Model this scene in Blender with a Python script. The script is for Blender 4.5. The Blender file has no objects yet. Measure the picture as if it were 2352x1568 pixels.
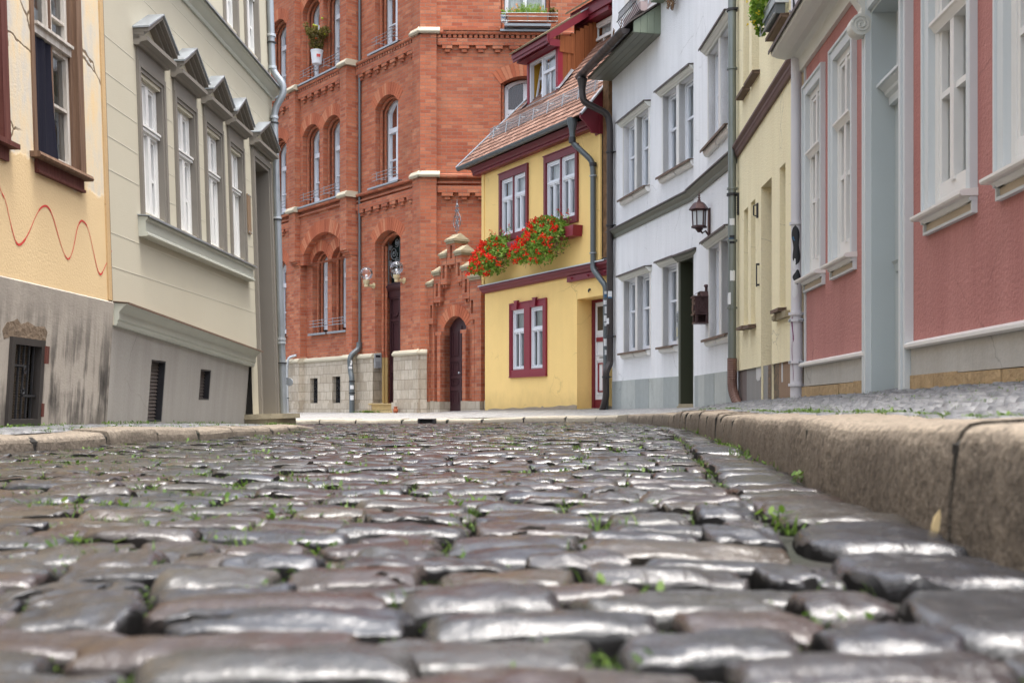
import bpy, math, random
import numpy as np
R = math.radians
rnd = random.Random(7)
nprng = np.random.default_rng(11)
scene = bpy.context.scene
col = scene.collection

# ---------------------------------------------------------------- camera data (eye level = z 0)
FPX, CX, HY = 2600.0, 1176.0, 938.0

# ---------------------------------------------------------------- frames of the facades (plan lines measured on site)
def V(*a): return np.array(a, dtype=float)
class Frame:
    """a facade plane: s along it, n out of it, h up it"""
    def __init__(self, p0, p1, tilt=0.0):
        p0, p1 = V(*p0, 0), V(*p1, 0)
        self.o = p0
        self.L = float(np.linalg.norm(p1 - p0))
        self.t = (p1 - p0) / self.L
        n = V(self.t[1], -self.t[0], 0)
        if n @ (-p0) < 0: n = -n
        a = R(tilt)
        self.w = V(0, 0, 1) * math.cos(a) - n * math.sin(a)
        self.n = n * math.cos(a) + V(0, 0, 1) * math.sin(a)
    def P(self, s, n, h): return self.o + self.t * s + self.n * n + self.w * h
    def hinged(self, h, tilt):
        f = Frame.__new__(Frame)
        f.o = self.P(0, 0, h); f.t = self.t; f.L = self.L
        n0 = V(self.n[0], self.n[1], 0); n0 /= np.linalg.norm(n0)
        a = R(tilt)
        f.w = V(0, 0, 1) * math.cos(a) - n0 * math.sin(a)
        f.n = n0 * math.cos(a) + V(0, 0, 1) * math.sin(a)
        return f
FC = Frame((-3.568, 5.886), (-3.385, 9.628), 1.9)
FG = Frame((-3.385, 9.628), (-3.181, 15.433), 1.9)
FB = Frame((-7.508, 33.889), (-2.124, 26.805))
FY = Frame((-0.600, 24.762), (1.674, 20.527))
FW = Frame((1.800, 20.262), (2.606, 16.563))
FV = Frame((2.605, 16.561), (2.706, 13.686))
FO = Frame((2.704, 13.678), (2.610, 10.377))
FP = Frame((2.647, 10.398), (2.392, 4.368))
_c = FB.P(8.80, 0, 0)
FR = Frame((_c[0], _c[1]), (_c[0] + 6.0, _c[1] + 0.18))
FX = Frame((0, 0), (1, 0)); FX.o = V(0, 0, 0); FX.t = V(1, 0, 0); FX.n = V(0, -1, 0); FX.w = V(0, 0, 1)

# ---------------------------------------------------------------- mesh builder (collects world points, makes ONE mesh object)
class MB:
    def __init__(self): self.v = []; self.f = []; self.uv = {}
    def raw(self, vs, fs):
        b = len(self.v)
        self.v += [tuple(float(c) for c in p) for p in vs]
        self.f += [tuple(b + i for i in f) for f in fs]
    def quad(self, a, b, c, d): self.raw([a, b, c, d], [(0, 1, 2, 3)])
    def box(self, F, s0, s1, n0, n1, h0, h1):
        p = [F.P(s, n, h) for h in (h0, h1) for n in (n0, n1) for s in (s0, s1)]
        self.raw(p, [(0, 1, 3, 2), (4, 6, 7, 5), (0, 4, 5, 1), (2, 3, 7, 6), (0, 2, 6, 4), (1, 5, 7, 3)])
        return self
    def prism(self, F, pts, n0, n1):
        """outline of (s,h) points pushed from n0 to n1"""
        k = len(pts)
        a = [F.P(s, n0, h) for s, h in pts]; b = [F.P(s, n1, h) for s, h in pts]
        self.raw(a + b, [tuple(range(k))[::-1], tuple(range(k, 2 * k))] + [(i, (i + 1) % k, k + (i + 1) % k, k + i) for i in range(k)])
        return self
    def profile(self, F, pts, s0, s1, h0=0.0, h1=None):
        """cross-section of (n,h) points swept along s; h0/h1 shift its ends up or down"""
        if h1 is None: h1 = h0
        k = len(pts)
        a = [F.P(s0, n, h + h0) for n, h in pts]; b = [F.P(s1, n, h + h1) for n, h in pts]
        self.raw(a + b, [tuple(range(k)), tuple(range(k, 2 * k))[::-1]] + [(i, k + i, k + (i + 1) % k, (i + 1) % k) for i in range(k)])
        return self
    def tube(self, path, r, seg=10, caps=True):
        path = [np.array(p, float) for p in path]; n = len(path)
        rs = r if isinstance(r, (list, tuple)) else [r] * n
        vs = []; up = None
        for i, p in enumerate(path):
            d = path[min(i + 1, n - 1)] - path[max(i - 1, 0)]
            d = d / (np.linalg.norm(d) + 1e-12)
            if up is None:
                up = V(0, 0, 1) if abs(d[2]) < 0.9 else V(1, 0, 0)
            x = np.cross(d, up); x /= np.linalg.norm(x) + 1e-12
            y = np.cross(x, d); up = y
            for j in range(seg):
                a = 2 * math.pi * j / seg
                vs.append(p + (x * math.cos(a) + y * math.sin(a)) * rs[i])
        fs = [(i * seg + j, i * seg + (j + 1) % seg, (i + 1) * seg + (j + 1) % seg, (i + 1) * seg + j) for i in range(n - 1) for j in range(seg)]
        if caps: fs += [tuple(range(seg))[::-1], tuple(range((n - 1) * seg, n * seg))]
        self.raw(vs, fs); return self
    def lathe(self, c, prof, seg=16, axis=(0, 0, 1)):
        """prof = (radius, height) pairs about an axis through c"""
        ax = V(*axis); ax /= np.linalg.norm(ax)
        x = np.cross(ax, V(0, 1, 0) if abs(ax[1]) < .9 else V(1, 0, 0)); x /= np.linalg.norm(x); y = np.cross(ax, x)
        c = np.array(c, float); vs = []
        for r, h in prof:
            for j in range(seg):
                a = 2 * math.pi * j / seg
                vs.append(c + ax * h + (x * math.cos(a) + y * math.sin(a)) * max(r, 1e-4))
        n = len(prof)
        fs = [(i * seg + j, i * seg + (j + 1) % seg, (i + 1) * seg + (j + 1) % seg, (i + 1) * seg + j) for i in range(n - 1) for j in range(seg)]
        fs += [tuple(range(seg))[::-1], tuple(range((n - 1) * seg, n * seg))]
        self.raw(vs, fs); return self
    def build(self, name, mat, parent=None, smooth=False, label=None, loc=None, auto_uv=True):
        me = bpy.data.meshes.new(name)
        v = np.array(self.v, float).reshape(-1, 3)
        base = np.zeros(3)
        if parent is not None: base = np.array(world_loc(parent))
        elif loc is not None: base = np.array(loc, float)
        me.from_pydata((v - base).tolist(), [], self.f)
        if auto_uv: box_uv(me, base)
        if smooth: me.polygons.foreach_set('use_smooth', [True] * len(me.polygons))
        me.materials.append(mat)
        me.validate(); me.update()
        o = bpy.data.objects.new(name, me); col.objects.link(o)
        if parent is not None: o.parent = parent
        elif loc is not None: o.location = tuple(loc)
        if label: o['label'] = label
        if smooth and hasattr(me, 'set_sharp_from_angle'): me.set_sharp_from_angle(angle=R(40))
        return o

def box_uv(me, base):
    """metric map: u along the wall, v up it (flat faces: x and y)"""
    n = len(me.loops)
    if n == 0: return
    co = np.empty(len(me.vertices) * 3); me.vertices.foreach_get('co', co); co = co.reshape(-1, 3) + base
    li = np.empty(n, int); me.loops.foreach_get('vertex_index', li)
    npoly = len(me.polygons)
    nor = np.empty(npoly * 3); me.polygons.foreach_get('normal', nor); nor = nor.reshape(-1, 3)
    tot = np.empty(npoly, int); me.polygons.foreach_get('loop_total', tot)
    fi = np.repeat(np.arange(npoly), tot)
    N = nor[fi]; P = co[li]
    hl = np.hypot(N[:, 0], N[:, 1])
    flat = hl < 0.5
    tx = np.where(flat, 1, -N[:, 1] / np.maximum(hl, 1e-6)); ty = np.where(flat, 0, N[:, 0] / np.maximum(hl, 1e-6))
    u = P[:, 0] * tx + P[:, 1] * ty
    v = np.where(flat, P[:, 1], P[:, 2])
    uv = np.stack([u, v], 1).ravel()
    lay = me.uv_layers.new(name='UVMap'); lay.data.foreach_set('uv', uv)

def world_loc(o):
    p = V(*o.location)
    while o.parent is not None:
        o = o.parent; p = p + V(*o.location)
    return p

def thing(name, label, cat, loc, group=None):
    o = bpy.data.objects.new(name, None); col.objects.link(o)
    o.location = tuple(float(c) for c in loc); o['label'] = label; o['category'] = cat
    o.empty_display_size = 0.2
    if group: o['group'] = group
    return o
def tag(o, label, cat, group=None, kind=None):
    o['label'] = label; o['category'] = cat
    if group: o['group'] = group
    if kind: o['kind'] = kind
    return o
def structure(o): o['kind'] = 'structure'; return o

def arc(s0, s1, hs, rise, k=14):
    """points of a segmental arch from left spring to right spring"""
    w = s1 - s0; rad = (w * w / 4 + rise * rise) / (2 * rise); cs = (s0 + s1) / 2; ch = hs + rise - rad
    a0 = math.atan2(hs - ch, s0 - cs); a1 = math.atan2(hs - ch, s1 - cs)
    return [(cs + rad * math.cos(a0 + (a1 - a0) * i / k), ch + rad * math.sin(a0 + (a1 - a0) * i / k)) for i in range(k + 1)]

def wall(mb, F, s0, s1, h0, h1, ops, n=0.0, rev=None):
    """front face with openings (s0,s1,h0,hs,rise,depth); the reveals go to rev (or the same mesh)"""
    rev = rev or mb; ops = [o for o in ops if o[1] > s0 and o[0] < s1]
    ss = sorted({s0, s1, *[x for o in ops for x in (o[0], o[1]) if s0 < x < s1]})
    hs = sorted({h0, h1, *[x for o in ops for x in (o[2], o[3] + o[4]) if h0 < x < h1]})
    for a, b in zip(ss, ss[1:]):
        for c, d in zip(hs, hs[1:]):
            ms, mh = (a + b) / 2, (c + d) / 2
            if any(o[0] < ms < o[1] and o[2] < mh < o[3] + o[4] for o in ops): continue
            mb.quad(F.P(a, n, c), F.P(b, n, c), F.P(b, n, d), F.P(a, n, d))
    each = rev if isinstance(rev, list) else None
    for o in ops:
        a, b, c, d, rise, dep = o
        if each is not None: rev = MB(); each.append(rev)
        if rise > 0:
            pts = arc(a, b, d, rise); top = d + rise
            for (sa, ha), (sb, hb) in zip(pts, pts[1:]):
                mb.quad(F.P(sa, n, ha), F.P(sb, n, hb), F.P(sb, n, top), F.P(sa, n, top))
        else: pts = [(a, d), (b, d)]
        ring = [(a, c)] + pts + [(b, c)]
        for i in range(len(ring)):
            (sa, ha), (sb, hb) = ring[i], ring[(i + 1) % len(ring)]
            rev.quad(F.P(sa, n, ha), F.P(sa, n - dep, ha), F.P(sb, n - dep, hb), F.P(sb, n, hb))
    return mb

def shell(mb, F, s0, s1, h0, h1, depth, n=0.0):
    """side, back and top faces that close a house behind its facade"""
    f, b = n, n - depth
    q = mb.quad
    q(F.P(s0, f, h0), F.P(s0, b, h0), F.P(s0, b, h1), F.P(s0, f, h1))
    q(F.P(s1, f, h0), F.P(s1, b, h0), F.P(s1, b, h1), F.P(s1, f, h1))
    q(F.P(s0, b, h0), F.P(s1, b, h0), F.P(s1, b, h1), F.P(s0, b, h1))
    q(F.P(s0, f, h1), F.P(s1, f, h1), F.P(s1, b, h1), F.P(s0, b, h1))

# ---------------------------------------------------------------- materials
class NT:
    def __init__(self, name):
        self.m = bpy.data.materials.new(name); self.m.use_nodes = True
        self.t = self.m.node_tree; self.t.nodes.clear()
        self.out = self.t.nodes.new('ShaderNodeOutputMaterial')
    def node(self, typ, ins=None, **props):
        n = self.t.nodes.new('ShaderNode' + typ)
        for k, v in props.items(): setattr(n, k, v)
        for k, v in (ins or {}).items():
            sock = n.inputs[k]
            if isinstance(v, bpy.types.NodeSocket): self.t.links.new(v, sock)
            elif isinstance(v, bpy.types.Node): self.t.links.new(v.outputs[0], sock)
            else:
                if sock.type == 'RGBA' and len(v) == 3: v = (*v, 1)
                sock.default_value = v
        return n
    def uv(self, sx=1, sy=1, sz=1):
        c = self.node('TexCoord')
        return self.node('Mapping', {'Vector': c.outputs['UV'], 'Scale': (sx, sy, sz)}).outputs[0]
    def pos(self, sx=1, sy=1, sz=1):
        c = self.node('NewGeometry')
        return self.node('Mapping', {'Vector': c.outputs['Position'], 'Scale': (sx, sy, sz)}).outputs[0]
    def noise(self, vec, scale, detail=4, rough=.55, dist=0.0):
        return self.node('TexNoise', {'Vector': vec, 'Scale': scale, 'Detail': detail, 'Roughness': rough, 'Distortion': dist}).outputs['Fac']
    def ramp(self, fac, stops, interp='LINEAR'):
        n = self.node('ValToRGB', {'Fac': fac}); r = n.color_ramp; r.interpolation = interp
        while len(r.elements) < len(stops): r.elements.new(0.5)
        for e, (p, c) in zip(r.elements, stops):
            e.position = p; e.color = (c, c, c, 1) if not hasattr(c, '__len__') else (*c, 1)
        return n.outputs['Color']
    def mix(self, fac, a, b, mode='MIX'):
        n = self.node('MixRGB', {'Fac': fac, 'Color1': a, 'Color2': b}, blend_type=mode); return n.outputs[0]
    def math(self, op, a, b=0.0, clamp=False):
        return self.node('Math', {0: a, 1: b}, operation=op, use_clamp=clamp).outputs[0]
    def bump(self, h, strength=.4, dist=.01, nrm=None):
        ins = {'Height': h, 'Strength': strength, 'Distance': dist}
        if nrm is not None: ins['Normal'] = nrm
        return self.node('Bump', ins).outputs[0]
    def bsdf(self, color, rough=.8, normal=None, metal=0.0, spec=.5, **kw):
        ins = {'Base Color': color, 'Roughness': rough, 'Metallic': metal, 'Specular IOR Level': spec}
        if normal is not None: ins['Normal'] = normal
        ins.update(kw)
        b = self.node('BsdfPrincipled', ins)
        self.t.links.new(b.outputs[0], self.out.inputs[0]); return self.m

def c3(c, k): return tuple(max(0, x * k) for x in c)
def plaster(name, c, var=.10, grain=60, bump=.5, streak=.10, dirt_shade=None, rough=.9, gd=.006, splash=0.0):
    n = NT(name); uv = n.uv()
    big = n.noise(uv, 1.3, 5, .6)
    base = n.mix(big, c3(c, 1 - var), c3(c, 1 + var))
    st = n.ramp(n.noise(n.uv(5.5, .45, 1), 1.0, 4, .6), [(.42, 0.0), (.75, 1.0)])
    base = n.mix(n.math('MULTIPLY', st, streak), base, dirt_shade or c3(c, .45))
    vo = n.node('TexVoronoi', {'Vector': n.mix(.20, uv, n.node('TexNoise', {'Vector': uv, 'Scale': 4.0, 'Detail': 6}).outputs['Color'], 'ADD'), 'Scale': .9}, feature='DISTANCE_TO_EDGE').outputs['Distance']
    hair = n.math('MULTIPLY', n.ramp(vo, [(.0, .55), (.006, 0.0)]), n.ramp(n.noise(uv, .8, 3), [(.52, 0.0), (.60, 1.0)]))
    base = n.mix(hair, base, c3(c, .35))
    if splash:
        sz = n.node('SeparateXYZ', {0: uv}).outputs['Y']
        e = n.math('ADD', n.math('MULTIPLY', sz, 1.0), n.math('MULTIPLY', n.noise(n.uv(3, 2, 1), 1.0, 6, .7), -.9))
        base = n.mix(n.math('MULTIPLY', n.ramp(n.math('ADD', e, .5), [(.0, 1.0), (.45, 0.0)]), splash), base, c3(c, .5))
    fine = n.noise(uv, grain, 3, .6)
    base = n.mix(n.math('MULTIPLY', n.ramp(fine, [(.35, 1.0), (.6, 0.0)]), .16), base, c3(c, .6))
    return n.bsdf(base, rough, n.bump(fine, bump, gd), spec=.25)
def paint(name, c, rough=.5, var=.06, bump=.15):
    n = NT(name); uv = n.pos()
    big = n.noise(uv, 3.0, 4, .6)
    return n.bsdf(n.mix(big, c3(c, 1 - var), c3(c, 1 + var)), rough, n.bump(n.noise(uv, 40, 3), bump, .003), spec=.4)
def metal(name, c, rough=.45, metallic=.7, var=.25):
    n = NT(name); uv = n.pos()
    a = n.noise(n.pos(1, 1, .3), 9, 5, .65)
    col_ = n.mix(a, c3(c, 1 - var), c3(c, 1 + var))
    return n.bsdf(col_, n.ramp(a, [(.3, rough - .12), (.7, rough + .15)]), n.bump(n.noise(uv, 50, 3), .12, .003), metal=metallic)

M = {}
M['cream'] = None
def make_cream():
    n = NT('cream_plaster'); uv = n.uv()
    # old weathered upper coat (greyish cream) above the sill line, newer ochre cream coat below it
    geo = n.node('NewGeometry'); sep = n.node('SeparateXYZ', {0: geo.outputs['Position']})
    edge = n.math('ADD', sep.outputs['Z'], n.math('MULTIPLY', n.noise(uv, 2.2, 5, .65), .55))
    up = n.ramp(n.math('SUBTRACT', edge, 1.58), [(.46, 0.0), (.50, 1.0)])
    big = n.noise(uv, 1.6, 5, .6)
    low = n.mix(big, (.62, .46, .26), (.70, .535, .31))
    grey = n.ramp(n.noise(n.uv(3.2, 1.1, 1), 1.7, 6, .65), [(.36, (.72, .55, .32)), (.50, (.66, .57, .42)), (.64, (.55, .525, .47))])
    base = n.mix(up, low, grey)
    v = n.node('TexVoronoi', {'Vector': n.mix(.14, uv, n.node('TexNoise', {'Vector': uv, 'Scale': 5.0, 'Detail': 5}).outputs['Color'], 'ADD'), 'Scale': 1.55}, feature='DISTANCE_TO_EDGE').outputs['Distance']
    crack = n.ramp(v, [(.0, 1.0), (.010, .8), (.017, 0.0)])
    sel = n.ramp(n.noise(uv, 1.1, 2), [(.44, 0.0), (.52, 1.0)])
    crack = n.math('MULTIPLY', n.math('MULTIPLY', crack, sel), up)
    base = n.mix(crack, base, (.16, .11, .065))
    fine = n.noise(uv, 55, 4, .6)
    h = n.math('SUBTRACT', fine, n.math('MULTIPLY', crack, 1.5))
    h = n.math('ADD', h, n.math('MULTIPLY', up, -.8))
    return n.bsdf(base, .92, n.bump(h, .5, .006), spec=.2)
M['cream'] = make_cream()
def make_stained():
    n = NT('stained_render'); uv = n.uv()
    geo = n.node('NewGeometry'); sep = n.node('SeparateXYZ', {0: geo.outputs['Position']})
    st = n.noise(n.uv(11, .7, 1), 1.0, 5, .7)
    blob = n.noise(n.uv(1, .8, 1), 1.7, 4, .55)
    m = n.ramp(n.math('ADD', n.math('MULTIPLY', st, .50), n.math('MULTIPLY', blob, .75)), [(.56, 0.0), (.66, .8), (.74, 1.0)])
    zf = n.ramp(n.math('ADD', sep.outputs['Z'], .2), [(.0, .6), (.22, 1.0), (.55, .95), (.85, .5), (1.0, .15)])
    big = n.noise(uv, 3, 5, .6)
    base = n.mix(big, (.34, .305, .26), (.47, .425, .365))
    base = n.mix(n.math('MULTIPLY', m, zf), base, (.034, .031, .029))
    rip = n.noise(n.uv(30, 60, 1), 1.0, 3, .6)
    return n.bsdf(base, .9, n.bump(n.math('ADD', n.math('MULTIPLY', rip, .6), n.noise(uv, 12, 4)), .4, .008), spec=.2)
M['stained'] = make_stained()
def make_grey_wall():
    n = NT('grey_plaster'); uv = n.uv()
    big = n.noise(uv, 1.0, 5, .6)
    base = n.mix(big, (.46, .425, .33), (.53, .495, .39))
    st = n.ramp(n.noise(n.uv(4, .5, 1), 1.0, 4), [(.45, 0.0), (.8, 1.0)])
    base = n.mix(n.math('MULTIPLY', st, .25), base, (.48, .45, .37))
    fine = n.noise(uv, 70, 3, .6)
    return n.bsdf(base, .9, n.bump(n.math('ADD', fine, n.math('MULTIPLY', n.noise(uv, 9, 3), .8)), .3, .005), spec=.2)
M['grey_wall'] = make_grey_wall()
M['grey_plinth'] = plaster('grey_plinth_render', (.38, .36, .325), .12, 40, .35, .30, (.20, .18, .16))
M['grey_trim'] = paint('grey_brown_trim', (.20, .182, .155), .6)
M['grey_light'] = paint('pale_grey_trim', (.48, .49, .42), .6, .1)
M['zinc'] = metal('zinc_sheet', (.33, .36, .39), .42, .6)
M['zinc_pale'] = metal('pale_zinc', (.52, .56, .60), .40, .55)
M['white_paint'] = paint('white_gloss_paint', (.74, .74, .72), .35, .04)
M['white_plastic'] = paint('white_window_plastic', (.72, .75, .80), .3, .03)
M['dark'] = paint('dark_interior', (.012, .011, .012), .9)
def make_brick(name, hue=1.0, mort=(.29, .19, .145), bw=.25, rh=.0815):
    n = NT(name); uv = n.uv()
    b = n.node('TexBrick', {'Vector': uv, 'Color1': (0, 0, 0), 'Color2': (1, 1, 1), 'Mortar': (.5, .5, .5), 'Scale': 1.0, 'Mortar Size': .006, 'Mortar Smooth': .15,
                            'Bias': 0.0, 'Brick Width': bw, 'Row Height': rh})
    b.offset = .5; b.squash = 1.0
    rndv = b.outputs['Color']
    c = n.ramp(rndv, [(.0, (.25 * hue, .070 * hue, .039 * hue)), (.18, (.30 * hue, .084 * hue, .045 * hue)), (.55, (.345 * hue, .108 * hue, .056 * hue)), (.88, (.38 * hue, .134 * hue, .072 * hue)), (1.0, (.40 * hue, .165 * hue, .095 * hue))])
    patch = n.noise(uv, .9, 5, .65)
    c = n.mix(n.ramp(patch, [(.4, 0.0), (.75, .30)]), c, (.42 * hue, .18 * hue, .11 * hue))
    grain = n.noise(uv, 28, 5, .65)
    c = n.mix(.45, c, n.mix(grain, (.12, .12, .12), (.92, .87, .82)), 'OVERLAY')
    soot = n.ramp(n.noise(n.uv(1.8, .5, 1), 1.0, 5, .65), [(.46, 0.0), (.74, .42)])
    c = n.mix(soot, c, (.16, .065, .04))
    c = n.mix(b.outputs['Fac'], c, mort)
    h = n.math('SUBTRACT', n.math('MULTIPLY', grain, .25), b.outputs['Fac'])
    return n.bsdf(c, .85, n.bump(h, .8, .008), spec=.25)
M['brick'] = make_brick('red_brick', 1.22)
def island_mat(name, stops, rough=.85, grain=25, bump=.5, dist=.006, spec=.3, over=.3):
    n = NT(name); g = n.node('NewGeometry')
    c = n.ramp(g.outputs['Random Per Island'], stops)
    f = n.noise(n.pos(), grain, 5, .65)
    c = n.mix(over, c, n.mix(f, (.15, .15, .15), (.9, .88, .85)), 'OVERLAY')
    return n.bsdf(c, rough, n.bump(f, bump, dist), spec=spec)
M['arch_brick'] = island_mat('arch_bricks', [(0, (.34, .096, .049)), (.4, (.44, .132, .066)), (.8, (.48, .162, .084)), (1, (.52, .22, .125))])
M['round_brick'] = make_brick('moulded_brick', 1.2, (.25, .15, .10), .3, .0815)
def make_blocks(name, a, b_, mort, bw, rh, ms=.008):
    n = NT(name); uv = n.uv()
    wob = n.mix(.02, uv, n.node('TexNoise', {'Vector': uv, 'Scale': 3.0}).outputs['Color'], 'ADD')
    b = n.node('TexBrick', {'Vector': wob, 'Color1': (0, 0, 0), 'Color2': (1, 1, 1), 'Mortar': (.5, .5, .5), 'Scale': 1.0, 'Mortar Size': ms, 'Mortar Smooth': .3, 'Bias': 0.0, 'Brick Width': bw, 'Row Height': rh})
    c = n.mix(b.outputs['Color'], a, b_)
    f = n.noise(n.uv(9, 3, 1), 1.6, 6, .7)
    c = n.mix(n.ramp(f, [(.35, .45), (.6, 0.0)]), c, c3(a, .55))
    c = n.mix(n.ramp(n.noise(uv, 5, 4), [(.55, 0.0), (.75, .35)]), c, (.55, .51, .45))
    c = n.mix(n.math('MULTIPLY', b.outputs['Fac'], .8), c, mort)
    h = n.math('SUBTRACT', n.math('MULTIPLY', n.noise(uv, 22, 5, .7), .5), b.outputs['Fac'])
    return n.bsdf(c, .88, n.bump(h, .7, .012), spec=.2)
M['sandstone'] = make_blocks('sandstone_blocks', (.42, .36, .28), (.56, .50, .41), (.26, .22, .17), .34, .235)
M['stone_cap'] = paint('painted_stone_cap', (.47, .43, .33), .75, .10, .4)
M['cap_stone'] = plaster('weathered_coping_stone', (.33, .285, .195), .30, 14, .9, .25, (.20, .18, .13), gd=.015)
M['yellow'] = plaster('yellow_plaster', (.93, .665, .265), .09, 60, .30, .26, (.80, .56, .24), splash=.40)
M['claret'] = paint('claret_paint', (.165, .018, .030), .45, .12)
M['claret_bright'] = paint('claret_window_paint', (.225, .018, .034), .4, .10)
M['white_wall'] = plaster('bluish_white_render', (.88, .895, .92), .05, 60, 1.0, .30, (.60, .62, .63), gd=.014)
M['jamb_shaded'] = paint('shaded_white_jamb', (.70, .71, .68), .55, .04)  # greyed to hold the shade on the white jambs
M['cap_grey'] = paint('stone_grey_moulding', (.64, .65, .61), .6, .08)
M['sheet_brown'] = metal('brown_sheet', (.10, .085, .08), .5, .4)
M['oak_sill'] = paint('brown_sill', (.13, .085, .06), .6, .2)
M['green_grey'] = paint('green_grey_paint', (.155, .165, .135), .5, .10)
M['green_door'] = paint('dark_green_door', (.050, .056, .036), .5, .06)
M['eave_green'] = paint('sage_boards', (.21, .25, .19), .55, .10)
M['slate'] = make_blocks('green_slate_panels', (.30, .36, .35), (.44, .48, .45), (.16, .18, .17), .42, 3.0, .004)
M['ochre'] = plaster('pale_yellow_render', (.90, .82, .565), .08, 45, 1.0, .24, (.62, .50, .28), gd=.010)
M['ochre_reveal_shade'] = plaster('shaded_reveal_render', (.66, .50, .26), .08, 45, .8, .10, gd=.010)  # tan carries the shade on the reveals of the pale yellow render
M['band_brown'] = paint('brown_band_paint', (.125, .072, .066), .55, .3, .5)
M['pink'] = plaster('old_rose_render', (.46, .215, .195), .22, 42, .95, .65, (.36, .145, .135), gd=.008)
M['pale_blue'] = paint('pale_grey_blue_paint', (.60, .645, .66), .45, .03)
M['pale_panel'] = paint('grey_blue_door_lining', (.46, .515, .525), .5, .05)
M['beige_panel'] = paint('beige_sill_panel', (.50, .42, .32), .6, .1)
M['plinth_pale'] = plaster('pale_painted_plinth', (.52, .51, .475), .10, 30, .4, .30, (.36, .31, .25), splash=.4)
M['tan_stone'] = plaster('tan_base_stone', (.46, .33, .185), .25, 14, .9, .45, (.12, .08, .05), gd=.02)
M['iron'] = metal('dark_iron', (.05, .05, .055), .5, .6)
M['copper'] = metal('aged_copper', (.075, .042, .042), .38, .65, .35)
M['dark_pipe'] = metal('brown_black_pipe', (.055, .047, .046), .38, .5, .2)
M['pipe_grey'] = metal('grey_zinc_pipe', (.125, .145, .155), .45, .5)
M['pipe_green'] = metal('greenish_zinc_pipe', (.20, .225, .215), .4, .6, .3)
M['pipe_brown'] = paint('ribbed_brown_plastic', (.17, .095, .075), .5, .2)
M['pipe_white'] = paint('pale_lilac_pipe_paint', (.60, .60, .64), .45, .08)
M['plum'] = paint('plum_door_paint', (.050, .020, .024), .42, .12)
M['wood_old'] = None
def make_wood(name, a, b, sc=(30, 30, 1.2), rough=.75):
    n = NT(name)
    f = n.noise(n.pos(*sc), 1.0, 6, .65)
    g = n.node('NewGeometry')
    c = n.ramp(f, [(.3, a), (.65, b)])
    c = n.mix(n.math('MULTIPLY', g.outputs['Random Per Island'], .35), c, c3(a, .7))
    return n.bsdf(c, rough, n.bump(f, .5, .006), spec=.25)
M['wood_old'] = make_wood('weathered_window_wood', (.10, .055, .035), (.24, .15, .095))
M['wood_board'] = make_wood('brown_stained_boards', (.17, .050, .016), (.27, .090, .030))
M['wood_gold'] = make_wood('honey_wood', (.35, .17, .05), (.50, .28, .10))
M['sheathing'] = make_wood('rough_sheathing', (.10, .055, .025), (.30, .17, .085), (14, 14, 9))
M['old_red'] = make_wood('flaking_red_brown_paint', (.085, .022, .018), (.16, .06, .045))
M['old_white'] = make_wood('flaking_white_paint', (.40, .35, .29), (.66, .63, .58), (25, 25, 2.0))
M['tile'] = island_mat('clay_roof_tiles', [(0, (.155, .085, .062)), (.5, (.225, .125, .092)), (1, (.29, .175, .135))], .85, 20)
M['mossy'] = island_mat('mossy_tile_edge', [(0, (.10, .085, .045)), (1, (.18, .14, .09))], .9, 18)
def make_glass(name, tint=(.93, .95, .96), refl=1.5, boost=1.6):
    n = NT(name)
    fr = n.node('Fresnel', {'IOR': refl})
    w = n.noise(n.pos(), 2.2, 2)
    nb = n.bump(w, .30, .03)
    gl = n.node('BsdfGlossy', {'Color': (.95, .97, 1), 'Roughness': .02, 'Normal': nb})
    tr = n.node('BsdfTransparent', {'Color': tint})
    fac = n.math('MINIMUM', n.math('MULTIPLY', fr.outputs[0], boost), .9)
    mx = n.node('MixShader', {0: fac, 1: tr, 2: gl})
    n.t.links.new(mx.outputs[0], n.out.inputs[0]); return n.m
M['glass'] = make_glass('window_glass')
M['glass_dark'] = make_glass('shaded_window_glass', (.80, .80, .82), 1.45, .8)
M['glass_clear'] = make_glass('clear_glass', (.97, .97, .97), 1.45)
def leafy(m, k=.35):
    t = m.node_tree; pr = next(n for n in t.nodes if n.type == 'BSDF_PRINCIPLED'); out = next(n for n in t.nodes if n.type == 'OUTPUT_MATERIAL')
    tr = t.nodes.new('ShaderNodeBsdfTranslucent'); mx = t.nodes.new('ShaderNodeMixShader'); mx.inputs[0].default_value = k
    t.links.new(pr.inputs['Base Color'].links[0].from_socket, tr.inputs['Color'])
    t.links.new(pr.outputs[0], mx.inputs[1]); t.links.new(tr.outputs[0], mx.inputs[2]); t.links.new(mx.outputs[0], out.inputs[0])
def fabric(name, c):
    n = NT(name)
    f = n.noise(n.pos(20, 20, .5), 1.0, 3)
    return n.bsdf(n.mix(f, c3(c, .8), c3(c, 1.1)), .95, spec=.1)
M['curtain_white'] = fabric('white_net_curtain', (.84, .86, .86))
M['curtain_grey'] = fabric('grey_net_curtain', (.46, .50, .48))
M['curtain_dim'] = fabric('dim_grey_curtain', (.22, .24, .25))
M['curtain_plum'] = fabric('plum_curtain', (.075, .048, .050))
M['cloth_navy'] = fabric('dark_navy_cloth', (.016, .016, .026))
M['leaf'] = island_mat('geranium_leaves', [(0, (.10, .19, .022)), (.35, (.19, .34, .04)), (.75, (.30, .48, .075)), (1, (.42, .56, .15))], .55, 40, .2, .002, .4, .15)
M['leaf_dry'] = island_mat('dry_stems', [(0, (.14, .075, .04)), (1, (.30, .19, .10))], .8, 40, .2, .002, .3, .15)
M['leaf_olive'] = island_mat('olive_leaves', [(0, (.085, .075, .018)), (.6, (.17, .15, .035)), (1, (.25, .19, .06))], .6, 40, .2, .002, .3, .15)
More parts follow.
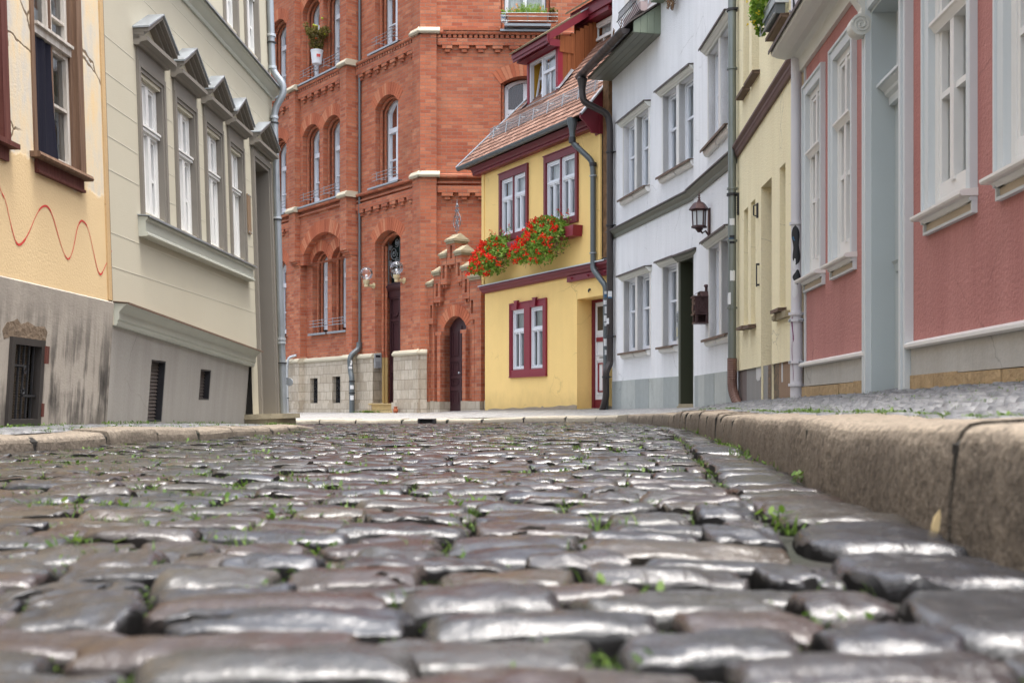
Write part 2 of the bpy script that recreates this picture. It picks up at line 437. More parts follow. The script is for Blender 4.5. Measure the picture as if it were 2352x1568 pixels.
M['petal_red'] = island_mat('scarlet_petals', [(0, (.55, .010, .012)), (.5, (.78, .020, .010)), (1, (.85, .075, .018))], .5, 40, .1, .001, .3, .05)
M['petal_orange'] = island_mat('orange_petals', [(0, (.75, .22, .01)), (1, (.85, .36, .02))], .5, 40, .1, .001, .3, .05)
M['petal_yellow'] = island_mat('yellow_petals', [(0, (.75, .55, .02)), (1, (.85, .68, .06))], .5, 40, .1, .001, .3, .05)
M['grass'] = island_mat('joint_grass', [(0, (.040, .085, .010)), (.5, (.075, .15, .018)), (1, (.14, .22, .035))], .55, 40, .2, .002, .35, .15)
for k_ in ('leaf', 'leaf_olive', 'petal_red', 'petal_orange', 'petal_yellow', 'grass'): leafy(M[k_], .4)
M['terracotta'] = paint('terracotta', (.36, .105, .045), .7, .15)
M['sticker_white'] = paint('white_paper', (.66, .68, .70), .6, .12)
M['sticker_blue'] = paint('blue_paper', (.03, .12, .24), .5, .2)
M['sticker_dark'] = paint('black_paper', (.02, .022, .028), .5, .2)
M['spray_red'] = None
def make_spray():
    n = NT('red_spray_paint')
    return n.bsdf(n.mix(n.noise(n.pos(), 14, 3), (.50, .03, .03), (.66, .07, .06)), .6, spec=.3)
M['spray_red'] = make_spray()
M['magenta'] = paint('magenta_drip_paint', (.16, .012, .10), .5, .1)
M['red_plain'] = paint('red_print', (.60, .05, .04), .5)
M['tomato_green'] = paint('unripe_tomato', (.40, .42, .03), .35, .15)
M['tomato_red'] = paint('ripe_tomato', (.50, .06, .015), .35, .15)
M['beige_fit'] = paint('beige_lamp_fitting', (.55, .46, .28), .4)
M['granite_dark'] = None
def make_granite_dark():
    n = NT('baltic_brown_granite'); v = n.node('TexVoronoi', {'Vector': n.uv(), 'Scale': 26.0})
    f = n.noise(n.uv(), 30, 4)
    c = n.mix(n.ramp(v.outputs['Distance'], [(.30, 1.0), (.50, 0.0)]), (.015, .012, .012), n.mix(f, (.10, .050, .030), (.20, .11, .07)))
    return n.bsdf(c, .35)
M['granite_dark'] = make_granite_dark()
def make_board(name, a, b):
    n = NT(name); f = n.noise(n.uv(40, 1.2, 1), 1.0, 5)
    return n.bsdf(n.mix(f, a, b), .75, n.bump(f, .4, .004), spec=.3)
M['board_grey'] = make_board('grey_plinth_board', (.20, .20, .19), (.34, .33, .32))
M['board_brown'] = make_board('brown_plinth_board', (.22, .145, .095), (.36, .25, .17))
M['board_plum'] = make_board('plum_grey_board', (.12, .095, .09), (.22, .18, .17))
M['board_white'] = make_board('torn_white_paper', (.5, .5, .5), (.7, .7, .69))

def make_setts():
    n = NT('wet_granite_setts'); g = n.node('NewGeometry'); p = n.pos()
    rid = g.outputs['Random Per Island']
    c = n.ramp(rid, [(0, (0.017, 0.019, 0.025)), (.16, (0.033, 0.033, 0.030)), (.32, (0.021, 0.025, 0.034)), (.46, (0.040, 0.039, 0.036)), (.58, (0.036, 0.025, 0.023)), (.68, (0.023, 0.024, 0.027)), (.80, (0.030, 0.020, 0.019)), (.90, (0.053, 0.045, 0.034)), (1, (0.019, 0.023, 0.032))])
    off = n.node('VectorMath', {0: p, 1: n.node('CombineXYZ', {0: n.math('MULTIPLY', rid, 91.0), 1: n.math('MULTIPLY', rid, 37.0), 2: 0.0}).outputs[0]}, operation='ADD').outputs[0]
    b1 = n.noise(off, 9, 5, .6)
    c = n.mix(.6, c, n.mix(n.ramp(b1, [(.3, 0.0), (.7, 1.0)]), (.2, .2, .21), (.80, .76, .72)), 'OVERLAY')
    f2 = n.noise(off, 42, 5, .7)
    c = n.mix(n.ramp(f2, [(.5, 0.0), (.8, .40)]), c, (.12, .105, .09))
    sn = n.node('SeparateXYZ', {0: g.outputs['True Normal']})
    c = n.mix(n.ramp(sn.outputs['Z'], [(.30, .92), (.66, 0.0)]), c, (.008, .0075, .007))       # joint shade painted dark on the steep sides, along with tarry soil
    dirt_shade = n.ramp(sn.outputs['Z'], [(.36, 1.0), (.66, 0.0)])
    rough = n.mix(dirt_shade, n.ramp(n.noise(off, 20, 5, .7), [(.34, .06), (.52, .13), (.72, .46)]), (.75, .75, .75))
    spc = n.math('SUBTRACT', .95, n.math('MULTIPLY', dirt_shade, .92))
    nb = n.bump(n.noise(off, 120, 5, .7), .38, .003)
    nb = n.bump(n.noise(off, 22, 6, .65), .55, .010, nb)
    return n.bsdf(c, rough, nb, spec=spc)
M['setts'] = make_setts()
def make_soil():
    n = NT('joint_soil'); p = n.pos()
    f = n.noise(p, 9, 5)
    c = n.mix(n.ramp(n.noise(p, 3.1, 4), [(.50, 0.0), (.66, .8)]), n.mix(f, (.006, .005, .004), (.018, .015, .012)), (.012, .018, .005))
    return n.bsdf(c, .8, n.bump(n.noise(p, 60, 4), .8, .01))
M['soil'] = make_soil()
def make_kerb(name, a, b, d):
    n = NT(name); p = n.pos(); g = n.node('NewGeometry')
    f = n.noise(p, 48, 6, .75)
    sp = n.noise(p, 110, 4, .7)
    c = n.mix(n.noise(p, 2.6, 5, .6), a, b)
    c = n.mix(n.math('MULTIPLY', g.outputs['Random Per Island'], .30), c, c3(a, .75))
    c = n.mix(n.ramp(f, [(.36, .85), (.56, 0.0)]), c, d)
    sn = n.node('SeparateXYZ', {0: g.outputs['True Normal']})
    grime_shade = n.math('MULTIPLY', n.ramp(sn.outputs['Z'], [(.25, 1.0), (.75, 0.0)]), n.ramp(n.noise(n.pos(7, 7, 3), 1.0, 5, .65), [(.30, 1.0), (.72, .45)]))  # upright faces painted darker, for their shade as well as soiling
    c = n.mix(n.math('MULTIPLY', grime_shade, .72), c, d)
    c = n.mix(n.ramp(sp, [(.55, 0.0), (.70, .4)]), c, (.50, .43, .34))
    nb = n.bump(sp, .5, .004)
    nb = n.bump(n.noise(p, 24, 5, .7), .9, .014, nb)
    return n.bsdf(c, .82, nb, spec=.3)
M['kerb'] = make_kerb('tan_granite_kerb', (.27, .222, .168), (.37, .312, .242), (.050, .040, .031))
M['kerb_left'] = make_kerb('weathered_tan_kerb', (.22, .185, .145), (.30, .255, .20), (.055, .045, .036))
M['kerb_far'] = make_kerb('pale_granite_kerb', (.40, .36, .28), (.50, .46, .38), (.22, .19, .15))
M['mosaic'] = island_mat('grey_mosaic_setts', [(0, (.080, .083, .088)), (.5, (.120, .124, .132)), (1, (.17, .172, .176))], .5, 60, .4, .003, .5, .3)
def make_mosaic_far():
    n = NT('far_mosaic_paving'); p = n.pos()
    v = n.node('TexVoronoi', {'Vector': p, 'Scale': 15.0}); e = n.node('TexVoronoi', {'Vector': p, 'Scale': 15.0}, feature='DISTANCE_TO_EDGE').outputs['Distance']
    c = n.mix(n.node('SeparateColor', {0: v.outputs['Color']}).outputs[0], (.23, .235, .245), (.36, .355, .35))
    j = n.ramp(e, [(.02, 1.0), (.10, 0.0)])
    c = n.mix(n.math('MULTIPLY', j, .7), c, (.10, .10, .085))
    c = n.mix(n.ramp(n.noise(p, .8, 4), [(.5, 0.0), (.7, .3)]), c, (.32, .27, .20))
    return n.bsdf(c, .65, n.bump(n.math('SUBTRACT', 1.0, j), .5, .01), spec=.4)
M['mosaic_far'] = make_mosaic_far()
EXPOSURE = 1.62

# ================================================================ GROUND
def lin(x, pts):
    if x <= pts[0][0]: return pts[0][1]
    for (a, b), (c, d) in zip(pts, pts[1:]):
        if x <= c: return b + (d - b) * (x - a) / (c - a)
    return pts[-1][1]
def zroad(X, Y):
    X = np.asarray(X, float); Y = np.asarray(Y, float)
    dip = np.clip((Y - 11) / 9, 0, 1) * np.clip((1.6 - X) / 3, 0, 1) * .03
    return -.207 + .012 * X - .00073 * Y - dip + .010 * np.sin(X * 2.3 + 1) * np.sin(Y * 1.1) + .006 * np.sin(X * 5.1 + Y * 2.7)
KR = [(.58, -1.0), (.62, .6), (.65, 1.44), (.67, 1.69), (.74, 2.34), (.84, 3.25), (1.01, 4.64), (1.25, 6.6), (1.5, 9.0), (1.68, 11.5), (1.76, 13.2), (1.74, 14.8), (1.52, 16.4), (.85, 17.7), (-1.3, 19.6), (-4.5, 21.6), (-10, 25.0)]
KL = [(-3.2, -1.0), (-2.95, 3.0), (-2.62, 5.79), (-2.44, 6.98), (-2.27, 8.68), (-2.20, 11.0), (-2.26, 13.0), (-2.55, 14.2), (-3.3, 15.2), (-5.0, 16.6), (-10, 19.5)]
def smooth_poly(pts, step):
    """Catmull-Rom through pts, resampled at an even step"""
    P = [V(*p) for p in pts]; out = []
    for i in range(len(P) - 1):
        p0 = P[max(i - 1, 0)]; p1, p2 = P[i], P[i + 1]; p3 = P[min(i + 2, len(P) - 1)]
        for k in range(20):
            t = k / 20
            out.append(.5 * (2 * p1 + (p2 - p0) * t + (2 * p0 - 5 * p1 + 4 * p2 - p3) * t * t + (3 * p1 - p0 - 3 * p2 + p3) * t ** 3))
    out.append(P[-1]); out = np.array(out)
    d = np.concatenate([[0], np.cumsum(np.linalg.norm(np.diff(out, axis=0), axis=1))])
    L = np.arange(0, d[-1], step)
    return np.stack([np.interp(L, d, out[:, 0]), np.interp(L, d, out[:, 1])], 1)
def ground_sheet(name, mat, A, B, za, zb, m=1):
    """ruled sheet between two plan lines"""
    mb = MB(); rows = []
    for (a, b, z0, z1) in zip(A, B, za, zb):
        rows.append([(a[0] + (b[0] - a[0]) * k / m, a[1] + (b[1] - a[1]) * k / m, z0 + (z1 - z0) * k / m) for k in range(m + 1)])
    for r0, r1 in zip(rows, rows[1:]):
        for k in range(m): mb.quad(r0[k], r0[k + 1], r1[k + 1], r1[k])
    return structure(mb.build(name, mat))

g = MB(); g.quad((-150, -80, -.62), (150, -80, -.62), (150, 220, -.62), (-150, 220, -.62))
structure(g.build('ground', M['soil']))

# --- road: soil bed + individually shaped setts in one road surface
kr_s = smooth_poly(KR, .05); kl_s = smooth_poly(KL, .05)
def xr_at(Y):
    i = np.argmin(np.abs(kr_s[:, 1] - Y)); return kr_s[i, 0]
def xl_at(Y):
    if Y < 13.6:
        m_ = kl_s[:, 0] > -3.3
        i = np.argmin(np.abs(kl_s[:, 1] - Y) + (~m_) * 9); return kl_s[i, 0]
    j = np.argmin(np.abs(kl_s[:, 1] - Y)); return max(kl_s[j, 0], -8.5)
bed = MB()
xs = np.linspace(-10, 2.6, 43); ys = np.linspace(-1, 26, 91)
XX, YY = np.meshgrid(xs, ys); ZZ = zroad(XX, YY) - .023
vs = np.stack([XX.ravel(), YY.ravel(), ZZ.ravel()], 1)
nx = len(xs)
bed.raw(vs, [(j * nx + i, j * nx + i + 1, (j + 1) * nx + i + 1, (j + 1) * nx + i) for j in range(len(ys) - 1) for i in range(nx - 1)])
bed_o = bed.build('road_bed', M['soil'], smooth=True)

class Stones:
    def __init__(self): self.V = []; self.F = []; self.n = 0
    def add(self, c, ux, hx, hy, top, na, nb, crown, drop, p=4.0, tilt=.03, wob=.10, lump=.005, edge=.74):
        """a worn stone: centre c, unit x-direction ux, half sizes"""
        a = np.linspace(-1, 1, na); b = np.linspace(-1, 1, nb)
        a = np.sign(a) * np.abs(a) ** .62; b = np.sign(b) * np.abs(b) ** .62
        A, B = np.meshgrid(a, b)
        k = nprng.uniform(-1, 1, 10)
        px = A * hx * (1 - .05 * np.abs(B) ** 4 + wob * .5 * k[0] * B) + hx * wob * .35 * np.sin(3 * B + 6 * k[1]) * np.abs(A)
        py = B * hy * (1 - .07 * np.abs(A) ** 4 + wob * k[2] * A) + hy * wob * .7 * np.sin(3 * A + 6 * k[3]) * np.abs(B)
        r = (np.abs(A) ** p + np.abs(B) ** p) ** (1 / p)
        th = np.arctan2(B, A)
        edge = edge + .07 * np.sin(3 * th + 6 * k[0]) + .05 * np.sin(7 * th + 9 * k[5]) + (.03 * np.sin(17 * th + 9 * k[6]) if na > 14 else 0)
        t = np.clip((r - edge) / (1 - edge), 0, 1.0)
        z = crown * (1 - .35 * A ** 2 - .45 * B ** 2 - .75 * np.clip(-B + .1 * k[9], 0, 2) ** 2.6) - drop * (1 - np.sqrt(np.clip(1 - t * t, 0, 1)))
        z = z + tilt * (k[4] * px + k[5] * py) + lump * (np.sin(4.1 * A + 5 * k[6]) * np.cos(3.3 * B + 5 * k[7]) + .6 * np.sin(7.3 * A + 9 * k[8] + 2 * B) + .55 * np.sin(8.5 * B + 7 * k[2] + 1.2 * A))
        if na > 10 and lump > .0009:                    # pitted, broken grain on the nearer stones
            for q in range(7):
                dx, dy = nprng.normal(0, 1, 2); f_ = nprng.uniform(60, 190); z = z + (.055 / f_) * nprng.uniform(.5, 1.2) * np.sin(f_ * (dx * px + dy * py) + 9 * dx) * np.sin(f_ * .7 * (dy * px - dx * py) + 5 * dy)
        uy = np.array([-ux[1], ux[0]])
        X = c[0] + px * ux[0] + py * uy[0]; Y = c[1] + px * ux[1] + py * uy[1]
        self.V.append(np.stack([X.ravel(), Y.ravel(), (top + z).ravel()], 1))
        j, i = np.meshgrid(np.arange(nb - 1), np.arange(na - 1), indexing='ij')
        q = (j * na + i).ravel() + self.n
        self.F.append(np.stack([q, q + 1, q + na + 1, q + na], 1)); self.n += na * nb
    def build(self, name, mat):
        v = np.concatenate(self.V); f = np.concatenate(self.F)
        me = bpy.data.meshes.new(name)
        me.vertices.add(len(v)); me.vertices.foreach_set('co', v.ravel())
        me.loops.add(f.size); me.loops.foreach_set('vertex_index', f.ravel().astype(np.int32))
        me.polygons.add(len(f)); me.polygons.foreach_set('loop_start', np.arange(0, f.size, 4, dtype=np.int32))
        me.polygons.foreach_set('loop_total', np.full(len(f), 4, dtype=np.int32))
        me.polygons.foreach_set('use_smooth', np.ones(len(f), bool))
        me.update(); me.validate(); me.materials.append(mat)
        o = bpy.data.objects.new(name, me); col.objects.link(o); return o

def lod(Y):
    return (34, 24) if Y < 1.8 else (24, 17) if Y < 3 else (15, 11) if Y < 6 else (8, 6) if Y < 11 else (6, 5)
st = Stones(); gaps = []
GUT = .25
Y = .34
while Y < 25:
    d = rnd.uniform(.086, .128)
    yc = Y + d / 2
    x0, x1 = xl_at(yc) + .01, xr_at(yc) - GUT - .002 + rnd.uniform(-.012, .006)
    if yc > 19.4:
        x1 = min(x1, xr_at(yc) - .05)
    x = x0 - rnd.uniform(0, .12)
    lo, hi = -.47 * yc - 1.3, .47 * yc + 1.3
    while x < x1 - .05:
        w = rnd.uniform(.13, .25)
        if x + w > x1 - .06: w = x1 - x
        xc = x + w / 2
        if lo < xc < hi and w > .06:
            yy = yc + .05 * math.sin(xc * .9 + 1.0) + rnd.uniform(-.006, .006)
            gap = rnd.uniform(.004, .012)
            na, nb = lod(yc)
            z = float(zroad(xc, yy)) + rnd.gauss(0, .0045)
            ang = rnd.gauss(0, .035)
            st.add((xc, yy), (math.cos(ang), math.sin(ang)), (w - gap) / 2, (d - rnd.uniform(.003, .010)) / 2, z, na, nb,
                   rnd.uniform(.004, .015), rnd.uniform(.026, .034), p=rnd.uniform(8, 16), tilt=.06, lump=rnd.uniform(.0008, .0026), edge=rnd.uniform(.72, .89))
            gaps.append((x, yy - d / 2)); 
            gaps.append((x, yy)); gaps.append((xc + rnd.uniform(-.06, .06), yy - d / 2))
        x += w
    Y += d
# gutter course along the kerb
i = 0
L = 0
kk = smooth_poly(KR, .01)
while i < len(kk) - 40:
    w = rnd.uniform(.20, .34); n_ = int(w / .01)
    if i + n_ >= len(kk): break
    a, b = kk[i], kk[i + n_]
    dirv = (b - a) / np.linalg.norm(b - a); nl = V(-dirv[1], dirv[0])
    c = (a + b) / 2 + nl * (GUT / 2 + .0)
    if c[1] > .3 and c[0] > -6:
        na, nb = lod(c[1])
        st.add(c, dirv, (w - .010) / 2, (GUT - .012) / 2, float(zroad(*c)) - .004, na, nb, rnd.uniform(.004, .012), .055, p=8, tilt=.03, lump=.002, edge=.80)
        gaps.append(tuple(a + nl * GUT)); gaps.append(tuple(c + nl * GUT * .5))
        if rnd.random() < .5: gaps.append(tuple(c - nl * GUT * .48))
    i += n_
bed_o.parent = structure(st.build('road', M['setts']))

# --- kerbs: long stones with a worn front edge
def kerb(name, line, side, width, heights, lens, mat, bot=.22, near=False):
    """side: +1 pavement lies to the right of the line's direction"""
    pts = smooth_poly(line, .01); mb = MB(); jm = MB(); i = 0
    while i < len(pts) - 60:
        n_ = int(rnd.uniform(*lens) / .01)
        if pts[i][1] < 6.2 and near:            # the long stones nearest the camera
            n_ = 120 if pts[i][1] < .1 else 155 if pts[i][1] < 1 else 154
        j = min(i + n_, len(pts) - 1)
        seg = pts[i:j + 1]
        m = max(4, int((j - i) / (4 if seg[0][1] < 5 else 9)))
        idx = np.unique(np.concatenate([np.linspace(0, len(seg) - 1, m).astype(int), [2, len(seg) - 3]])); m = len(idx)
        k = [rnd.uniform(-1, 1) for _ in range(8)]
        rows = []; jw = .024 if near and pts[i][1] < 2 else .014 if not near or pts[i][1] > 5 else .008
        pj = pts[j]; tj = pts[j] - pts[j - 3]; tj /= np.linalg.norm(tj); nj = V(tj[1], -tj[0]) * side; zj = float(zroad(*pj)); Hj = lin(pj[1], heights)
        cs = []
        for e_ in (-.03, .03):
            for x, z in ((.006, zj - bot), (.012, zj + Hj - .030), (.045, zj + Hj - .006), (width - .02, zj + Hj - .002), (width - .02, zj - bot)): cs.append((pj[0] + nj[0] * x + tj[0] * e_, pj[1] + nj[1] * x + tj[1] * e_, z))
        jm.raw(cs, [(0, 1, 2, 3, 4), (9, 8, 7, 6, 5)] + [(a, 5 + a, 5 + (a + 1) % 5, (a + 1) % 5) for a in range(5)])
        for q, ii in enumerate(idx):
            p = seg[ii]; t = seg[min(ii + 2, len(seg) - 1)] - seg[max(ii - 2, 0)]; t /= np.linalg.norm(t) + 1e-9
            nr = V(t[1], -t[0]) * side
            e = 0.0
            if q == 0: p = p + t * jw; e = 1
            if q == m - 1: p = p - t * jw; e = 1
            H = lin(p[1], heights) if name != 'x' else 0
            zb = float(zroad(*p)); f = q / (m - 1)
            wv = .006 * math.sin(9 * f + 5 * k[0]) + .004 * math.sin(23 * f + 9 * k[1]) + .004 * k[2]
            zt = zb + H + .007 * k[3] + .008 * k[4] * (f - .5)
            rr = .030 + .008 * k[5] + .012 * max(0, math.sin(13 * f + 7 * k[6]))
            prof = [(.0 + wv, zb - bot), (.004 + wv, zb + H * .25), (.010 + wv, zb + H * .6), (.016 + wv, zt - rr), (.020 + wv + rr * .14, zt - rr * .45), (.020 + wv + rr * .5, zt - rr * .12), (.020 + wv + rr * 1.1, zt), (width * .55, zt + .007), (width - .012, zt + .012), (width, zt + .004), (width, zb - bot)]
            if e: prof = [(x + .012 * (x < width * .5), z - .012 * (z > zb)) for x, z in prof]
            rows.append([(p[0] + nr[0] * x, p[1] + nr[1] * x, z) for x, z in prof])
        kf = len(rows[0]); vs = [v for r in rows for v in r]
        fs = [(a * kf + b, a * kf + (b + 1) % kf, (a + 1) * kf + (b + 1) % kf, (a + 1) * kf + b) for a in range(m - 1) for b in range(kf)]
        fs += [tuple(range(kf))[::-1], tuple(range((m - 1) * kf, m * kf))]
        mb.raw(vs, fs)
        i = j
    o = mb.build(name, mat, smooth=True)
    jm.build('kerb_joint', M['soil'], o)
    return structure(o)
HR = [(0, .163), (9, .165), (12, .16), (14, .13), (16, .10), (18, .085), (30, .085)]
HL = [(0, .085), (9, .092), (12, .06), (13.5, .02), (30, .02)]
kr_near = [p for p in KR if p[1] < 16.6]; kr_far = [p for p in KR if p[1] > 16]
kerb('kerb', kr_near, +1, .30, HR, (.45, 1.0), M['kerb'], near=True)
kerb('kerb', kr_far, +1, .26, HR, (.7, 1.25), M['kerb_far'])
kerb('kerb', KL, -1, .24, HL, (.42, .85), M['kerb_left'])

# --- pavements
pairs = [((.58, -1.0), (2.15, -1.5), .15), ((.62, .6), (2.24, .4), .15), ((.65, 1.44), (2.28, 1.5), .148), ((.74, 2.34), (2.33, 2.6), .146), ((.84, 3.25), (2.37, 3.7), .144), ((1.01, 4.64), (2.42, 5.0), .136),
         ((1.25, 6.6), (2.49, 6.8), .127), ((1.5, 9), (2.6, 9.2), .118), ((1.68, 11.5), (2.66, 11.8), .098), ((1.76, 13.2), (2.7, 13.7), .082), ((1.74, 14.8), (2.65, 15.2), .05), ((1.52, 16.4), (2.6, 16.56), .028),
         ((.85, 17.7), (1.8, 20.26), -.006), ((-1.3, 19.6), (-.6, 24.76), -.035), ((-2.6, 20.4), (-2.12, 26.8), -.10), ((-4.5, 21.6), (-7.5, 33.9), -.105), ((-10, 25.0), (-14, 42), -.11)]
A, B, za, zb = [], [], [], []
for (a, b, z) in pairs:
    d = V(b[0] - a[0], b[1] - a[1]); L = np.linalg.norm(d); d /= L
    p = V(*a) + d * .27; A.append(tuple(p)); q = V(*b) + d * .5; B.append(tuple(q))
    z0 = float(zroad(*a)) + lin(a[1], HR) + .004; za.append(z0); zb.append(z + (z - z0) * .5 / L)
pave_pairs = list(zip(A, B, za, zb))
pave_o = ground_sheet('pavement', M['mosaic_far'], A, B, za, zb, 6)
# the near pavement shows its small setts
ps = Stones()
def pave_at(tt, f):
    i = min(int(tt), len(A) - 2); u = tt - i
    a = V(*A[i]) * (1 - u) + V(*A[i + 1]) * u; b = V(*B[i]) * (1 - u) + V(*B[i + 1]) * u
    p = a + (b - a) * f; z = (za[i] + (za[i + 1] - za[i]) * u) * (1 - f) + (zb[i] + (zb[i + 1] - zb[i]) * u) * f
    return p[0], p[1], z, np.linalg.norm(b - a), np.linalg.norm(V(*A[i + 1]) - V(*A[i]))
pgaps = []
tt = 2.0
while tt < 9.6:
    _, _, _, W_, L_ = pave_at(tt, 0)
    sz = .085 if tt < 5 else .095
    nn = int(W_ / sz); off = rnd.random()
    for k in range(nn):
        f = (k + .5 * off + .15 * rnd.random()) / nn
        x, y, z, _, _ = pave_at(min(tt + .012 * math.sin(k * 1.7), 9.59), f)
        if x > lin(y, [(4, 2.55), (10, 2.75), (14, 2.85)]): continue
        an = rnd.uniform(-.15, .15) - .15
        ps.add((x, y), (math.cos(an), math.sin(an)), sz * .485 * rnd.uniform(.85, 1.1), sz * .485 * rnd.uniform(.85, 1.1), z + .010 + rnd.gauss(0, .002), *((6, 6) if tt < 5 else (5, 5)), .0015, .016, p=7, tilt=.05, lump=.0006, edge=.72)
        pgaps.append((x - sz / 2, y - sz / 2, z))
    tt += sz / L_
# left pavement
LB = [((-3.2, -1.0), (-3.9, -1.0), -.14), ((-2.95, 3.0), (-3.72, 3.0), -.14), ((-2.62, 5.79), (-3.55, 5.79), -.14), ((-2.44, 6.98), (-3.50, 7.0), -.138), ((-2.27, 8.68), (-3.42, 8.7), -.132), ((-2.20, 11), (-3.32, 11), -.15), ((-2.26, 13), (-3.25, 13.2), -.18), ((-2.55, 14.2), (-3.22, 14.6), -.195), ((-3.3, 15.2), (-3.6, 15.0), -.21), ((-5, 16.6), (-5.5, 15.6), -.22), ((-10, 19.5), (-10, 17), -.22)]
LA, LBB, lza, lzb = [], [], [], []
for a, b, z in LB:
    d = V(b[0] - a[0], b[1] - a[1]); d /= np.linalg.norm(d)
    LA.append(tuple(V(*a) + d * .20)); LBB.append(tuple(V(*b) + d * .4)); lza.append(float(zroad(*a)) + lin(a[1], HL) + .004); lzb.append(z)
ground_sheet('pavement', M['mosaic_far'], LA, LBB, lza, lzb, 4)
for y in np.arange(4.2, 14.0, .09):
    a = V(lin(y, [(p[1], p[0]) for p in LA[:8]]), y); xb = lin(y, [(p[1], p[0]) for p in LBB[:8]])
    z0 = lin(y, [(p[1], z) for p, z in zip(LA[:8], lza)]); z1 = lin(y, [(p[1], z) for p, z in zip(LBB[:8], lzb)])
    n_ = int(abs(xb - a[0]) / .09)
    for k in range(n_):
        f = (k + .5 + .3 * rnd.random()) / n_; x = a[0] + (xb - a[0]) * f
        z = z0 + (z1 - z0) * f
        ps.add((x, y + rnd.uniform(-.015, .015)), (1, rnd.uniform(-.15, .15)), (.0435), (.0435), z + .010 + rnd.gauss(0, .002), 5, 5, .0015, .016, p=7, tilt=.05, lump=.0006, edge=.72)
        pgaps.append((x - .045, y - .045, z))
ps.build('small_setts', M['mosaic']).parent = pave_o

# --- grass and weeds growing in the joints
class Blades:
    def __init__(self): self.mb = MB()
    def blade(self, p, h, w, lean, az):
        d = V(math.cos(az), math.sin(az), 0); sd = V(-d[1], d[0], 0) * w
        p = V(*p); m = p + d * lean * .35 + V(0, 0, h * .6); e = p + d * lean + V(0, 0, h)
        self.mb.raw([p - sd, p + sd, m + sd * .7, m - sd * .7, e], [(0, 1, 2, 3), (3, 2, 4)])
    def leaf(self, p, r, az, up):
        d = V(math.cos(az) * math.cos(up), math.sin(az) * math.cos(up), math.sin(up)); s = V(-math.sin(az), math.cos(az), 0)
        p = V(*p)
        self.mb.raw([p, p + d * r * .5 + s * r * .32, p + d * r * 1.1 + s * r * .25, p + d * r * 1.4, p + d * r * 1.1 - s * r * .25, p + d * r * .5 - s * r * .32], [(0, 1, 2, 3, 4, 5)])
    def tuft(self, x, y, z, big=1.0, leafy=False):
        n = int(rnd.uniform(12, 24) * max(.6, min(big, 1.6)))
        for _ in range(n):
            a = rnd.uniform(0, 6.28); ox, oy = rnd.gauss(0, .030 * big), rnd.gauss(0, .010 * big)
            if leafy and rnd.random() < .6: self.leaf((x + ox, y + oy, z + rnd.uniform(.004, .020)), rnd.uniform(.008, .019) * big, a, rnd.uniform(.1, .9))
            else: self.blade((x + ox, y + oy, z), rnd.uniform(.013, .036) * big, rnd.uniform(.0012, .0024) * big, rnd.uniform(.006, .036) * big, a)
gr = Blades()
for (x, y) in gaps:
    pz = math.sin(x * 3.1 + y * 1.3) + math.sin(x * 1.3 - y * 2.1 + 2) + rnd.uniform(-.8, .8)
    dens = .34 if y < 1.3 else .52 if y < 2.4 else .52 if y < 9 else .34
    if pz > 1.2: dens *= 2.0
    elif pz < -.5: dens *= .45
    if rnd.random() < dens and y < 17:
        gr.tuft(x, y, float(zroad(x, y)) - .014, (.55 if y < 1.6 else .72) * rnd.uniform(.5, 1.6), rnd.random() < .35)
for (x, y) in gaps:                  # moss packed into the joints
    if y < 6 and rnd.random() < (.60 if y > 1.2 else .45) and math.sin(x * 2.3 + y * 1.9) + rnd.uniform(-1, 1) > -.3:
        z = float(zroad(x, y)) - .014
        for _ in range(rnd.randint(14, 30)): gr.leaf((x + rnd.gauss(0, .022), y + rnd.gauss(0, .005), z + rnd.uniform(0, .010)), rnd.uniform(.002, .0055), rnd.uniform(0, 6.28), rnd.uniform(.2, 1.3))
for i in range(0, len(kk), 9):      # foot of the kerb
    p = kk[i]
    if 4.0 < p[1] < 13 and rnd.random() < (.55 if 4.6 < p[1] < 6.8 else .14): gr.tuft(p[0] - .02, p[1], float(zroad(*p)) - .02, rnd.uniform(.9, 1.6), rnd.random() < .4)
lk = smooth_poly(KL, .05)
for p in lk:
    if 5 < p[1] < 13:
        if rnd.random() < .13: gr.tuft(p[0] + .02, p[1], float(zroad(*p)) - .015, rnd.uniform(.8, 1.8), rnd.random() < .5)
        if rnd.random() < .30: gr.tuft(p[0] - .26, p[1], float(zroad(*p)) + lin(p[1], HL) + .002, rnd.uniform(.6, 1.4), True)
for (x, y, z) in pgaps:
    if rnd.random() < (.10 if x > 0 else .09): gr.tuft(x, y, z + .002, rnd.uniform(.3, .55), True)
for p in kk:                        # moss line between kerb and pavement
    if p[1] < 12 and rnd.random() < .8:
        i = 0; gr.tuft(p[0] + .30 + rnd.uniform(-.01, .012), p[1] + .01, float(zroad(*p)) + .168, rnd.uniform(.3, .75), True)
for _ in range(60):                 # along the foot of the left walls
    y = rnd.uniform(6.5, 13.5); gr.tuft(lin(y, [(5.8, -3.50), (9.6, -3.39), (14, -3.24)]) + .03, y, lin(y, [(5, -.14), (10, -.135), (14, -.19)]), rnd.uniform(.5, 1.3), True)
for _ in range(24):
    gr.tuft(rnd.gauss(-3.55, .18), rnd.gauss(28.45, .15), -.10, rnd.uniform(1.5, 3), True)
o = gr.mb.build('grass', M['grass'], auto_uv=False); tag(o, 'short green grass and small weeds growing in the joints of the wet setts', 'grass', kind='stuff')
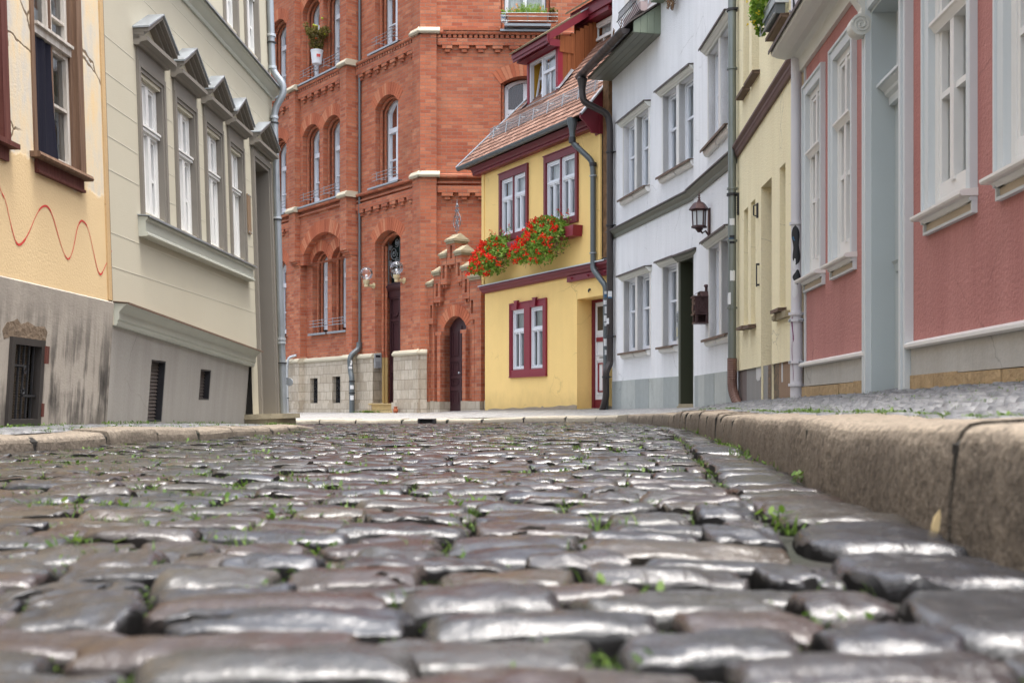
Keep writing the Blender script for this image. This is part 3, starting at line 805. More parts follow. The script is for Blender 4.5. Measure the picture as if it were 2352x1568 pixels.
# one pale dry leaf standing against the kerb joint
lf = MB(); P0 = V(.668, 1.775, -.200)
lo = [(-.012, -.008, 0), (-.015, -.010, .014), (-.010, -.007, .030), (.002, -.003, .043), (.003, -.004, .030), (.000, -.005, .008)]
lf.raw([P0 + V(x, y, z) for x, y, z in lo] + [P0 + V(x + .002, y + .005, z) for x, y, z in lo], [(0, 1, 2, 3, 4, 5), (11, 10, 9, 8, 7, 6)] + [(a, 6 + a, 6 + (a + 1) % 6, (a + 1) % 6) for a in range(6)])
tag(lf.build('dry_leaf', paint('pale_dry_leaf', (.62, .48, .26), .7, .2), loc=P0), 'pale yellow dry leaf standing upright at the dark joint of the kerb', 'leaf')
# street gully set in the far kerb
gp = V(-1.46, 19.62, 0); gz = float(zroad(-1.46, 19.62))
gl = thing('street_gully', 'dark cast iron gully inlet set into the far kerb', 'gully', (gp[0], gp[1], gz))
FGu = Frame((-1.62, 19.70), (-1.02, 19.40))
b = MB()
b.box(FGu, .0, .34, -.02, .05, gz - .03, gz + .008).box(FGu, 0, .04, -.02, .045, gz + .008, gz + .075).box(FGu, .30, .34, -.02, .045, gz + .008, gz + .075).box(FGu, 0, .34, -.02, .045, gz + .075, gz + .090)
b.build('frame', M['iron'], gl)
b = MB(); b.box(FGu, .04, .30, -.03, .02, gz + .008, gz + .075); b.build('opening', M['dark'], gl)

# ================================================================ BUILDING HELPERS
def ring(mb, F, s0, s1, h0, h1, w, n0, n1, bottom=True, top=True):
    """rectangular frame of bar width w"""
    mb.box(F, s0, s0 + w, n0, n1, h0, h1); mb.box(F, s1 - w, s1, n0, n1, h0, h1)
    if top: mb.box(F, s0 + w, s1 - w, n0, n1, h1 - w, h1)
    if bottom: mb.box(F, s0 + w, s1 - w, n0, n1, h0, h0 + w)
def arch_ring(mb, F, s0, s1, hs, rise, w, n0, n1, k=14):
    o = arc(s0, s1, hs, rise, k)
    i = arc(s0 + w, s1 - w, hs, max(rise - w * .6, .02), k)
    i = [(s, h - (0 if 0 < j < k else 0)) for j, (s, h) in enumerate(i)]
    i = [(a[0], min(a[1], b[1] - w * .75)) for a, b in zip(i, o)]
    for j in range(k):
        mb.prism(F, [o[j], o[j + 1], i[j + 1], i[j]], n0, n1)
def curtain(F, s0, s1, n, h0, h1, mat, parent, folds=9, amp=.018, name='curtain', rise=0):
    mb = MB(); k = max(4, int((s1 - s0) * folds * 4)); ph = rnd.uniform(0, 6)
    P = []
    for j in range(k + 1):
        s = s0 + (s1 - s0) * j / k; P.append((s, n + amp * math.sin(2 * math.pi * folds * (s - s0) + ph + .8 * math.sin(5 * s))))
    for a, b in zip(P, P[1:]): mb.quad(F.P(a[0], a[1], h0), F.P(b[0], b[1], h0), F.P(b[0], b[1], h1), F.P(a[0], a[1], h1))
    return mb.build(name, mat, parent, smooth=True)
def window(parent, F, s0, s1, h0, h1, n, mat, fw=.055, vbars=(), hbars=(), rise=0.0, cur=None, cur_spans=None, dep=.07, name='window', glass=None, cur_n=.05, label=None, bottom_w=None, back=True):
    """a window: frame with its bars; its panes and curtain are sub-parts. vbars (s,w,h0,h1,proud) hbars (h,w,s0,s1,proud)"""
    mb = MB(); bw = bottom_w or fw
    top = h1 if rise == 0 else h1 - rise
    mb.box(F, s0, s0 + fw, n - dep, n, h0, top); mb.box(F, s1 - fw, s1, n - dep, n, h0, top)
    mb.box(F, s0 + fw, s1 - fw, n - dep, n, h0, h0 + bw)
    if rise == 0: mb.box(F, s0 + fw, s1 - fw, n - dep, n, h1 - fw, h1)
    else: arch_ring(mb, F, s0, s1, top, rise, fw, n - dep, n)
    for (s, w, a, b, p) in vbars: mb.box(F, s - w / 2, s + w / 2, n - dep + .012, n + p, h0 + bw if a is None else a, h1 - fw if b is None else b)
    for (h, w, a, b, p) in hbars: mb.box(F, s0 + fw if a is None else a, s1 - fw if b is None else b, n - dep + .010, n + p + .002, h - w / 2, h + w / 2)
    o = mb.build(name, mat, parent, label=label)
    g_ = MB(); gn = n - dep * .65
    if rise == 0: g_.quad(F.P(s0, gn, h0), F.P(s1, gn, h0), F.P(s1, gn, h1), F.P(s0, gn, h1))
    else:
        pts = [(s0 + .01, h0)] + [(s, h - .01) for s, h in arc(s0 + .01, s1 - .01, top, rise)] + [(s1 - .01, h0)]
        g_.raw([F.P(s, gn, h) for s, h in pts], [tuple(range(len(pts)))])
    g_.build('pane', glass or M['glass'], o)
    if cur:
        for (a, b) in (cur_spans or [(s0 + .01, s1 - .01)]): curtain(F, a, b, n - dep - cur_n, h0 + .01, (h1 if rise == 0 else h1) - .01, cur, o)
    return o
def voussoirs(F, s0, s1, hs, rise, th, n0, n1, parent, step=.085, name='brick_arch'):
    mb = MB(); w = s1 - s0; rad = (w * w / 4 + rise * rise) / (2 * rise); cs = (s0 + s1) / 2; ch = hs + rise - rad
    a0 = math.atan2(hs - ch, s0 - cs); a1 = math.atan2(hs - ch, s1 - cs); k = int(abs(a1 - a0) * rad / step)
    for i in range(k):
        u = a0 + (a1 - a0) * (i + .06) / k; v = a0 + (a1 - a0) * (i + .94) / k
        pr = rnd.uniform(0, .004)
        mb.prism(F, [(cs + rad * math.cos(u), ch + rad * math.sin(u)), (cs + rad * math.cos(v), ch + rad * math.sin(v)), (cs + (rad + th) * math.cos(v), ch + (rad + th) * math.sin(v)), (cs + (rad + th) * math.cos(u), ch + (rad + th) * math.sin(u))], n0, n1 + pr)
    return mb.build(name, M['arch_brick'], parent)
def scroll(c, F, r0, turns, sgn=1, a0=0.0, k=26, n=0.0):
    out = []
    for i in range(k):
        t = i / (k - 1); a = a0 + sgn * t * turns * 2 * math.pi; r = r0 * (1 - .85 * t)
        out.append(F.P(c[0] + r * math.cos(a), n, c[1] + r * math.sin(a)))
    return out
def pipe(F, pts, r, seg=12):
    """round a poly-line of (s,n,h) points into pipe bends"""
    P = [F.P(*p) for p in pts]; out = [P[0]]
    for a, b, c in zip(P, P[1:], P[2:]):
        la, lc = np.linalg.norm(a - b), np.linalg.norm(c - b); q = min(.16, la * .45, lc * .45)
        A, C = b + (a - b) / la * q, b + (c - b) / lc * q
        for k in range(7):
            t = k / 6; out.append(A * (1 - t) ** 2 + 2 * b * t * (1 - t) + C * t * t)
    out.append(P[-1]); return out
def collar(F, mb, s, n, h, r, w=.03):
    mb.lathe(F.P(s, n, h), [(r, -w / 2), (r + .012, -w / 2), (r + .012, w / 2), (r, w / 2)], 16)
def foliage(mb, c, rad, n, size, F=None, flat=.8):
    for _ in range(n):
        d = nprng.normal(0, 1, 3); d /= np.linalg.norm(d); q = c + d * np.array(rad) * nprng.uniform(.35, 1) ** .6
        leafpoly(mb, q, size * nprng.uniform(.6, 1.3))
def leafpoly(mb, q, r):
    a = nprng.normal(0, 1, 3); a /= np.linalg.norm(a); b = np.cross(a, nprng.normal(0, 1, 3)); b /= np.linalg.norm(b)
    c_ = np.cross(a, b) * .15
    mb.raw([q + a * r, q + a * .4 * r + b * r * .7 + c_ * r, q - a * .6 * r + b * r * .55, q - a * r * .9, q - a * .6 * r - b * r * .55, q + a * .4 * r - b * r * .7 + c_ * r], [(0, 1, 2, 3, 4, 5)])
def blossom(mb, q, r, k=7):
    for _ in range(k):
        p = q + nprng.normal(0, 1, 3) * r * .55
        leafpoly(mb, p, r * nprng.uniform(.4, .62))

# ================================================================ LEFT: CREAM HOUSE
cream = thing('cream_house', 'weathered cream house with peeling plaster, red squiggle of graffiti and black stained plinth', 'house', FC.P(1.9, 0, -.14))
FCp = FC.hinged(.90, -3.6)            # the plinth leans the other way
mb = MB(); rv = MB()
S0 = -7.0
W1 = (2.44, 3.25, 1.86, 3.9, 0, .16); W0 = (1.15, 2.02, 1.84, 3.9, 0, .16)
wall(mb, FC, S0, FC.L, .90, 5.8, [W1, W0])
shell(mb, FC, S0, FC.L - .01, .88, 5.8, 7.0, n=-.02)
mb.build('wall', M['cream'], cream)
mb = MB()
ops = [(2.01, 2.51, -.12 - .90, .505 - .90, 0, .20)]
mb.box(FCp, S0, FC.L + .02, -.35, -.30, -1.45, .02)
wall(mb, FCp, S0, FC.L + .02, -1.45, .0, ops, n=.022)
mb.quad(FCp.P(S0, .022, 0), FCp.P(FC.L + .02, .022, 0), FCp.P(FC.L + .02, -.02, .022), FCp.P(S0, -.02, .022))
mb.quad(FCp.P(FC.L + .02, .022, -1.45), FCp.P(FC.L + .02, -.3, -1.45), FCp.P(FC.L + .02, -.3, 0), FCp.P(FC.L + .02, .022, 0))
mb.build('plinth', M['stained'], cream)
# broken plaster above the cellar opening
mb = MB()
pts = [(1.93, -.42), (1.90, -.36), (1.96, -.30), (2.05, -.285), (2.10, -.265), (2.16, -.30), (2.26, -.275), (2.38, -.30), (2.52, -.29), (2.57, -.33), (2.55, -.40), (2.50, -.398), (2.01, -.398)]
mb.prism(FCp, pts, .0, .024); mb.build('broken_plaster', plaster('bare_masonry_patch', (.22, .165, .115), .3, 18, .9, .4, (.06, .05, .04), gd=.02), cream)
# main window
mb = MB(); mb.box(FC, 2.425, 2.478, -.10, .012, 1.87, 3.9); mb.box(FC, 3.16, 3.262, -.10, .035, 1.87, 3.9); mb.box(FC, 3.10, 3.16, -.12, .0, 1.87, 3.9)
w = mb.build('window', M['wood_old'], cream)
mb = MB(); mb.box(FC, 2.478, 3.10, -.10, .012, 2.785, 2.845); mb.box(FC, 2.478, 3.10, -.10, .035, 2.845, 2.868); mb.build('transom', M['old_white'], w)
mb = MB(); mb.box(FC, 2.765, 2.80, -.105, -.005, 1.87, 2.78); mb.box(FC, 2.77, 2.80, -.105, -.01, 2.87, 3.9); mb.build('mullion', M['wood_old'], w)
mb = MB()
for (a, b, c, d) in ((2.80, 2.83, 1.90, 2.78), (3.06, 3.10, 1.90, 2.78), (2.50, 2.53, 2.87, 3.9), (2.74, 2.77, 2.87, 3.9), (2.80, 2.83, 2.87, 3.9), (3.06, 3.10, 2.87, 3.9)): mb.box(FC, a, b, -.10, -.018, c, d)
for (a, b, h, t) in ((2.83, 3.06, 2.33, .022), (2.83, 3.06, 1.90, .035), (2.83, 3.06, 2.75, .035), (2.83, 3.06, 3.02, .02)): mb.box(FC, a, b, -.098, -.020, h, h + t)
mb.build('sash', M['old_white'], w)
mb = MB(); mb.quad(FC.P(2.47, -.05, 1.87), FC.P(3.1, -.05, 1.87), FC.P(3.1, -.05, 3.9), FC.P(2.47, -.05, 3.9)); mb.build('pane', M['glass'], w)
mb = MB()
K = 10
for i in range(K):
    for j in range(14):
        def pp(i, j):
            f, q = i / K, j / 14
            h = 2.775 - (2.775 - 1.865 + .05 * f) * q
            return FC.P(2.482 + .282 * f + (.05 * q * q if f > .8 else 0), -.008 + .014 * math.sin(5 * f + 3 * q) * q + .008 * math.sin(14 * f), h)
        mb.quad(pp(i, j), pp(i + 1, j), pp(i + 1, j + 1), pp(i, j + 1))
mb.build('cloth', M['cloth_navy'], w, smooth=True)
mb = MB(); mb.box(FC, 2.84, 2.865, -.07, -.06, 2.44, 2.62); mb.build('yellow_strip', M['petal_yellow'], w)
curtain(FC, 2.5, 3.1, -.24, 2.0, 3.9, M['curtain_grey'], w, 7)
mb = MB(); mb.profile(FC, [(-.10, 1.84), (.075, 1.835), (.085, 1.85), (.075, 1.875), (-.10, 1.885)], 2.36, 3.29); mb.build('sill', M['wood_old'], w)
mb = MB(); mb.box(FC, 2.43, 3.24, -.02, .022, 1.735, 1.838); mb.box(FC, 2.43, 3.24, .022, .036, 1.735, 1.755); mb.build('apron', M['old_red'], w)
# second window, mostly outside the view
mb = MB(); mb.box(FC, 1.93, 2.02, -.10, .035, 1.87, 3.9); mb.box(FC, 1.15, 1.24, -.10, .035, 1.87, 3.9); mb.box(FC, 1.55, 1.62, -.10, -.02, 1.87, 3.9); mb.box(FC, 1.24, 1.93, -.10, -.02, 2.75, 2.85)
w = mb.build('window', M['old_red'], cream)
mb = MB(); mb.quad(FC.P(1.2, -.085, 1.87), FC.P(2.0, -.085, 1.87), FC.P(2.0, -.085, 3.9), FC.P(1.2, -.085, 3.9)); mb.build('pane', M['glass'], w)
mb = MB(); mb.profile(FC, [(-.10, 1.82), (.075, 1.815), (.075, 1.85), (-.10, 1.86)], 1.08, 2.07); mb.build('sill', M['old_red'], w)
mb = MB(); mb.box(FC, 1.16, 2.01, -.02, .022, 1.72, 1.815); mb.build('apron', M['old_red'], w)
curtain(FC, 1.2, 2.0, -.22, 1.9, 3.9, M['curtain_grey'], w, 7)
# corner bead
mb = MB(); mb.box(FC, FC.L - .06, FC.L + .012, -.05, .014, .92, 5.8); mb.build('corner_strip', plaster('corner_strip_render', (.55, .38, .20), .2, 40, .6, .5), cream)
mb = MB(); mb.box(FC, FC.L + .014, FC.L + .028, -.06, .010, .92, 5.8); mb.build('joint_gap', M['dark'], cream)
# graffiti line
gpx = [(-30, 300), (-14, 385), (0, 435), (12, 462), (22, 505), (33, 548), (42, 562), (53, 555), (66, 533), (80, 500), (92, 479), (104, 473), (114, 482), (123, 505), (133, 540), (144, 575), (152, 592), (158, 594), (165, 580), (171, 555), (177, 524), (184, 509), (190, 508), (199, 519), (207, 545), (216, 587), (224, 620), (231, 630), (239, 616), (250, 590), (257, 574)]
def on_plane(F, u, v, off=0.0):
    d = V((u - CX) / FPX, 1, (HY - v) / FPX); o = F.o + F.n * off
    q = d * ((o @ F.n) / (d @ F.n)) - F.o
    return float(q @ F.t), float(q @ F.w)
gp_ = [on_plane(FC, u, v) for u, v in gpx]; sm = smooth_poly(gp_, .012); mb = MB()
for i in range(len(sm) - 1):
    d = sm[i + 1] - sm[i]; d /= np.linalg.norm(d) + 1e-9; nrm_ = V(-d[1], d[0])
    wdt = .0030 + .0022 * (0.5 + .5 * math.sin(i * .11)) + (.003 if abs(d[0]) > .75 else 0)
    d2 = sm[min(i + 2, len(sm) - 1)] - sm[i + 1]; d2 = d2 / (np.linalg.norm(d2) + 1e-9) if np.linalg.norm(d2) > 1e-6 else d; n2 = V(-d2[1], d2[0])
    a, b = sm[i], sm[i + 1]
    mb.quad(FC.P(*(a + nrm_ * wdt)[[0]], .003, (a + nrm_ * wdt)[1]), FC.P((b + n2 * wdt)[0], .003, (b + n2 * wdt)[1]), FC.P((b - n2 * wdt)[0], .003, (b - n2 * wdt)[1]), FC.P((a - nrm_ * wdt)[0], .003, (a - nrm_ * wdt)[1]))
mb.build('graffiti', M['spray_red'], cream)
# cellar grille
gr_ = MB(); F_ = FCp; z0, z1 = -.12 - .90, .505 - .90
for a, b, c, d in ((2.01, 2.06, z0, z1), (2.455, 2.51, z0, z1), (2.06, 2.455, z1 - .05, z1), (2.06, 2.455, z0, z0 + .045)): gr_.box(F_, a, b, -.03, .045, c, d)
grille = gr_.build('cellar_grille', metal('rusty_iron_frame', (.055, .048, .044), .6, .4, .4), cream)
mb = MB()
for k in range(5): s = 2.115 + k * .072; mb.box(F_, s - .006, s + .006, .0, .014, z0 + .04, z1 - .04)
mb.box(F_, 2.06, 2.27, .014, .022, z0 + .42, z0 + .435); mb.box(F_, 2.25, 2.455, .014, .022, z0 + .205, z0 + .22)
mb.tube(scroll((2.27, z0 + .39), F_, .035, .8, 1, 1.5, 14, .02), .006, 6); mb.tube(scroll((2.255, z0 + .25), F_, .035, .8, 1, 3.0, 14, .02), .006, 6)
mb.build('bars', M['iron'], grille)
mb = MB()
mb.box(F_, 2.02, 2.50, -.20, -.19, z0, z1)
for k in range(30): mb.box(F_, 2.03, 2.49, -.06, -.045, z0 + .03 + k * .0195, z0 + .042 + k * .0195)
mb.build('louvre', paint('brown_louvre', (.11, .085, .06), .6, .3), grille)
mb = MB(); mb.box(F_, 2.50, 2.545, .0, .06, z1 - .17, z1 - .04); mb.box(F_, 2.50, 2.53, .0, .055, z0 + .06, z0 + .16); mb.build('hinge', M['old_red'], grille)

# ================================================================ LEFT: GREY HOUSE
grey = thing('grey_house', 'grey plastered house with five pedimented openings and sloping plinth cornice', 'house', FG.P(2, 0, -.17))
GL = 6.0
FGp = FG.hinged(.80, -4.2)
wins = [(.785, 1.515), (1.795, 2.52), (2.785, 3.495), (3.715, 4.38)]
ops = [(a + .085, b - .085, 1.83, 3.09, 0, .14) for a, b in wins] + [(4.88, 5.60, -.3, 3.22, 0, .55)]
upw = [(2.75, 3.28), (3.72, 4.35), (4.66, 5.36)]

ops += [(a + .06, b - .06, 4.62, 6.3, 0, .12) for a, b in upw[1:]]
mb = MB(); wall(mb, FG, .03, 4.47, .76, 6.5, ops); wall(mb, FG, 4.47, GL, -.6, 6.5, ops); shell(mb, FG, .03, GL, .70, 6.5, 6.5, n=-.02); mb.quad(FG.P(GL, -.02, -.6), FG.P(GL, -6.5, -.6), FG.P(GL, -6.5, .70), FG.P(GL, -.02, .70))
mb.quad(FG.P(.03, 0, .715), FG.P(4.47, 0, .53), FG.P(4.47, 0, .76), FG.P(.03, 0, .76))
# scored joints between the plaster courses
mb.build('wall', M['grey_wall'], grey)
mb = MB()
segs = [(.03, .76), (1.54, 1.77), (2.54, 2.76), (3.52, 3.69), (4.40, 4.74)]
for h in (1.216, 1.51): mb.box(FG, .03, 4.74, -.01, .0022, h - .004, h + .004)
for h in (2.05, 2.337, 2.62, 2.88, 3.20):
    for a, b in segs: mb.box(FG, a, b, -.01, .0022, h - .004, h + .004)
for h in (3.85, 4.12): mb.box(FG, .03, GL, -.01, .0022, h - .004, h + .004)
mb.build('score_line', paint('pale_score_line', (.57, .54, .44), .9), grey)
# plinth below the sloping cornice
pl = lambda s: -.800 + (lin(s, [(0, .74), (4.45, .55)]))      # underside of the cornice in the plinth frame
mb = MB(); v1 = (1.05, 1.45, -.13 - .80, .462 - .80, 0, .12); v2 = (2.556, 2.93, .092 - .80, .425 - .80, 0, .12)
wall(mb, FGp, .02, 4.47, -1.5, .0, [v1, v2]); mb.box(FGp, .02, 4.47, -.30, -.25, -1.5, .0)
mb.quad(FGp.P(4.47, 0, -1.5), FGp.P(4.47, -.3, -1.5), FGp.P(4.47, -.3, 0), FGp.P(4.47, 0, 0))
mb.build('plinth', M['grey_plinth'], grey)
for (a, b, c, d, _, _) in (v1, v2):
    mb = MB(); ring(mb, FGp, a + .001, b - .001, c + .001, d - .001, .016, -.11, -.004)  # dark ring covers the reveal, standing for the shade on its jambs
    v = mb.build('basement_vent', M['iron'], grey)
    mb = MB(); k = int((d - c) / .034)
    for i in range(k): mb.profile(FGp, [(-.070, c + .012 + i * .034), (-.058, c + .012 + i * .034), (-.070, c + .036 + i * .034)], a + .02, b - .02)
    mb.box(FGp, a + .012, b - .012, -.085, -.072, c + .01, d - .01)
    mb.build('louvre', paint('perforated_brown_slats', (.12, .10, .088), .5, .2), v)
mb = MB(); prof = [(-.05, -.012), (.020, -.012), (.032, .010), (.030, .030), (.045, .040), (.048, .10), (.055, .112), (.095, .150), (.118, .165), (.125, .170), (-.05, .185)]
mb.profile(FG, prof, .06, 4.52, .724, .533); mb.build('plinth_cornice', M['grey_light'], grey)
mb = MB(); mb.profile(FG, [(-.02, .190), (.132, .174), (.136, .160), (.140, .160), (.140, .180), (-.02, .199)], .05, 4.54, .724, .533); mb.build('flashing', M['oak_sill'], grey)
# sill band
mb = MB(); mb.profile(FG, [(-.02, 1.575), (.075, 1.575), (.090, 1.585), (.088, 1.605), (.070, 1.620), (.070, 1.715), (.092, 1.735), (.092, 1.752), (-.02, 1.765)], .715, 4.45); mb.build('sill_band', M['grey_light'], grey)
mb = MB(); mb.profile(FG, [(-.02, 1.768), (.110, 1.755), (.112, 1.742), (.118, 1.742), (.118, 1.762), (-.02, 1.778)], .70, 4.47); mb.build('sill_flashing', M['zinc'], grey)
# windows with pediments
def pediment(parent, F, a, b, h0, apex, mat):
    mb = MB(); d = .13
    mb.profile(F, [(0, h0), (.05, h0), (.065, h0 + .022), (.10, h0 + .030), (d, h0 + .036), (d, h0 + .075), (0, h0 + .085)], a, b)
    c = (a + b) / 2; hh = h0 + .075
    for sg in (-1, 1):
        e = a - .0 if sg < 0 else b + .0
        # raking mouldings: three steps
        for (dn, lo, hi) in ((.060, -.005, .040), (.100, .030, .065), (d + .012, .058, .098)):
            mb.prism(F, [(e, hh + lo - .02), (c, apex - .098 + lo), (c, apex - .098 + hi), (e, hh + hi - .02)], 0, dn)
    mb.build('pediment', mat, parent)
    mb = MB()
    for sg in (-1, 1):
        e = a - .015 if sg < 0 else b + .015
        mb.prism(F, [(e, hh + .078 - .004), (c, apex + .0), (c, apex + .014), (e, hh + .094 - .004)], -.02, d + .03)
    return mb.build('pediment_flashing', M['zinc'], parent)
for (a, b) in wins:
    mb = MB(); ring(mb, FG, a, b, 1.775, 3.21, .05, -.14, .030, bottom=False); ring(mb, FG, a + .05, b - .05, 1.775, 3.16, .037, -.14, .016, bottom=False)
    mb.box(FG, a + .004, b - .004, -.01, .020, 3.21, 3.355)
    wi = mb.build('window', M['grey_trim'], grey)
    pediment(wi, FG, a - .045, b + .045, 3.335, 3.735, M['grey_trim'])
    s0, s1 = a + .087, b - .087; c = (s0 + s1) / 2 - .0
    mb = MB(); ring(mb, FG, s0, s1, 1.80, 3.10, .045, -.12, -.045)
    mb.box(FG, s0 + .045, s1 - .045, -.115, -.035, 2.585, 2.665); mb.box(FG, s0 + .01, s1 - .01, -.10, -.012, 2.61, 2.635); mb.box(FG, s0 + .01, s1 - .01, -.10, .0, 2.642, 2.662)
    mb.box(FG, c - .036, c + .036, -.115, -.028, 1.85, 2.585); mb.box(FG, c - .036, c + .036, -.115, -.035, 2.665, 3.06)
    for (x0, x1) in ((s0 + .045, c - .036), (c + .036, s1 - .045)):
        ring(mb, FG, x0, x1, 1.845, 2.585, .032, -.11, -.060); ring(mb, FG, x0, x1, 2.665, 3.055, .030, -.11, -.060)
        mb.box(FG, x0 + .03, x1 - .03, -.108, -.066, 2.18, 2.205)
    mb.profile(FG, [(-.1, 1.80), (-.01, 1.79), (.0, 1.80), (-.01, 1.815), (-.1, 1.835)], s0 - .0, s1 + .0)
    mb.build('frame', M['white_paint'], wi)
    mb = MB(); mb.quad(FG.P(s0, -.092, 1.82), FG.P(s1, -.092, 1.82), FG.P(s1, -.092, 3.08), FG.P(s0, -.092, 3.08)); mb.build('pane', M['glass'], wi)
    curtain(FG, s0 + .01, s1 - .01, -.19, 1.83, 3.08, M['curtain_grey'], wi, 8)
for (a, b) in upw[1:]:
    mb = MB(); ring(mb, FG, a, b, 4.50, 6.32, .062, -.12, .026, bottom=False)
    wi = mb.build('window', M['grey_trim'], grey)
    s0, s1 = a + .064, b - .064; c = (s0 + s1) / 2
    mb = MB(); ring(mb, FG, s0, s1, 4.60, 6.3, .045, -.11, -.04); mb.box(FG, c - .034, c + .034, -.11, -.028, 4.64, 6.26); mb.box(FG, s0, s1, -.105, -.02, 5.36, 5.43)
    for (x0, x1) in ((s0 + .045, c - .034), (c + .034, s1 - .045)): mb.box(FG, x0, x1, -.10, -.06, 4.98, 5.005); mb.box(FG, x0, x1, -.108, -.05, 4.645, 4.69)
    mb.build('frame', M['white_paint'], wi)
    mb = MB(); mb.quad(FG.P(s0, -.085, 4.6), FG.P(s1, -.085, 4.6), FG.P(s1, -.085, 6.3), FG.P(s0, -.085, 6.3)); mb.build('pane', M['glass'], wi)
    curtain(FG, s0, s1, -.19, 4.62, 6.28, M['curtain_grey'], wi, 8)
# string course under the upper floor
mb = MB(); mb.profile(FG, [(-.01, 4.26), (.022, 4.26), (.030, 4.28), (.030, 4.30), (.060, 4.325), (.095, 4.36), (.125, 4.375), (.125, 4.398), (-.01, 4.41)], .03, GL + .06); mb.build('string_course', M['grey_light'], grey)
mb = MB(); mb.profile(FG, [(-.01, 4.413), (.14, 4.400), (.145, 4.385), (.150, 4.385), (.150, 4.408), (-.01, 4.425)], .03, GL + .08); mb.build('string_flashing', M['zinc'], grey)
# doorway at the far end
mb = MB(); ring(mb, FG, 4.76, 5.70, -.25, 3.30, .075, -.55, .040, bottom=False); ring(mb, FG, 4.835, 5.625, -.25, 3.225, .045, -.55, .022, bottom=False)
mb.box(FG, 4.77, 5.69, -.01, .020, 3.30, 3.37)
dw = mb.build('doorway', M['grey_trim'], grey)
pediment(dw, FG, 4.72, 5.74, 3.345, 3.745, M['grey_trim'])
mb = MB(); mb.box(FG, 4.88, 5.58, -.50, -.46, -.05, 3.18); ring(mb, FG, 4.96, 5.20, .3, 1.2, .03, -.46, -.44); ring(mb, FG, 5.26, 5.50, .3, 1.2, .03, -.46, -.44); mb.build('door', M['grey_trim'], dw)
mb = MB(); mb.box(FG, 4.42, 6.03, -.20, .24, -.135, -.07); mb.box(FG, 4.46, 5.99, -.20, .19, -.45, -.135); mb.build('door_step', M['cap_stone'], grey)
mb = MB(); mb.box(FG, 4.49, 4.63, .004, .018, 2.19, 2.68); pl_ = mb.build('wall_plate', metal('brown_metal_plate', (.30, .21, .14), .4, .4, .2), grey)
mb = MB()
for (s, h) in ((4.505, 2.665), (4.615, 2.665), (4.505, 2.205), (4.615, 2.205)): mb.lathe(FG.P(s, .018, h), [(.008, 0), (.008, .012), (.001, .014)], 8, FG.n)
mb.build('screw', M['zinc'], pl_)
# gable end of the grey house towards the side street is its shell; zinc drainpipe at the corner
dp = thing('drainpipe', 'tall zinc drainpipe with S-bend at the corner of the grey pedimented house', 'drainpipe', FG.P(5.85, .1, -.1), 'drainpipes on the house fronts')
r = .047
pth = pipe(FG, [(5.86, .055, 6.4), (5.86, .055, 4.62), (5.88, .19, 4.44), (5.88, .19, 4.30), (5.86, .06, 4.08), (5.86, .06, -.12)], r)
mb = MB(); mb.tube(pth, r, 16); mb.build('pipe', M['zinc'], dp, smooth=True)
mb = MB()
for h in (5.1, 4.66, 3.98, 2.6, .95, .90): collar(FG, mb, 5.86, .058, h, r, .035)
mb.build('sleeve', M['zinc_pale'], dp)
for h in (5.0, 3.9, 2.58, .62):
    mb = MB(); collar(FG, mb, 5.86, .058, h, r + .002, .018); mb.box(FG, 5.85, 5.87, -.01, .06, h - .006, h + .006); mb.build('bracket', M['iron'], dp)
mb = MB(); mb.lathe(FG.P(5.93, .13, .36), [(.055, 0), (.055, .012), (.001, .014)], 14, FG.t * .9 + FG.n * .4); mb.build('cleaning_cover', M['zinc_pale'], dp)

# ================================================================ BRICK HOUSE
brick = thing('brick_house', 'tall red brick house with arched windows, pilasters and dentilled string courses', 'house', FB.P(5, 0, -.1))
TOP = 13.5
N1, N2, NL = .03, -.15, .0            # bay with paired windows, bay with the door, bay behind the grey house
def opening(a, b, h0, spring, rise, dep): return (a, b, h0, spring, rise, dep)
mb = MB()
UP = [(2.77, 3.77), (3.98, 4.98)]
lowops = [(2.97, 3.86, 2.10, 4.10, .25, .42), (4.10, 4.99, 2.10, 4.10, .25, .42)]
# paired-window bay: recessed lower wall, then the upper wall carried on a wide segmental arch
wall(mb, FB, 2.45, 5.50, 1.30, 4.95, lowops, n=-.17)
upops = [(a, b, 5.62, 7.58, .26, .42) for a, b in UP] + [(a, b, 9.06, 11.05, .28, .42) for a, b in UP]
big = (2.82, 5.10, 4.0, 4.28, .50, .20)
wall(mb, FB, 2.55, 5.30, 4.0, TOP, upops + [big], n=N1)
# pilasters: slender below, corbelled out above
for a, b in ((2.25, 2.62), (5.23, 5.57)):
    pm = MB(); pm.box(FB, a, b, -.3, .20, 4.12, TOP)
    pm.box(FB, a + .02, b, -.3, .035, 1.25, 4.0)
    for k in range(3): pm.box(FB, a + .012 - k * .004, b, -.3, .06 + k * .048, 3.96 + k * .055, 4.02 + k * .055)
    pm.build('pilaster', M['brick'], brick)
# door bay
d2ops = [(6.46, 7.56, 5.62, 7.60, .26, .42), (6.44, 7.54, 9.06, 11.05, .28, .42), (6.44, 7.67, -.5, 4.20, .26, .62)]
wall(mb, FB, 5.50, 8.50, 1.28, TOP, d2ops, n=N2)
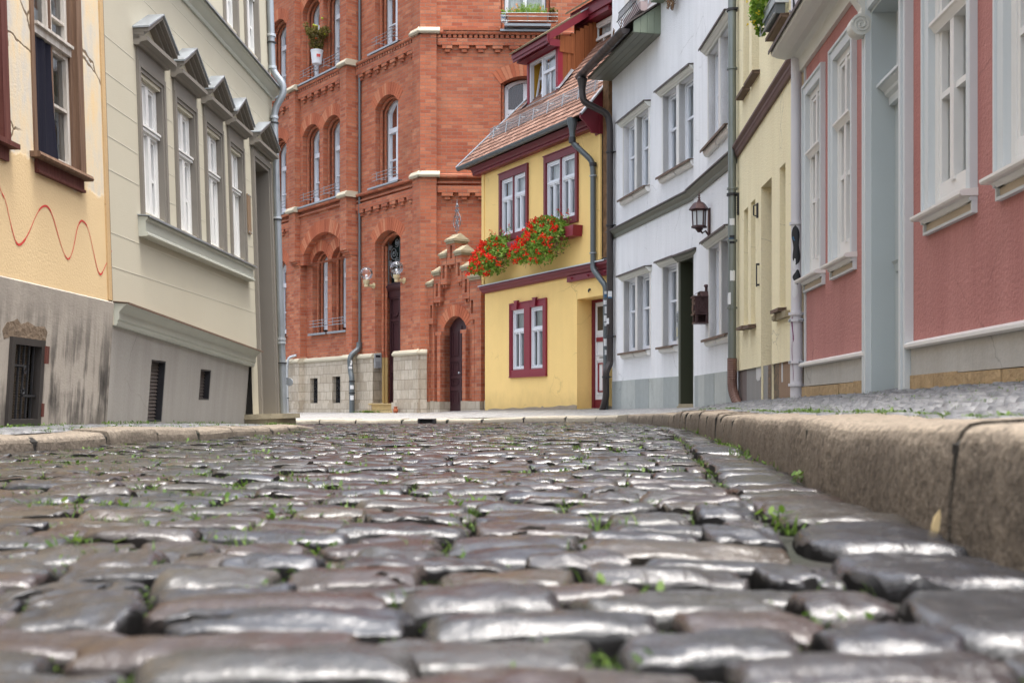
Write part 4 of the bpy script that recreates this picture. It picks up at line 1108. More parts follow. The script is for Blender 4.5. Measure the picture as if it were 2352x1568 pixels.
# corner pilaster and the face round the corner
mb.quad(FB.P(8.46, 0, 1.30), FB.P(8.80, 0, 1.30), FB.P(8.80, 0, TOP), FB.P(8.46, 0, TOP)); mb.quad(FB.P(8.46, 0, 1.3), FB.P(8.46, -.3, 1.3), FB.P(8.46, -.3, TOP), FB.P(8.46, 0, TOP))
mb.quad(FR.P(0, 0, -.3), FR.P(.39, 0, -.3), FR.P(.39, 0, TOP), FR.P(0, 0, TOP)); mb.quad(FR.P(.39, 0, -.3), FR.P(.39, -.2, -.3), FR.P(.39, -.2, TOP), FR.P(.39, 0, TOP))
NR = -.12
wall(mb, FR, .39, 9.0, -.3, TOP, [(1.92, 3.10, 5.75, 7.75, .20, .35), (1.92, 3.10, 9.06, 11.2, .2, .35), (4.9, 6.1, 9.06, 11.2, .2, .35)], n=NR)
# bay to the left of the pilaster
wall(mb, FB, -6.0, 2.30, 1.30, TOP, [(.62, 1.68, 2.10, 4.10, .25, .42), (.62, 1.68, 5.62, 7.60, .26, .42), (.62, 1.68, 9.06, 11.05, .28, .42), (-1.6, -.5, 2.1, 4.1, .25, .42), (-1.6, -.5, 5.62, 7.6, .26, .42), (-1.6, -.5, 9.06, 11.05, .28, .42)], n=NL)
# back and sides
def Q(*p): mb.quad(*p)
a_, b_, c_, d_ = FB.P(-6, 0, 0), FB.P(-6, 0, 0) + V(6.3, 7.6, 0), FR.P(9, NR, 0) + V(0, 9, 0), FR.P(9, NR, 0)
for p, q in ((a_, b_), (b_, c_), (c_, d_)): Q(p + V(0, 0, -.4), q + V(0, 0, -.4), q + V(0, 0, TOP), p + V(0, 0, TOP))
mb.raw([a_ + V(0, 0, TOP), b_ + V(0, 0, TOP), c_ + V(0, 0, TOP), d_ + V(0, 0, TOP), FB.P(8.8, 0, TOP)], [(0, 1, 2, 3, 4)])
mb.build('wall', M['brick'], brick)
# string courses with stepped dentils
def dentil_row(mb, F, s0, s1, n, htop, pitch=.40, w=.24, band=.16, drop2=True):
    mb.box(F, s0, s1, n - .02, n + .085, htop - band, htop)
    k = int((s1 - s0) / pitch); off = ((s1 - s0) - k * pitch) / 2
    for i in range(k):
        c = s0 + off + pitch * (i + .5)
        mb.box(F, c - w / 2, c + w / 2, n - .02, n + .080, htop - band - .080, htop - band - .004)
        if drop2: mb.box(F, c - w / 4, c + w / 4, n - .02, n + .055, htop - band - .155, htop - band - .084)
mb = MB()
for (F, s0, s1, n) in ((FB, 2.62, 5.23, N1), (FB, 5.57, 8.46, N2), (FR, .39, 8.9, NR), (FB, -6, 2.25, NL)):
    mb.profile(F, [(n - .02, 8.90), (n + .10, 8.90), (n + .115, 8.93), (n + .115, 8.975), (n - .02, 9.03)], s0, s1)
    for i in range(int((s1 - s0) / .125)): mb.box(F, s0 + i * .125 + .02, s0 + i * .125 + .10, n - .02, n + .085, 8.82, 8.896)
    dentil_row(mb, F, s0 + .02, s1 - .02, n, 8.81)
for (F, s0, s1, n) in ((FB, 2.62, 5.23, N1), (FB, 5.57, 8.46, N2), (FR, .39, 8.9, NR), (FB, -6, 2.25, NL)):
    mb.profile(F, [(n - .02, 5.49), (n + .10, 5.49), (n + .115, 5.515), (n + .115, 5.56), (n - .02, 5.61)], s0, s1)
    mb.profile(F, [(n - .02, 5.355), (n + .06, 5.355), (n + .075, 5.375), (n + .06, 5.40), (n - .02, 5.40)], s0, s1)
    if F is FR or n in (N2, NL):
        mb.box(F, s0 + .02, s1 - .02, n - .02, n + .08, 5.14, 5.30)
        k = int((s1 - s0) / .40); off = (s1 - s0 - k * .40) / 2
        for i in range(k):
            c = s0 + off + .40 * (i + .5)
            mb.box(F, c - .135, c + .135, n - .02, n + .078, 5.055, 5.136); mb.box(F, c - .065, c + .065, n - .02, n + .055, 4.98, 5.051)
mb.build('string_course', M['brick'], brick)
for (F, s0, s1, n) in ((FB, 2.20, 2.64, .20), (FB, 5.19, 5.60, .20)):
    for h in (8.90, 5.49): mb = MB(); mb.profile(F, [(n - .35, h), (n + .06, h), (n + .085, h + .035), (n + .085, h + .06), (n + .02, h + .15), (n - .35, h + .15)], s0 - .03, s1 + .05); mb.build('pilaster_cap', M['stone_cap'], brick)
for h in (8.90, 5.49):
    mb = MB()
    mb.profile(FB, [(-.2, h), (.06, h), (.085, h + .035), (.085, h + .06), (.02, h + .15), (-.2, h + .15)], 8.42, 8.84)
    mb.profile(FR, [(-.2, h), (.06, h), (.085, h + .035), (.085, h + .06), (.02, h + .15), (-.2, h + .15)], -.05, .47)
    mb.build('pilaster_cap', M['stone_cap'], brick)
# stone plinth
def base(F, s0, s1, n, ops=(), extra=()):
    mb = MB(); wall(mb, F, s0, s1, .15, 1.285, list(ops), n=n)
    mb.box(F, s0 - .02, s1 + .02, n - .3, n + .045, -.45, .15)
    mb.quad(F.P(s0, n, .15), F.P(s0, n - .3, .15), F.P(s0, n - .3, 1.285), F.P(s0, n, 1.285)); mb.quad(F.P(s1, n, .15), F.P(s1, n - .3, .15), F.P(s1, n - .3, 1.285), F.P(s1, n, 1.285))
    for e in extra: mb.box(*e)
    mb.build('plinth', M['sandstone'], brick)
bw = [(3.03, 3.47, .15, .84, 0, .16), (4.32, 4.76, .15, .86, 0, .16)]
base(FB, 2.66, 5.20, -.07, bw)
base(FB, 2.20, 2.66, .10); base(FB, 5.20, 5.66, .10)
base(FB, 5.66, 6.49, -.05, extra=[(FB, 6.30, 6.49, -.5, -.051, -.4, 1.285)])     # with the jamb stones inside the door recess
base(FB, 7.70, 8.83, .07, extra=[(FR, .0, .16, -.2, .06, -.45, 1.285)])
base(FB, -6, 2.20, .06, [(.95, 1.42, .15, .84, 0, .16)])
cp = lambda n: [(n - .25, 1.275), (n + .025, 1.275), (n + .045, 1.295), (n + .048, 1.335), (n + .030, 1.350), (n + .020, 1.375), (n - .02, 1.405), (n - .25, 1.43)]
for s0, s1, n in ((2.66, 5.20, -.07), (2.17, 2.69, .10), (5.17, 5.69, .10), (5.66, 6.50, -.05), (7.69, 8.84, .07), (-6, 2.2, .06)):
    mb = MB(); mb.profile(FB, cp(n), s0, s1)
    if s0 == 7.69: mb.profile(FR, cp(.05), -.07, .17)
    mb.build('plinth_cap', M['stone_cap'], brick)
# arches, jamb mouldings, windows
def brick_window(F, a, b, h0, spring, rise, n, lo, tr, arch=True, mull_bar=True, cur=M['curtain_plum'], rail=True, tilt=False, name='window', flo=None):
    if arch: voussoirs(F, a - .01, b + .01, spring, rise, .30, n - .03, n + .006, brick)
    jm = MB()
    pts = [(a + .045, h0)] + [(s, h - .04) for s, h in arc(a + .045, b - .045, spring, rise, 12)] + [(b - .045, h0)]
    jm.tube([F.P(s, n - .16, h) for s, h in pts], .042, 10)
    pts2 = [(s + (.05 if s < (a + b) / 2 else -.05), h - .02) for s, h in pts]
    jm.tube([F.P(s, n - .25, h) for s, h in pts2], .036, 8)
    fl, fr_ = a + .085, b - .085
    nf = n - .31
    w = window(brick, F, fl, fr_, (flo or h0 + .10), spring + rise - .06, nf, M['white_plastic'], fw=.075, rise=rise * .93, dep=.08, bottom_w=.14,
               hbars=[(tr, .12, None, None, .012)] + ([(h0 + (tr - h0) * .48, .03, None, None, -.02)] if mull_bar else []),
               vbars=[((fl + fr_) / 2, .085, None, tr - .06, .006), ((fl + fr_) / 2, .05, tr + .06, spring + rise - .14, -.01)], cur=cur, glass=M['glass_dark'])
    jm.build('jamb_moulding', M['round_brick'], w, smooth=True)
    if rail:
        rb = MB()
        for k in range(3): h = h0 + .16 + k * .085; rb.tube([F.P(a - .05, n + .07, h), F.P(b + .05, n + .07, h)], .0075, 6)
        for s in (a + .18, b - .18): rb.tube([F.P(s, n + .07, h0 + .14), F.P(s, n + .07, h0 + .36)], .009, 6); rb.tube([F.P(s, n + .07, h0 + .18), F.P(s - .0, n - .2, h0 + .20)], .009, 6)
        rb.build('guard_rail', M['zinc'], w)
    return w
bwins = []
for a, b in ((2.97, 3.86), (4.10, 4.99)): bwins.append(brick_window(FB, a, b, 2.10, 4.10, .25, -.17, 0, 3.62))
for a, b in UP:
    bwins.append(brick_window(FB, a, b, 5.62, 7.58, .26, N1, 0, 7.05)); bwins.append(brick_window(FB, a, b, 9.06, 11.05, .28, N1, 0, 10.6))
brick_window(FB, 6.46, 7.56, 5.62, 7.60, .26, N2, 0, 7.05); brick_window(FB, 6.44, 7.54, 9.06, 11.05, .28, N2, 0, 10.5)
for h0, sp, tr in ((2.10, 4.10, 3.62), (5.62, 7.60, 7.05), (9.06, 11.05, 10.6)):
    brick_window(FB, .62, 1.68, h0, sp, .26, NL, 0, tr)
    brick_window(FB, -1.6, -.5, h0, sp, .26, NL, 0, tr, rail=False)
voussoirs(FB, 2.82, 5.10, 4.28, .50, .34, N1 - .05, N1 + .006, brick)
# corbels carrying the wide arch
for (a, b) in ((2.60, 2.84), (5.08, 5.25)):
    mb = MB()
    for k in range(3): mb.box(FB, a, b, -.17, -.10 + k * .06, 4.05 + k * .08, 4.12 + k * .08)
    mb.build('corbel', M['round_brick'], brick)
# zinc sills
for (s0, s1, n, h) in ((2.90, 3.93, -.17, 2.10), (4.03, 5.06, -.17, 2.10), (.55, 1.75, NL, 2.10)): mb = MB(); mb.profile(FB, [(n - .3, h + .02), (n + .10, h - .035), (n + .105, h - .075), (n + .115, h - .075), (n + .115, h - .02), (n - .3, h + .035)], s0, s1); mb.build('window_sill', M['zinc'], brick)
for h in (5.615, 9.035):
    for (s0, s1, n) in ((2.64, 5.20, N1), (6.28, 7.75, N2), (.5, 1.8, NL)): mb = MB(); mb.profile(FB, [(n - .3, h + .03), (n + .12, h - .02), (n + .125, h - .05), (n + .135, h - .05), (n + .135, h - .005), (n - .3, h + .045)], s0, s1); mb.build('window_sill', M['zinc'], brick)
# windows on the face round the corner
def flat_arch_window(h0, spring, tr, s0=1.92, s1=3.10):
    voussoirs(FR, s0 - .01, s1 + .01, spring, .20, .32, NR - .03, NR + .006, brick)
    w = window(brick, FR, s0 + .10, s1 - .10, h0, spring + .17, NR - .25, M['white_plastic'], fw=.085, rise=.17, hbars=[(tr, .10, None, None, .01)], vbars=[((s0 + s1) / 2, .09, None, None, .008)], cur=M['curtain_plum'] if h0 < 8 else M['curtain_grey'])
    for s in (s0 + .045, s1 - .045): jm = MB(); jm.tube([FR.P(s, NR - .12, h0), FR.P(s, NR - .12, spring)], .04, 8); jm.build('jamb_moulding', M['round_brick'], w, smooth=True)
    return w
flat_arch_window(5.75, 7.75, 7.15); flat_arch_window(9.06, 11.2, 10.6); flat_arch_window(9.06, 11.2, 10.6, 4.9, 6.1)
mb = MB(); mb.profile(FR, [(NR - .2, 9.08), (NR + .16, 9.0), (NR + .165, 8.96), (NR + .175, 8.96), (NR + .175, 9.01), (NR - .2, 9.10)], 1.90, 3.14); mb.build('window_sill', M['zinc'], brick)
mb = MB()
for i in range(9): mb.box(FR, .55 + i * .155, .69 + i * .155, NR, NR + .135, 8.985, 9.045)
mb.build('ridge_tile', M['terracotta'], brick)
# front door
voussoirs(FB, 6.43, 7.68, 4.20, .26, .32, N2 - .03, N2 + .006, brick)
mb = MB(); a, b = 6.44, 7.67
nd = N2 - .38
mb.box(FB, a + .02, b - .02, nd - .10, nd - .04, .12, 3.0)
for (s0, s1) in ((a + .10, 7.03), (7.08, b - .10)):
    ring(mb, FB, s0, s1, .14, 2.84, .055, nd - .04, nd)
    mb.box(FB, s0 + .05, s1 - .05, nd - .04, nd - .006, .92, 1.10)
    ring(mb, FB, s0 + .09, s1 - .09, 1.20, 2.20, .03, nd - .04, nd - .012); ring(mb, FB, s0 + .10, s1 - .10, .30, .84, .03, nd - .04, nd - .012)
    mb.box(FB, s0 + .055, s1 - .055, nd - .04, nd - .010, 2.22, 2.28)
    pts = arc(s0 + .08, s1 - .08, 2.45, .24, 10)
    for p, q in zip(pts, pts[1:]): mb.prism(FB, [p, q, (q[0], q[1] + .04), (p[0], p[1] + .04)], nd - .04, nd - .004)
mb.tube([FB.P(7.055, nd + .01, .14), FB.P(7.055, nd + .01, 2.84)], .03, 10)
door = mb.build('door', M['plum'], brick)
mb = MB(); mb.profile(FB, [(nd - .1, 2.84), (nd + .02, 2.84), (nd + .03, 2.98), (nd + .09, 3.04), (nd + .11, 3.09), (nd + .11, 3.13), (nd - .1, 3.13)], a + .01, b - .01)
for i in range(22): mb.lathe(FB.P(a + .06 + i * .052, nd + .06, 3.135), [(.02, 0), (.026, .02), (.02, .05), (.005, .055)], 8)
mb.build('transom', M['plum'], door)
mb = MB(); mb.lathe(FB.P(7.0, nd, 1.05), [(.012, 0), (.012, .05), (.028, .06), (.028, .08), (.01, .09)], 12, FB.n); mb.box(FB, 6.72, 6.80, nd, nd + .006, 1.02, 1.06); mb.build('handle', M['white_plastic'], door)
mb = MB(); mb.box(FB, a + .03, b - .03, nd - .10, nd - .09, 3.13, 4.42); mb.build('dark_pane', paint('dark_green_glass', (.010, .022, .020), .12), door)
mb = MB(); c = (a + b) / 2; gn = nd + .02
for (x, y, r_, sg, a0) in ((c - .26, 3.45, .20, 1, 0), (c + .26, 3.45, .20, -1, 3.14), (c - .28, 3.95, .18, -1, 0), (c + .28, 3.95, .18, 1, 3.14), (c - .12, 3.72, .10, 1, 1), (c + .12, 3.72, .10, -1, 2), (c - .14, 4.20, .11, 1, 4), (c + .14, 4.20, .11, -1, 5), (c - .45, 3.7, .08, 1, 0), (c + .45, 3.7, .08, -1, 3), (c - .45, 4.1, .08, 1, 0), (c + .45, 4.1, .08, -1, 3), (c, 3.3, .09, 1, 1)):
    mb.tube(scroll((x, y), FB, r_, 1.9, sg, a0, 30, gn), .012, 5); mb.lathe(FB.P(x, gn, y), [(.03, -.01), (.03, .01), (.005, .02)], 8, FB.n)
for s in (a + .08, b - .08, c): mb.tube([FB.P(s, gn, 3.15), FB.P(s, gn, 4.3)], .010, 5)
mb.build('fanlight_grille', metal('grey_wrought_iron', (.20, .215, .225), .45, .5), door)
mb = MB(); mb.tube([FB.P(a + .03, nd + .16, 1.30), FB.P(a + .03, nd + .16, 4.15)], .045, 10); mb.tube([FB.P(a + .06, nd + .08, 1.30), FB.P(a + .06, nd + .08, 4.15)], .04, 10)
pts = arc(a + .03, b - .03, 4.15, .25, 14); mb.tube([FB.P(s, nd + .16, h) for s, h in pts], .045, 10)
mb.build('jamb_moulding', M['round_brick'], door, smooth=True)
mb = MB(); mb.tube([FB.P(a + .03, nd + .16, .14), FB.P(a + .03, nd + .16, 1.30)], .05, 10); mb.tube([FB.P(a + .07, nd + .08, .14), FB.P(a + .07, nd + .08, 1.30)], .045, 10); mb.build('jamb_stone', plaster('ochre_jamb_stone', (.42, .30, .13), .15, 20, .5, .2), door, smooth=True)
mb = MB(); mb.box(FB, 6.42, 7.69, -.62, -.02, -.04, .125); mb.box(FB, 6.39, 7.70, -.02, .02, .095, .13); mb.box(FB, 6.30, 7.72, -.2, .14, -.4, -.045); mb.build('door_step', plaster('worn_ochre_step', (.50, .38, .19), .15, 25, .6, .2), brick)
# basement grilles
for (s0, s1, h0, h1, _, _) in bw + [(.95, 1.42, .15, .84, 0, .16)]:
    n_ = -.07 if s0 > 2 else .06
    mb = MB(); ring(mb, FB, s0, s1, h0, h1, .02, n_ - .13, n_ - .11)
    for i in range(3):
        for j in range(4):
            x = s0 + .075 + i * .145; y = h0 + .09 + j * .165
            mb.tube(scroll((x, y), FB, .075, 1.3, 1 if (i + j) % 2 else -1, j * 1.57, 18, n_ - .12), .010, 5)
    gq = mb.build('basement_grille', M['iron'], brick)
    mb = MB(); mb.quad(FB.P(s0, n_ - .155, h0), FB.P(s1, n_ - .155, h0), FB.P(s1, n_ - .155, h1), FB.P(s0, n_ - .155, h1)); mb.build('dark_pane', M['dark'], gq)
# globe lamps on beige brackets either side of the door
for s, lab in ((6.39, 'clear globe wall lamp on beige bracket between the thin drainpipe and the brick doorway'), (7.85, 'clear globe wall lamp on beige bracket between the brick doorway and the stepped gateway')):
    n_ = N2; L_ = thing('globe_lamp', lab, 'wall lamp', FB.P(s, n_, 3.1), 'globe lamps beside the brick doorway')
    h = 3.13
    mb = MB(); mb.lathe(FB.P(s, n_, h), [(.075, 0), (.075, .02), (.055, .03), (.03, .035)], 14, FB.n); mb.tube([FB.P(s, n_ + .02, h), FB.P(s, n_ + .19, h), FB.P(s, n_ + .21, h + .02)], .038, 10)
    mb.lathe(FB.P(s, n_ + .22, h - .05), [(.03, 0), (.055, .01), (.055, .07), (.075, .10), (.088, .14), (.088, .18), (.06, .18)], 14); mb.build('bracket', M['beige_fit'], L_)
    mb = MB(); R_ = .165; mb.lathe(FB.P(s, n_ + .22, h + .30), [(R_ * math.sin(t), -R_ * math.cos(t)) for t in np.linspace(.45, 3.12, 16)], 24); mb.build('globe', M['glass_clear'], L_, smooth=True)
    mb = MB(); mb.lathe(FB.P(s, n_ + .22, h + .14), [(.015, 0), (.015, .04), (.030, .08), (.034, .105), (.02, .13), (.002, .135)], 14); mb.build('bulb', M['white_plastic'], L_, smooth=True)
ic = thing('intercom', 'grey intercom panel on the stone jamb beside the brick house door', 'intercom', FB.P(6.6, -.02, 1.05))
FI = Frame(tuple(FB.P(6.49, -.05, 0)[:2]), tuple((FB.P(6.49, -.05, 0) - FB.n * 1.0)[:2]))
if FI.n @ FB.t < 0: FI.n = -FI.n
mb = MB(); mb.box(FI, .04, .24, 0, .035, 1.03, 1.40); mb.build('panel', M['zinc_pale'], ic)
mb = MB(); mb.box(FI, .07, .21, .035, .039, 1.30, 1.36); mb.build('screen', M['sticker_dark'], ic)
mb = MB()
for i in range(3):
    for j in range(4): mb.box(FI, .08 + i * .045, .11 + i * .045, .035, .042, 1.06 + j * .035, 1.085 + j * .035)
mb.build('keypad', M['zinc'], ic)
# rain pipes on the brick front
dp = thing('drainpipe', 'thin grey drainpipe down the brick pilaster ending in a thick bent foot with stickers', 'drainpipe', FB.P(5.7, 0, -.1), 'drainpipes on the house fronts')
mb = MB(); mb.tube(pipe(FB, [(5.74, N2 + .05, TOP), (5.74, N2 + .05, 1.62)], .03), .035, 10); mb.build('pipe', M['pipe_grey'], dp, smooth=True)
mb = MB(); mb.tube(pipe(FB, [(5.74, N2 + .06, 1.72), (5.745, N2 + .07, 1.55), (5.72, .18, 1.36), (5.72, .16, .98), (5.82, .17, .78), (5.82, .17, -.12)], .07), .070, 14); mb.build('foot_pipe', M['pipe_grey'], dp, smooth=True)
for h in (.70, .40): mb = MB(); collar(FB, mb, 5.82, .17, h, .072, .03); mb.build('bracket', M['iron'], dp)
for (h0, h1, m_) in ((1.12, 1.24, 'sticker_white'), (1.02, 1.09, 'sticker_white'), (.50, .60, 'sticker_white'), (.22, .34, 'sticker_white')):
    mb = MB(); hh = (h0 + h1) / 2; s_ = 5.72 if h0 > .9 else 5.82; n_ = .16 if h0 > .9 else .17
    cc = FB.P(s_, n_, 0); sg = []
    for j in range(7):
        an = math.atan2(-cc[1], -cc[0]) + (j - 3) * .22; sg.append((cc[0] + .0735 * math.cos(an), cc[1] + .0735 * math.sin(an)))
    for p, q in zip(sg, sg[1:]): mb.quad((*p, h0), (*q, h0), (*q, h1), (*p, h1))
    mb.build('sticker', M[m_], dp)
dp = thing('drainpipe', 'slim pale pipe with curved top running down the sandstone plinth', 'drainpipe', FB.P(2.2, .1, -.1), 'drainpipes on the house fronts')
mb = MB(); mb.tube(pipe(FB, [(2.42, .05, 1.50), (2.26, .22, 1.44), (2.18, .22, 1.10), (2.18, .20, -.12)], .035), .036, 10); mb.build('pipe', M['zinc_pale'], dp, smooth=True)
mb = MB(); collar(FB, mb, 2.18, .205, .85, .038, .03); collar(FB, mb, 2.18, .202, .30, .038, .03); mb.build('bracket', M['pipe_grey'], dp)
# little terracotta jar at the foot of the corner
j_ = FB.P(8.05, .22, -.105); mb = MB(); mb.lathe(j_, [(.035, 0), (.06, .03), (.062, .08), (.04, .11), (.038, .13), (.055, .15), (.05, .155)], 14)
tag(mb.build('jar', M['terracotta'], loc=j_, smooth=True), 'small terracotta jar standing at the foot of the brick corner', 'jar')
# tomato plant in a white bucket on the upper sill
tb = FB.P(3.95, N1 + .17, 9.33); tp = thing('tomato_plant', 'withered tomato plant in a white bucket hanging at an upper brick window', 'potted plant', tb)
mb = MB(); mb.lathe(tb + V(0, 0, -.02), [(.13, 0), (.165, .33), (.175, .335), (.175, .36), (.15, .36), (.14, .30)], 20); pot = mb.build('bucket', M['white_plastic'], tp, smooth=True)
mb = MB(); cc = tb; 
for k in range(4):
    a0 = math.atan2(-cc[1], -cc[0]) + .1 + k * .17
    for (z0, z1) in ((.13, .21),): mb.quad((cc[0] + .158 * math.cos(a0), cc[1] + .158 * math.sin(a0), cc[2] + z0 + (k % 2) * .02), (cc[0] + .158 * math.cos(a0 - .15), cc[1] + .158 * math.sin(a0 - .15), cc[2] + z0), (cc[0] + .163 * math.cos(a0 - .15), cc[1] + .163 * math.sin(a0 - .15), cc[2] + z1), (cc[0] + .163 * math.cos(a0), cc[1] + .163 * math.sin(a0), cc[2] + z1))
mb.build('red_print', M['red_plain'], pot)
mb = MB(); st_ = MB()
for k in range(9):
    a = k * .7; p = [tb + V(.04 * math.cos(a), .04 * math.sin(a), .30)]
    for i in range(5): p.append(p[-1] + V(.055 * math.cos(a + i * .3), .055 * math.sin(a + i * .3) * .6, .20 * rnd.uniform(.5, 1.1) * (1 if i < 3 else .4)))
    st_.tube(p, .008, 5)
    for q in p[1:]: foliage(mb, q, (.10, .08, .10), 26, .032)
mb.build('foliage', M['leaf_olive'], tp, auto_uv=False); st_.build('stem', M['leaf_dry'], tp)
for k, (x, z) in enumerate(((-.02, .98), (.02, .96), (-.07, 1.0), (.16, 1.18), (.10, .86), (.22, .76), (.0, .64))):
    mb = MB(); mb.lathe(tb + V(x, -.10, z), [(.001, -.035), (.028, -.022), (.036, 0), (.028, .022), (.001, .033)], 10); mb.build('tomato', M['tomato_red' if k in (6,) else 'tomato_green'], tp, smooth=True)
# window box and pots at the right-hand upper window
wb = thing('window_box', 'terracotta window box of herbs and orange flowers behind a rail on brick', 'planter', FR.P(2.5, .1, 9.05))
mb = MB(); mb.prism(FR, [(2.08, 9.12), (3.02, 9.12), (3.06, 9.33), (2.04, 9.33)], .05, .22); mb.build('trough', M['terracotta'], wb)
mb = MB()
for h in (9.32, 9.24, 9.13): mb.tube([FR.P(1.92, .0, h), FR.P(1.92, .26, h), FR.P(3.26, .26, h), FR.P(3.26, 0, h)], .010, 6)
for s in (2.08, 2.55, 3.02): mb.tube([FR.P(s, .26, 9.13), FR.P(s, .26, 9.32)], .009, 6)
mb.build('rail', M['pipe_grey'], wb)
mb = MB(); mb.box(FR, 2.0, 3.1, -.05, .20, 9.04, 9.10); mb.build('shelf', M['zinc'], wb)
mb = MB()
for _ in range(420):
    s = rnd.uniform(2.07, 3.0); hh = rnd.uniform(.12, .34) if 2.35 < s < 2.9 else rnd.uniform(.05, .2); p = FR.P(s, .13 + rnd.gauss(0, .04), 9.32); q = p + V(rnd.gauss(0, .03), rnd.gauss(0, .03), hh)
    w_ = V(.006, .002, 0); mb.raw([p - w_, p + w_, q], [(0, 1, 2)])
    if rnd.random() < .5: leafpoly(mb, p + (q - p) * rnd.random(), .02)
mb.build('foliage', M['leaf'], wb, auto_uv=False)
mb = MB()
for (s, h) in [(2.18, 9.42), (2.22, 9.46), (2.27, 9.43), (2.31, 9.50), (2.29, 9.55), (2.24, 9.40), (2.35, 9.44), (2.83, 9.46), (2.86, 9.50), (2.80, 9.40), (2.9, 9.38)]: blossom(mb, FR.P(s, .17, h), .026)
mb.build('blossoms', M['petal_orange'], wb, auto_uv=False)
pt = thing('flower_pot', 'round terracotta pot with a geranium at the end of the window box', 'flower pot', FR.P(3.16, .14, 9.1))
mb = MB(); mb.lathe(FR.P(3.16, .14, 9.14), [(.06, 0), (.085, .14), (.10, .145), (.10, .19), (.08, .19)], 16); mb.build('pot', M['terracotta'], pt, smooth=True)
mb = MB(); foliage(mb, FR.P(3.16, .14, 9.41), (.11, .08, .08), 110, .028); mb.build('foliage', M['leaf_olive'], pt, auto_uv=False)
pt = thing('ceramic_pot', 'small white ceramic pot with blue marks beside the terracotta window box', 'flower pot', FR.P(1.98, .14, 9.1))
mb = MB(); mb.lathe(FR.P(1.98, .14, 9.14), [(.06, 0), (.075, .16), (.08, .165), (.065, .165)], 16); mb.build('pot', M['white_plastic'], pt, smooth=True)
mb = MB(); cc = FR.P(1.98, .14, 9.22)
for k in range(3): mb.lathe(cc + FR.n * .071 + FR.t * (.03 * (k - 1)), [(.013, 0), (.013, .004), (.001, .005)], 8, FR.n)
mb.build('blue_mark', M['sticker_blue'], pt)
mb = MB(); foliage(mb, FR.P(1.98, .14, 9.38), (.06, .05, .07), 50, .022); mb.build('foliage', M['leaf'], pt, auto_uv=False)

# ================================================================ BRICK GATE between brick house and yellow house
gate = thing('brick_gateway', 'stepped brick gateway with stone copings and iron finial between brick and yellow houses', 'gateway', FB.P(9.9, -.15, -.1))
NG, NF = -.15, -.27
mb = MB()
legs = [(8.70, 9.13, 2.88, 2.0), (9.15, 9.43, 3.12, 2.49), (9.45, 9.70, 3.50, 2.89), (9.72, 10.05, 3.80, 3.32), (10.07, 10.32, 3.50, 2.89), (10.34, 10.62, 3.12, 2.49), (10.64, 11.07, 2.88, 2.0)]
# recessed field: a stepped wall with the door arch
for (a, b, t, _) in legs:
    t_ = t
    a2, b2 = a - .01, b + .01
    wall(mb, FB, a2, b2, -.3, t_, [(9.43, 10.33, -.35, 1.89, .25, .30)] if False else [], n=NF) if not (9.43 - .3 < (a + b) / 2 < 10.33 + .3) else None
wall(mb, FB, 9.14, 10.63, -.3, 2.60, [(9.43, 10.33, -.35, 1.89, .25, .30)], n=NF)
mb.box(FB, 9.14, 10.63, NF - .35, NF - .0005, 2.60, 3.10); mb.box(FB, 9.44, 10.33, NF - .35, NF - .001, 3.10, 3.48)
for (a, b, t, lo) in legs:
    c = (a + b) / 2; sl = .045
    if a < 8.9: c += .13
    if a > 10.6: c -= .13
    st0, st1 = lo + .14, lo + .44
    mb.box(FB, a, c - sl, NG - .35, NG, lo, t); mb.box(FB, c + sl, b, NG - .35, NG, lo, t)
    mb.box(FB, c - sl, c + sl, NG - .35, NG - .0015, lo, st0); mb.box(FB, c - sl, c + sl, NG - .35, NG - .0015, st1, t)
    mb.box(FB, c - sl, c + sl, NG - .35, NG - .30, st0, st1)
    if 9 < a < 10.6 or a < 8.9 or a > 10.6:
        for e in ((a + .05, b - .05),): mb.box(FB, e[0], e[0] + .05, NF, NG - .03, lo - .08, lo - .002); mb.box(FB, e[1] - .05, e[1], NF, NG - .03, lo - .08, lo - .002)
for (a, b) in ((8.70, 8.95), (10.82, 11.07)): mb.box(FB, a, b, NG - .35, NG - .002, -.3, 2.0)
for (a, b) in ((9.03, 9.11), (10.66, 10.74)): mb.box(FB, a, b, NG - .35, NG - .05, -.3, 2.0)
for (a, b) in ((9.30, 9.43), (10.33, 10.46)): mb.box(FB, a, b, NF - .3, NG - .004, -.3, 1.72); mb.box(FB, a - .11, b, NF, NG - .03, 1.72, 1.80); mb.box(FB, a - .08, a - .03, NF, NG - .06, 1.64, 1.72)
mb.box(FB, 11.09, 11.34, NG - .6, NG - .10, -.3, 2.6)      # the rough pier against the yellow house
mb.box(FB, 8.69, 8.99, NG - .5, NF - .001, -.3, 2.0); mb.box(FB, 10.64, 11.08, NG - .5, NF - .001, -.3, 2.0); mb.box(FB, 8.97, 9.16, NG - .5, NF - .002, -.3, 2.9); mb.box(FB, 10.62, 10.84, NG - .5, NF - .002, -.3, 2.9)
mb.build('wall', M['brick'], gate)
voussoirs(FB, 9.43, 10.33, 1.89, .25, .26, NF - .03, NF + .008, gate, .075)
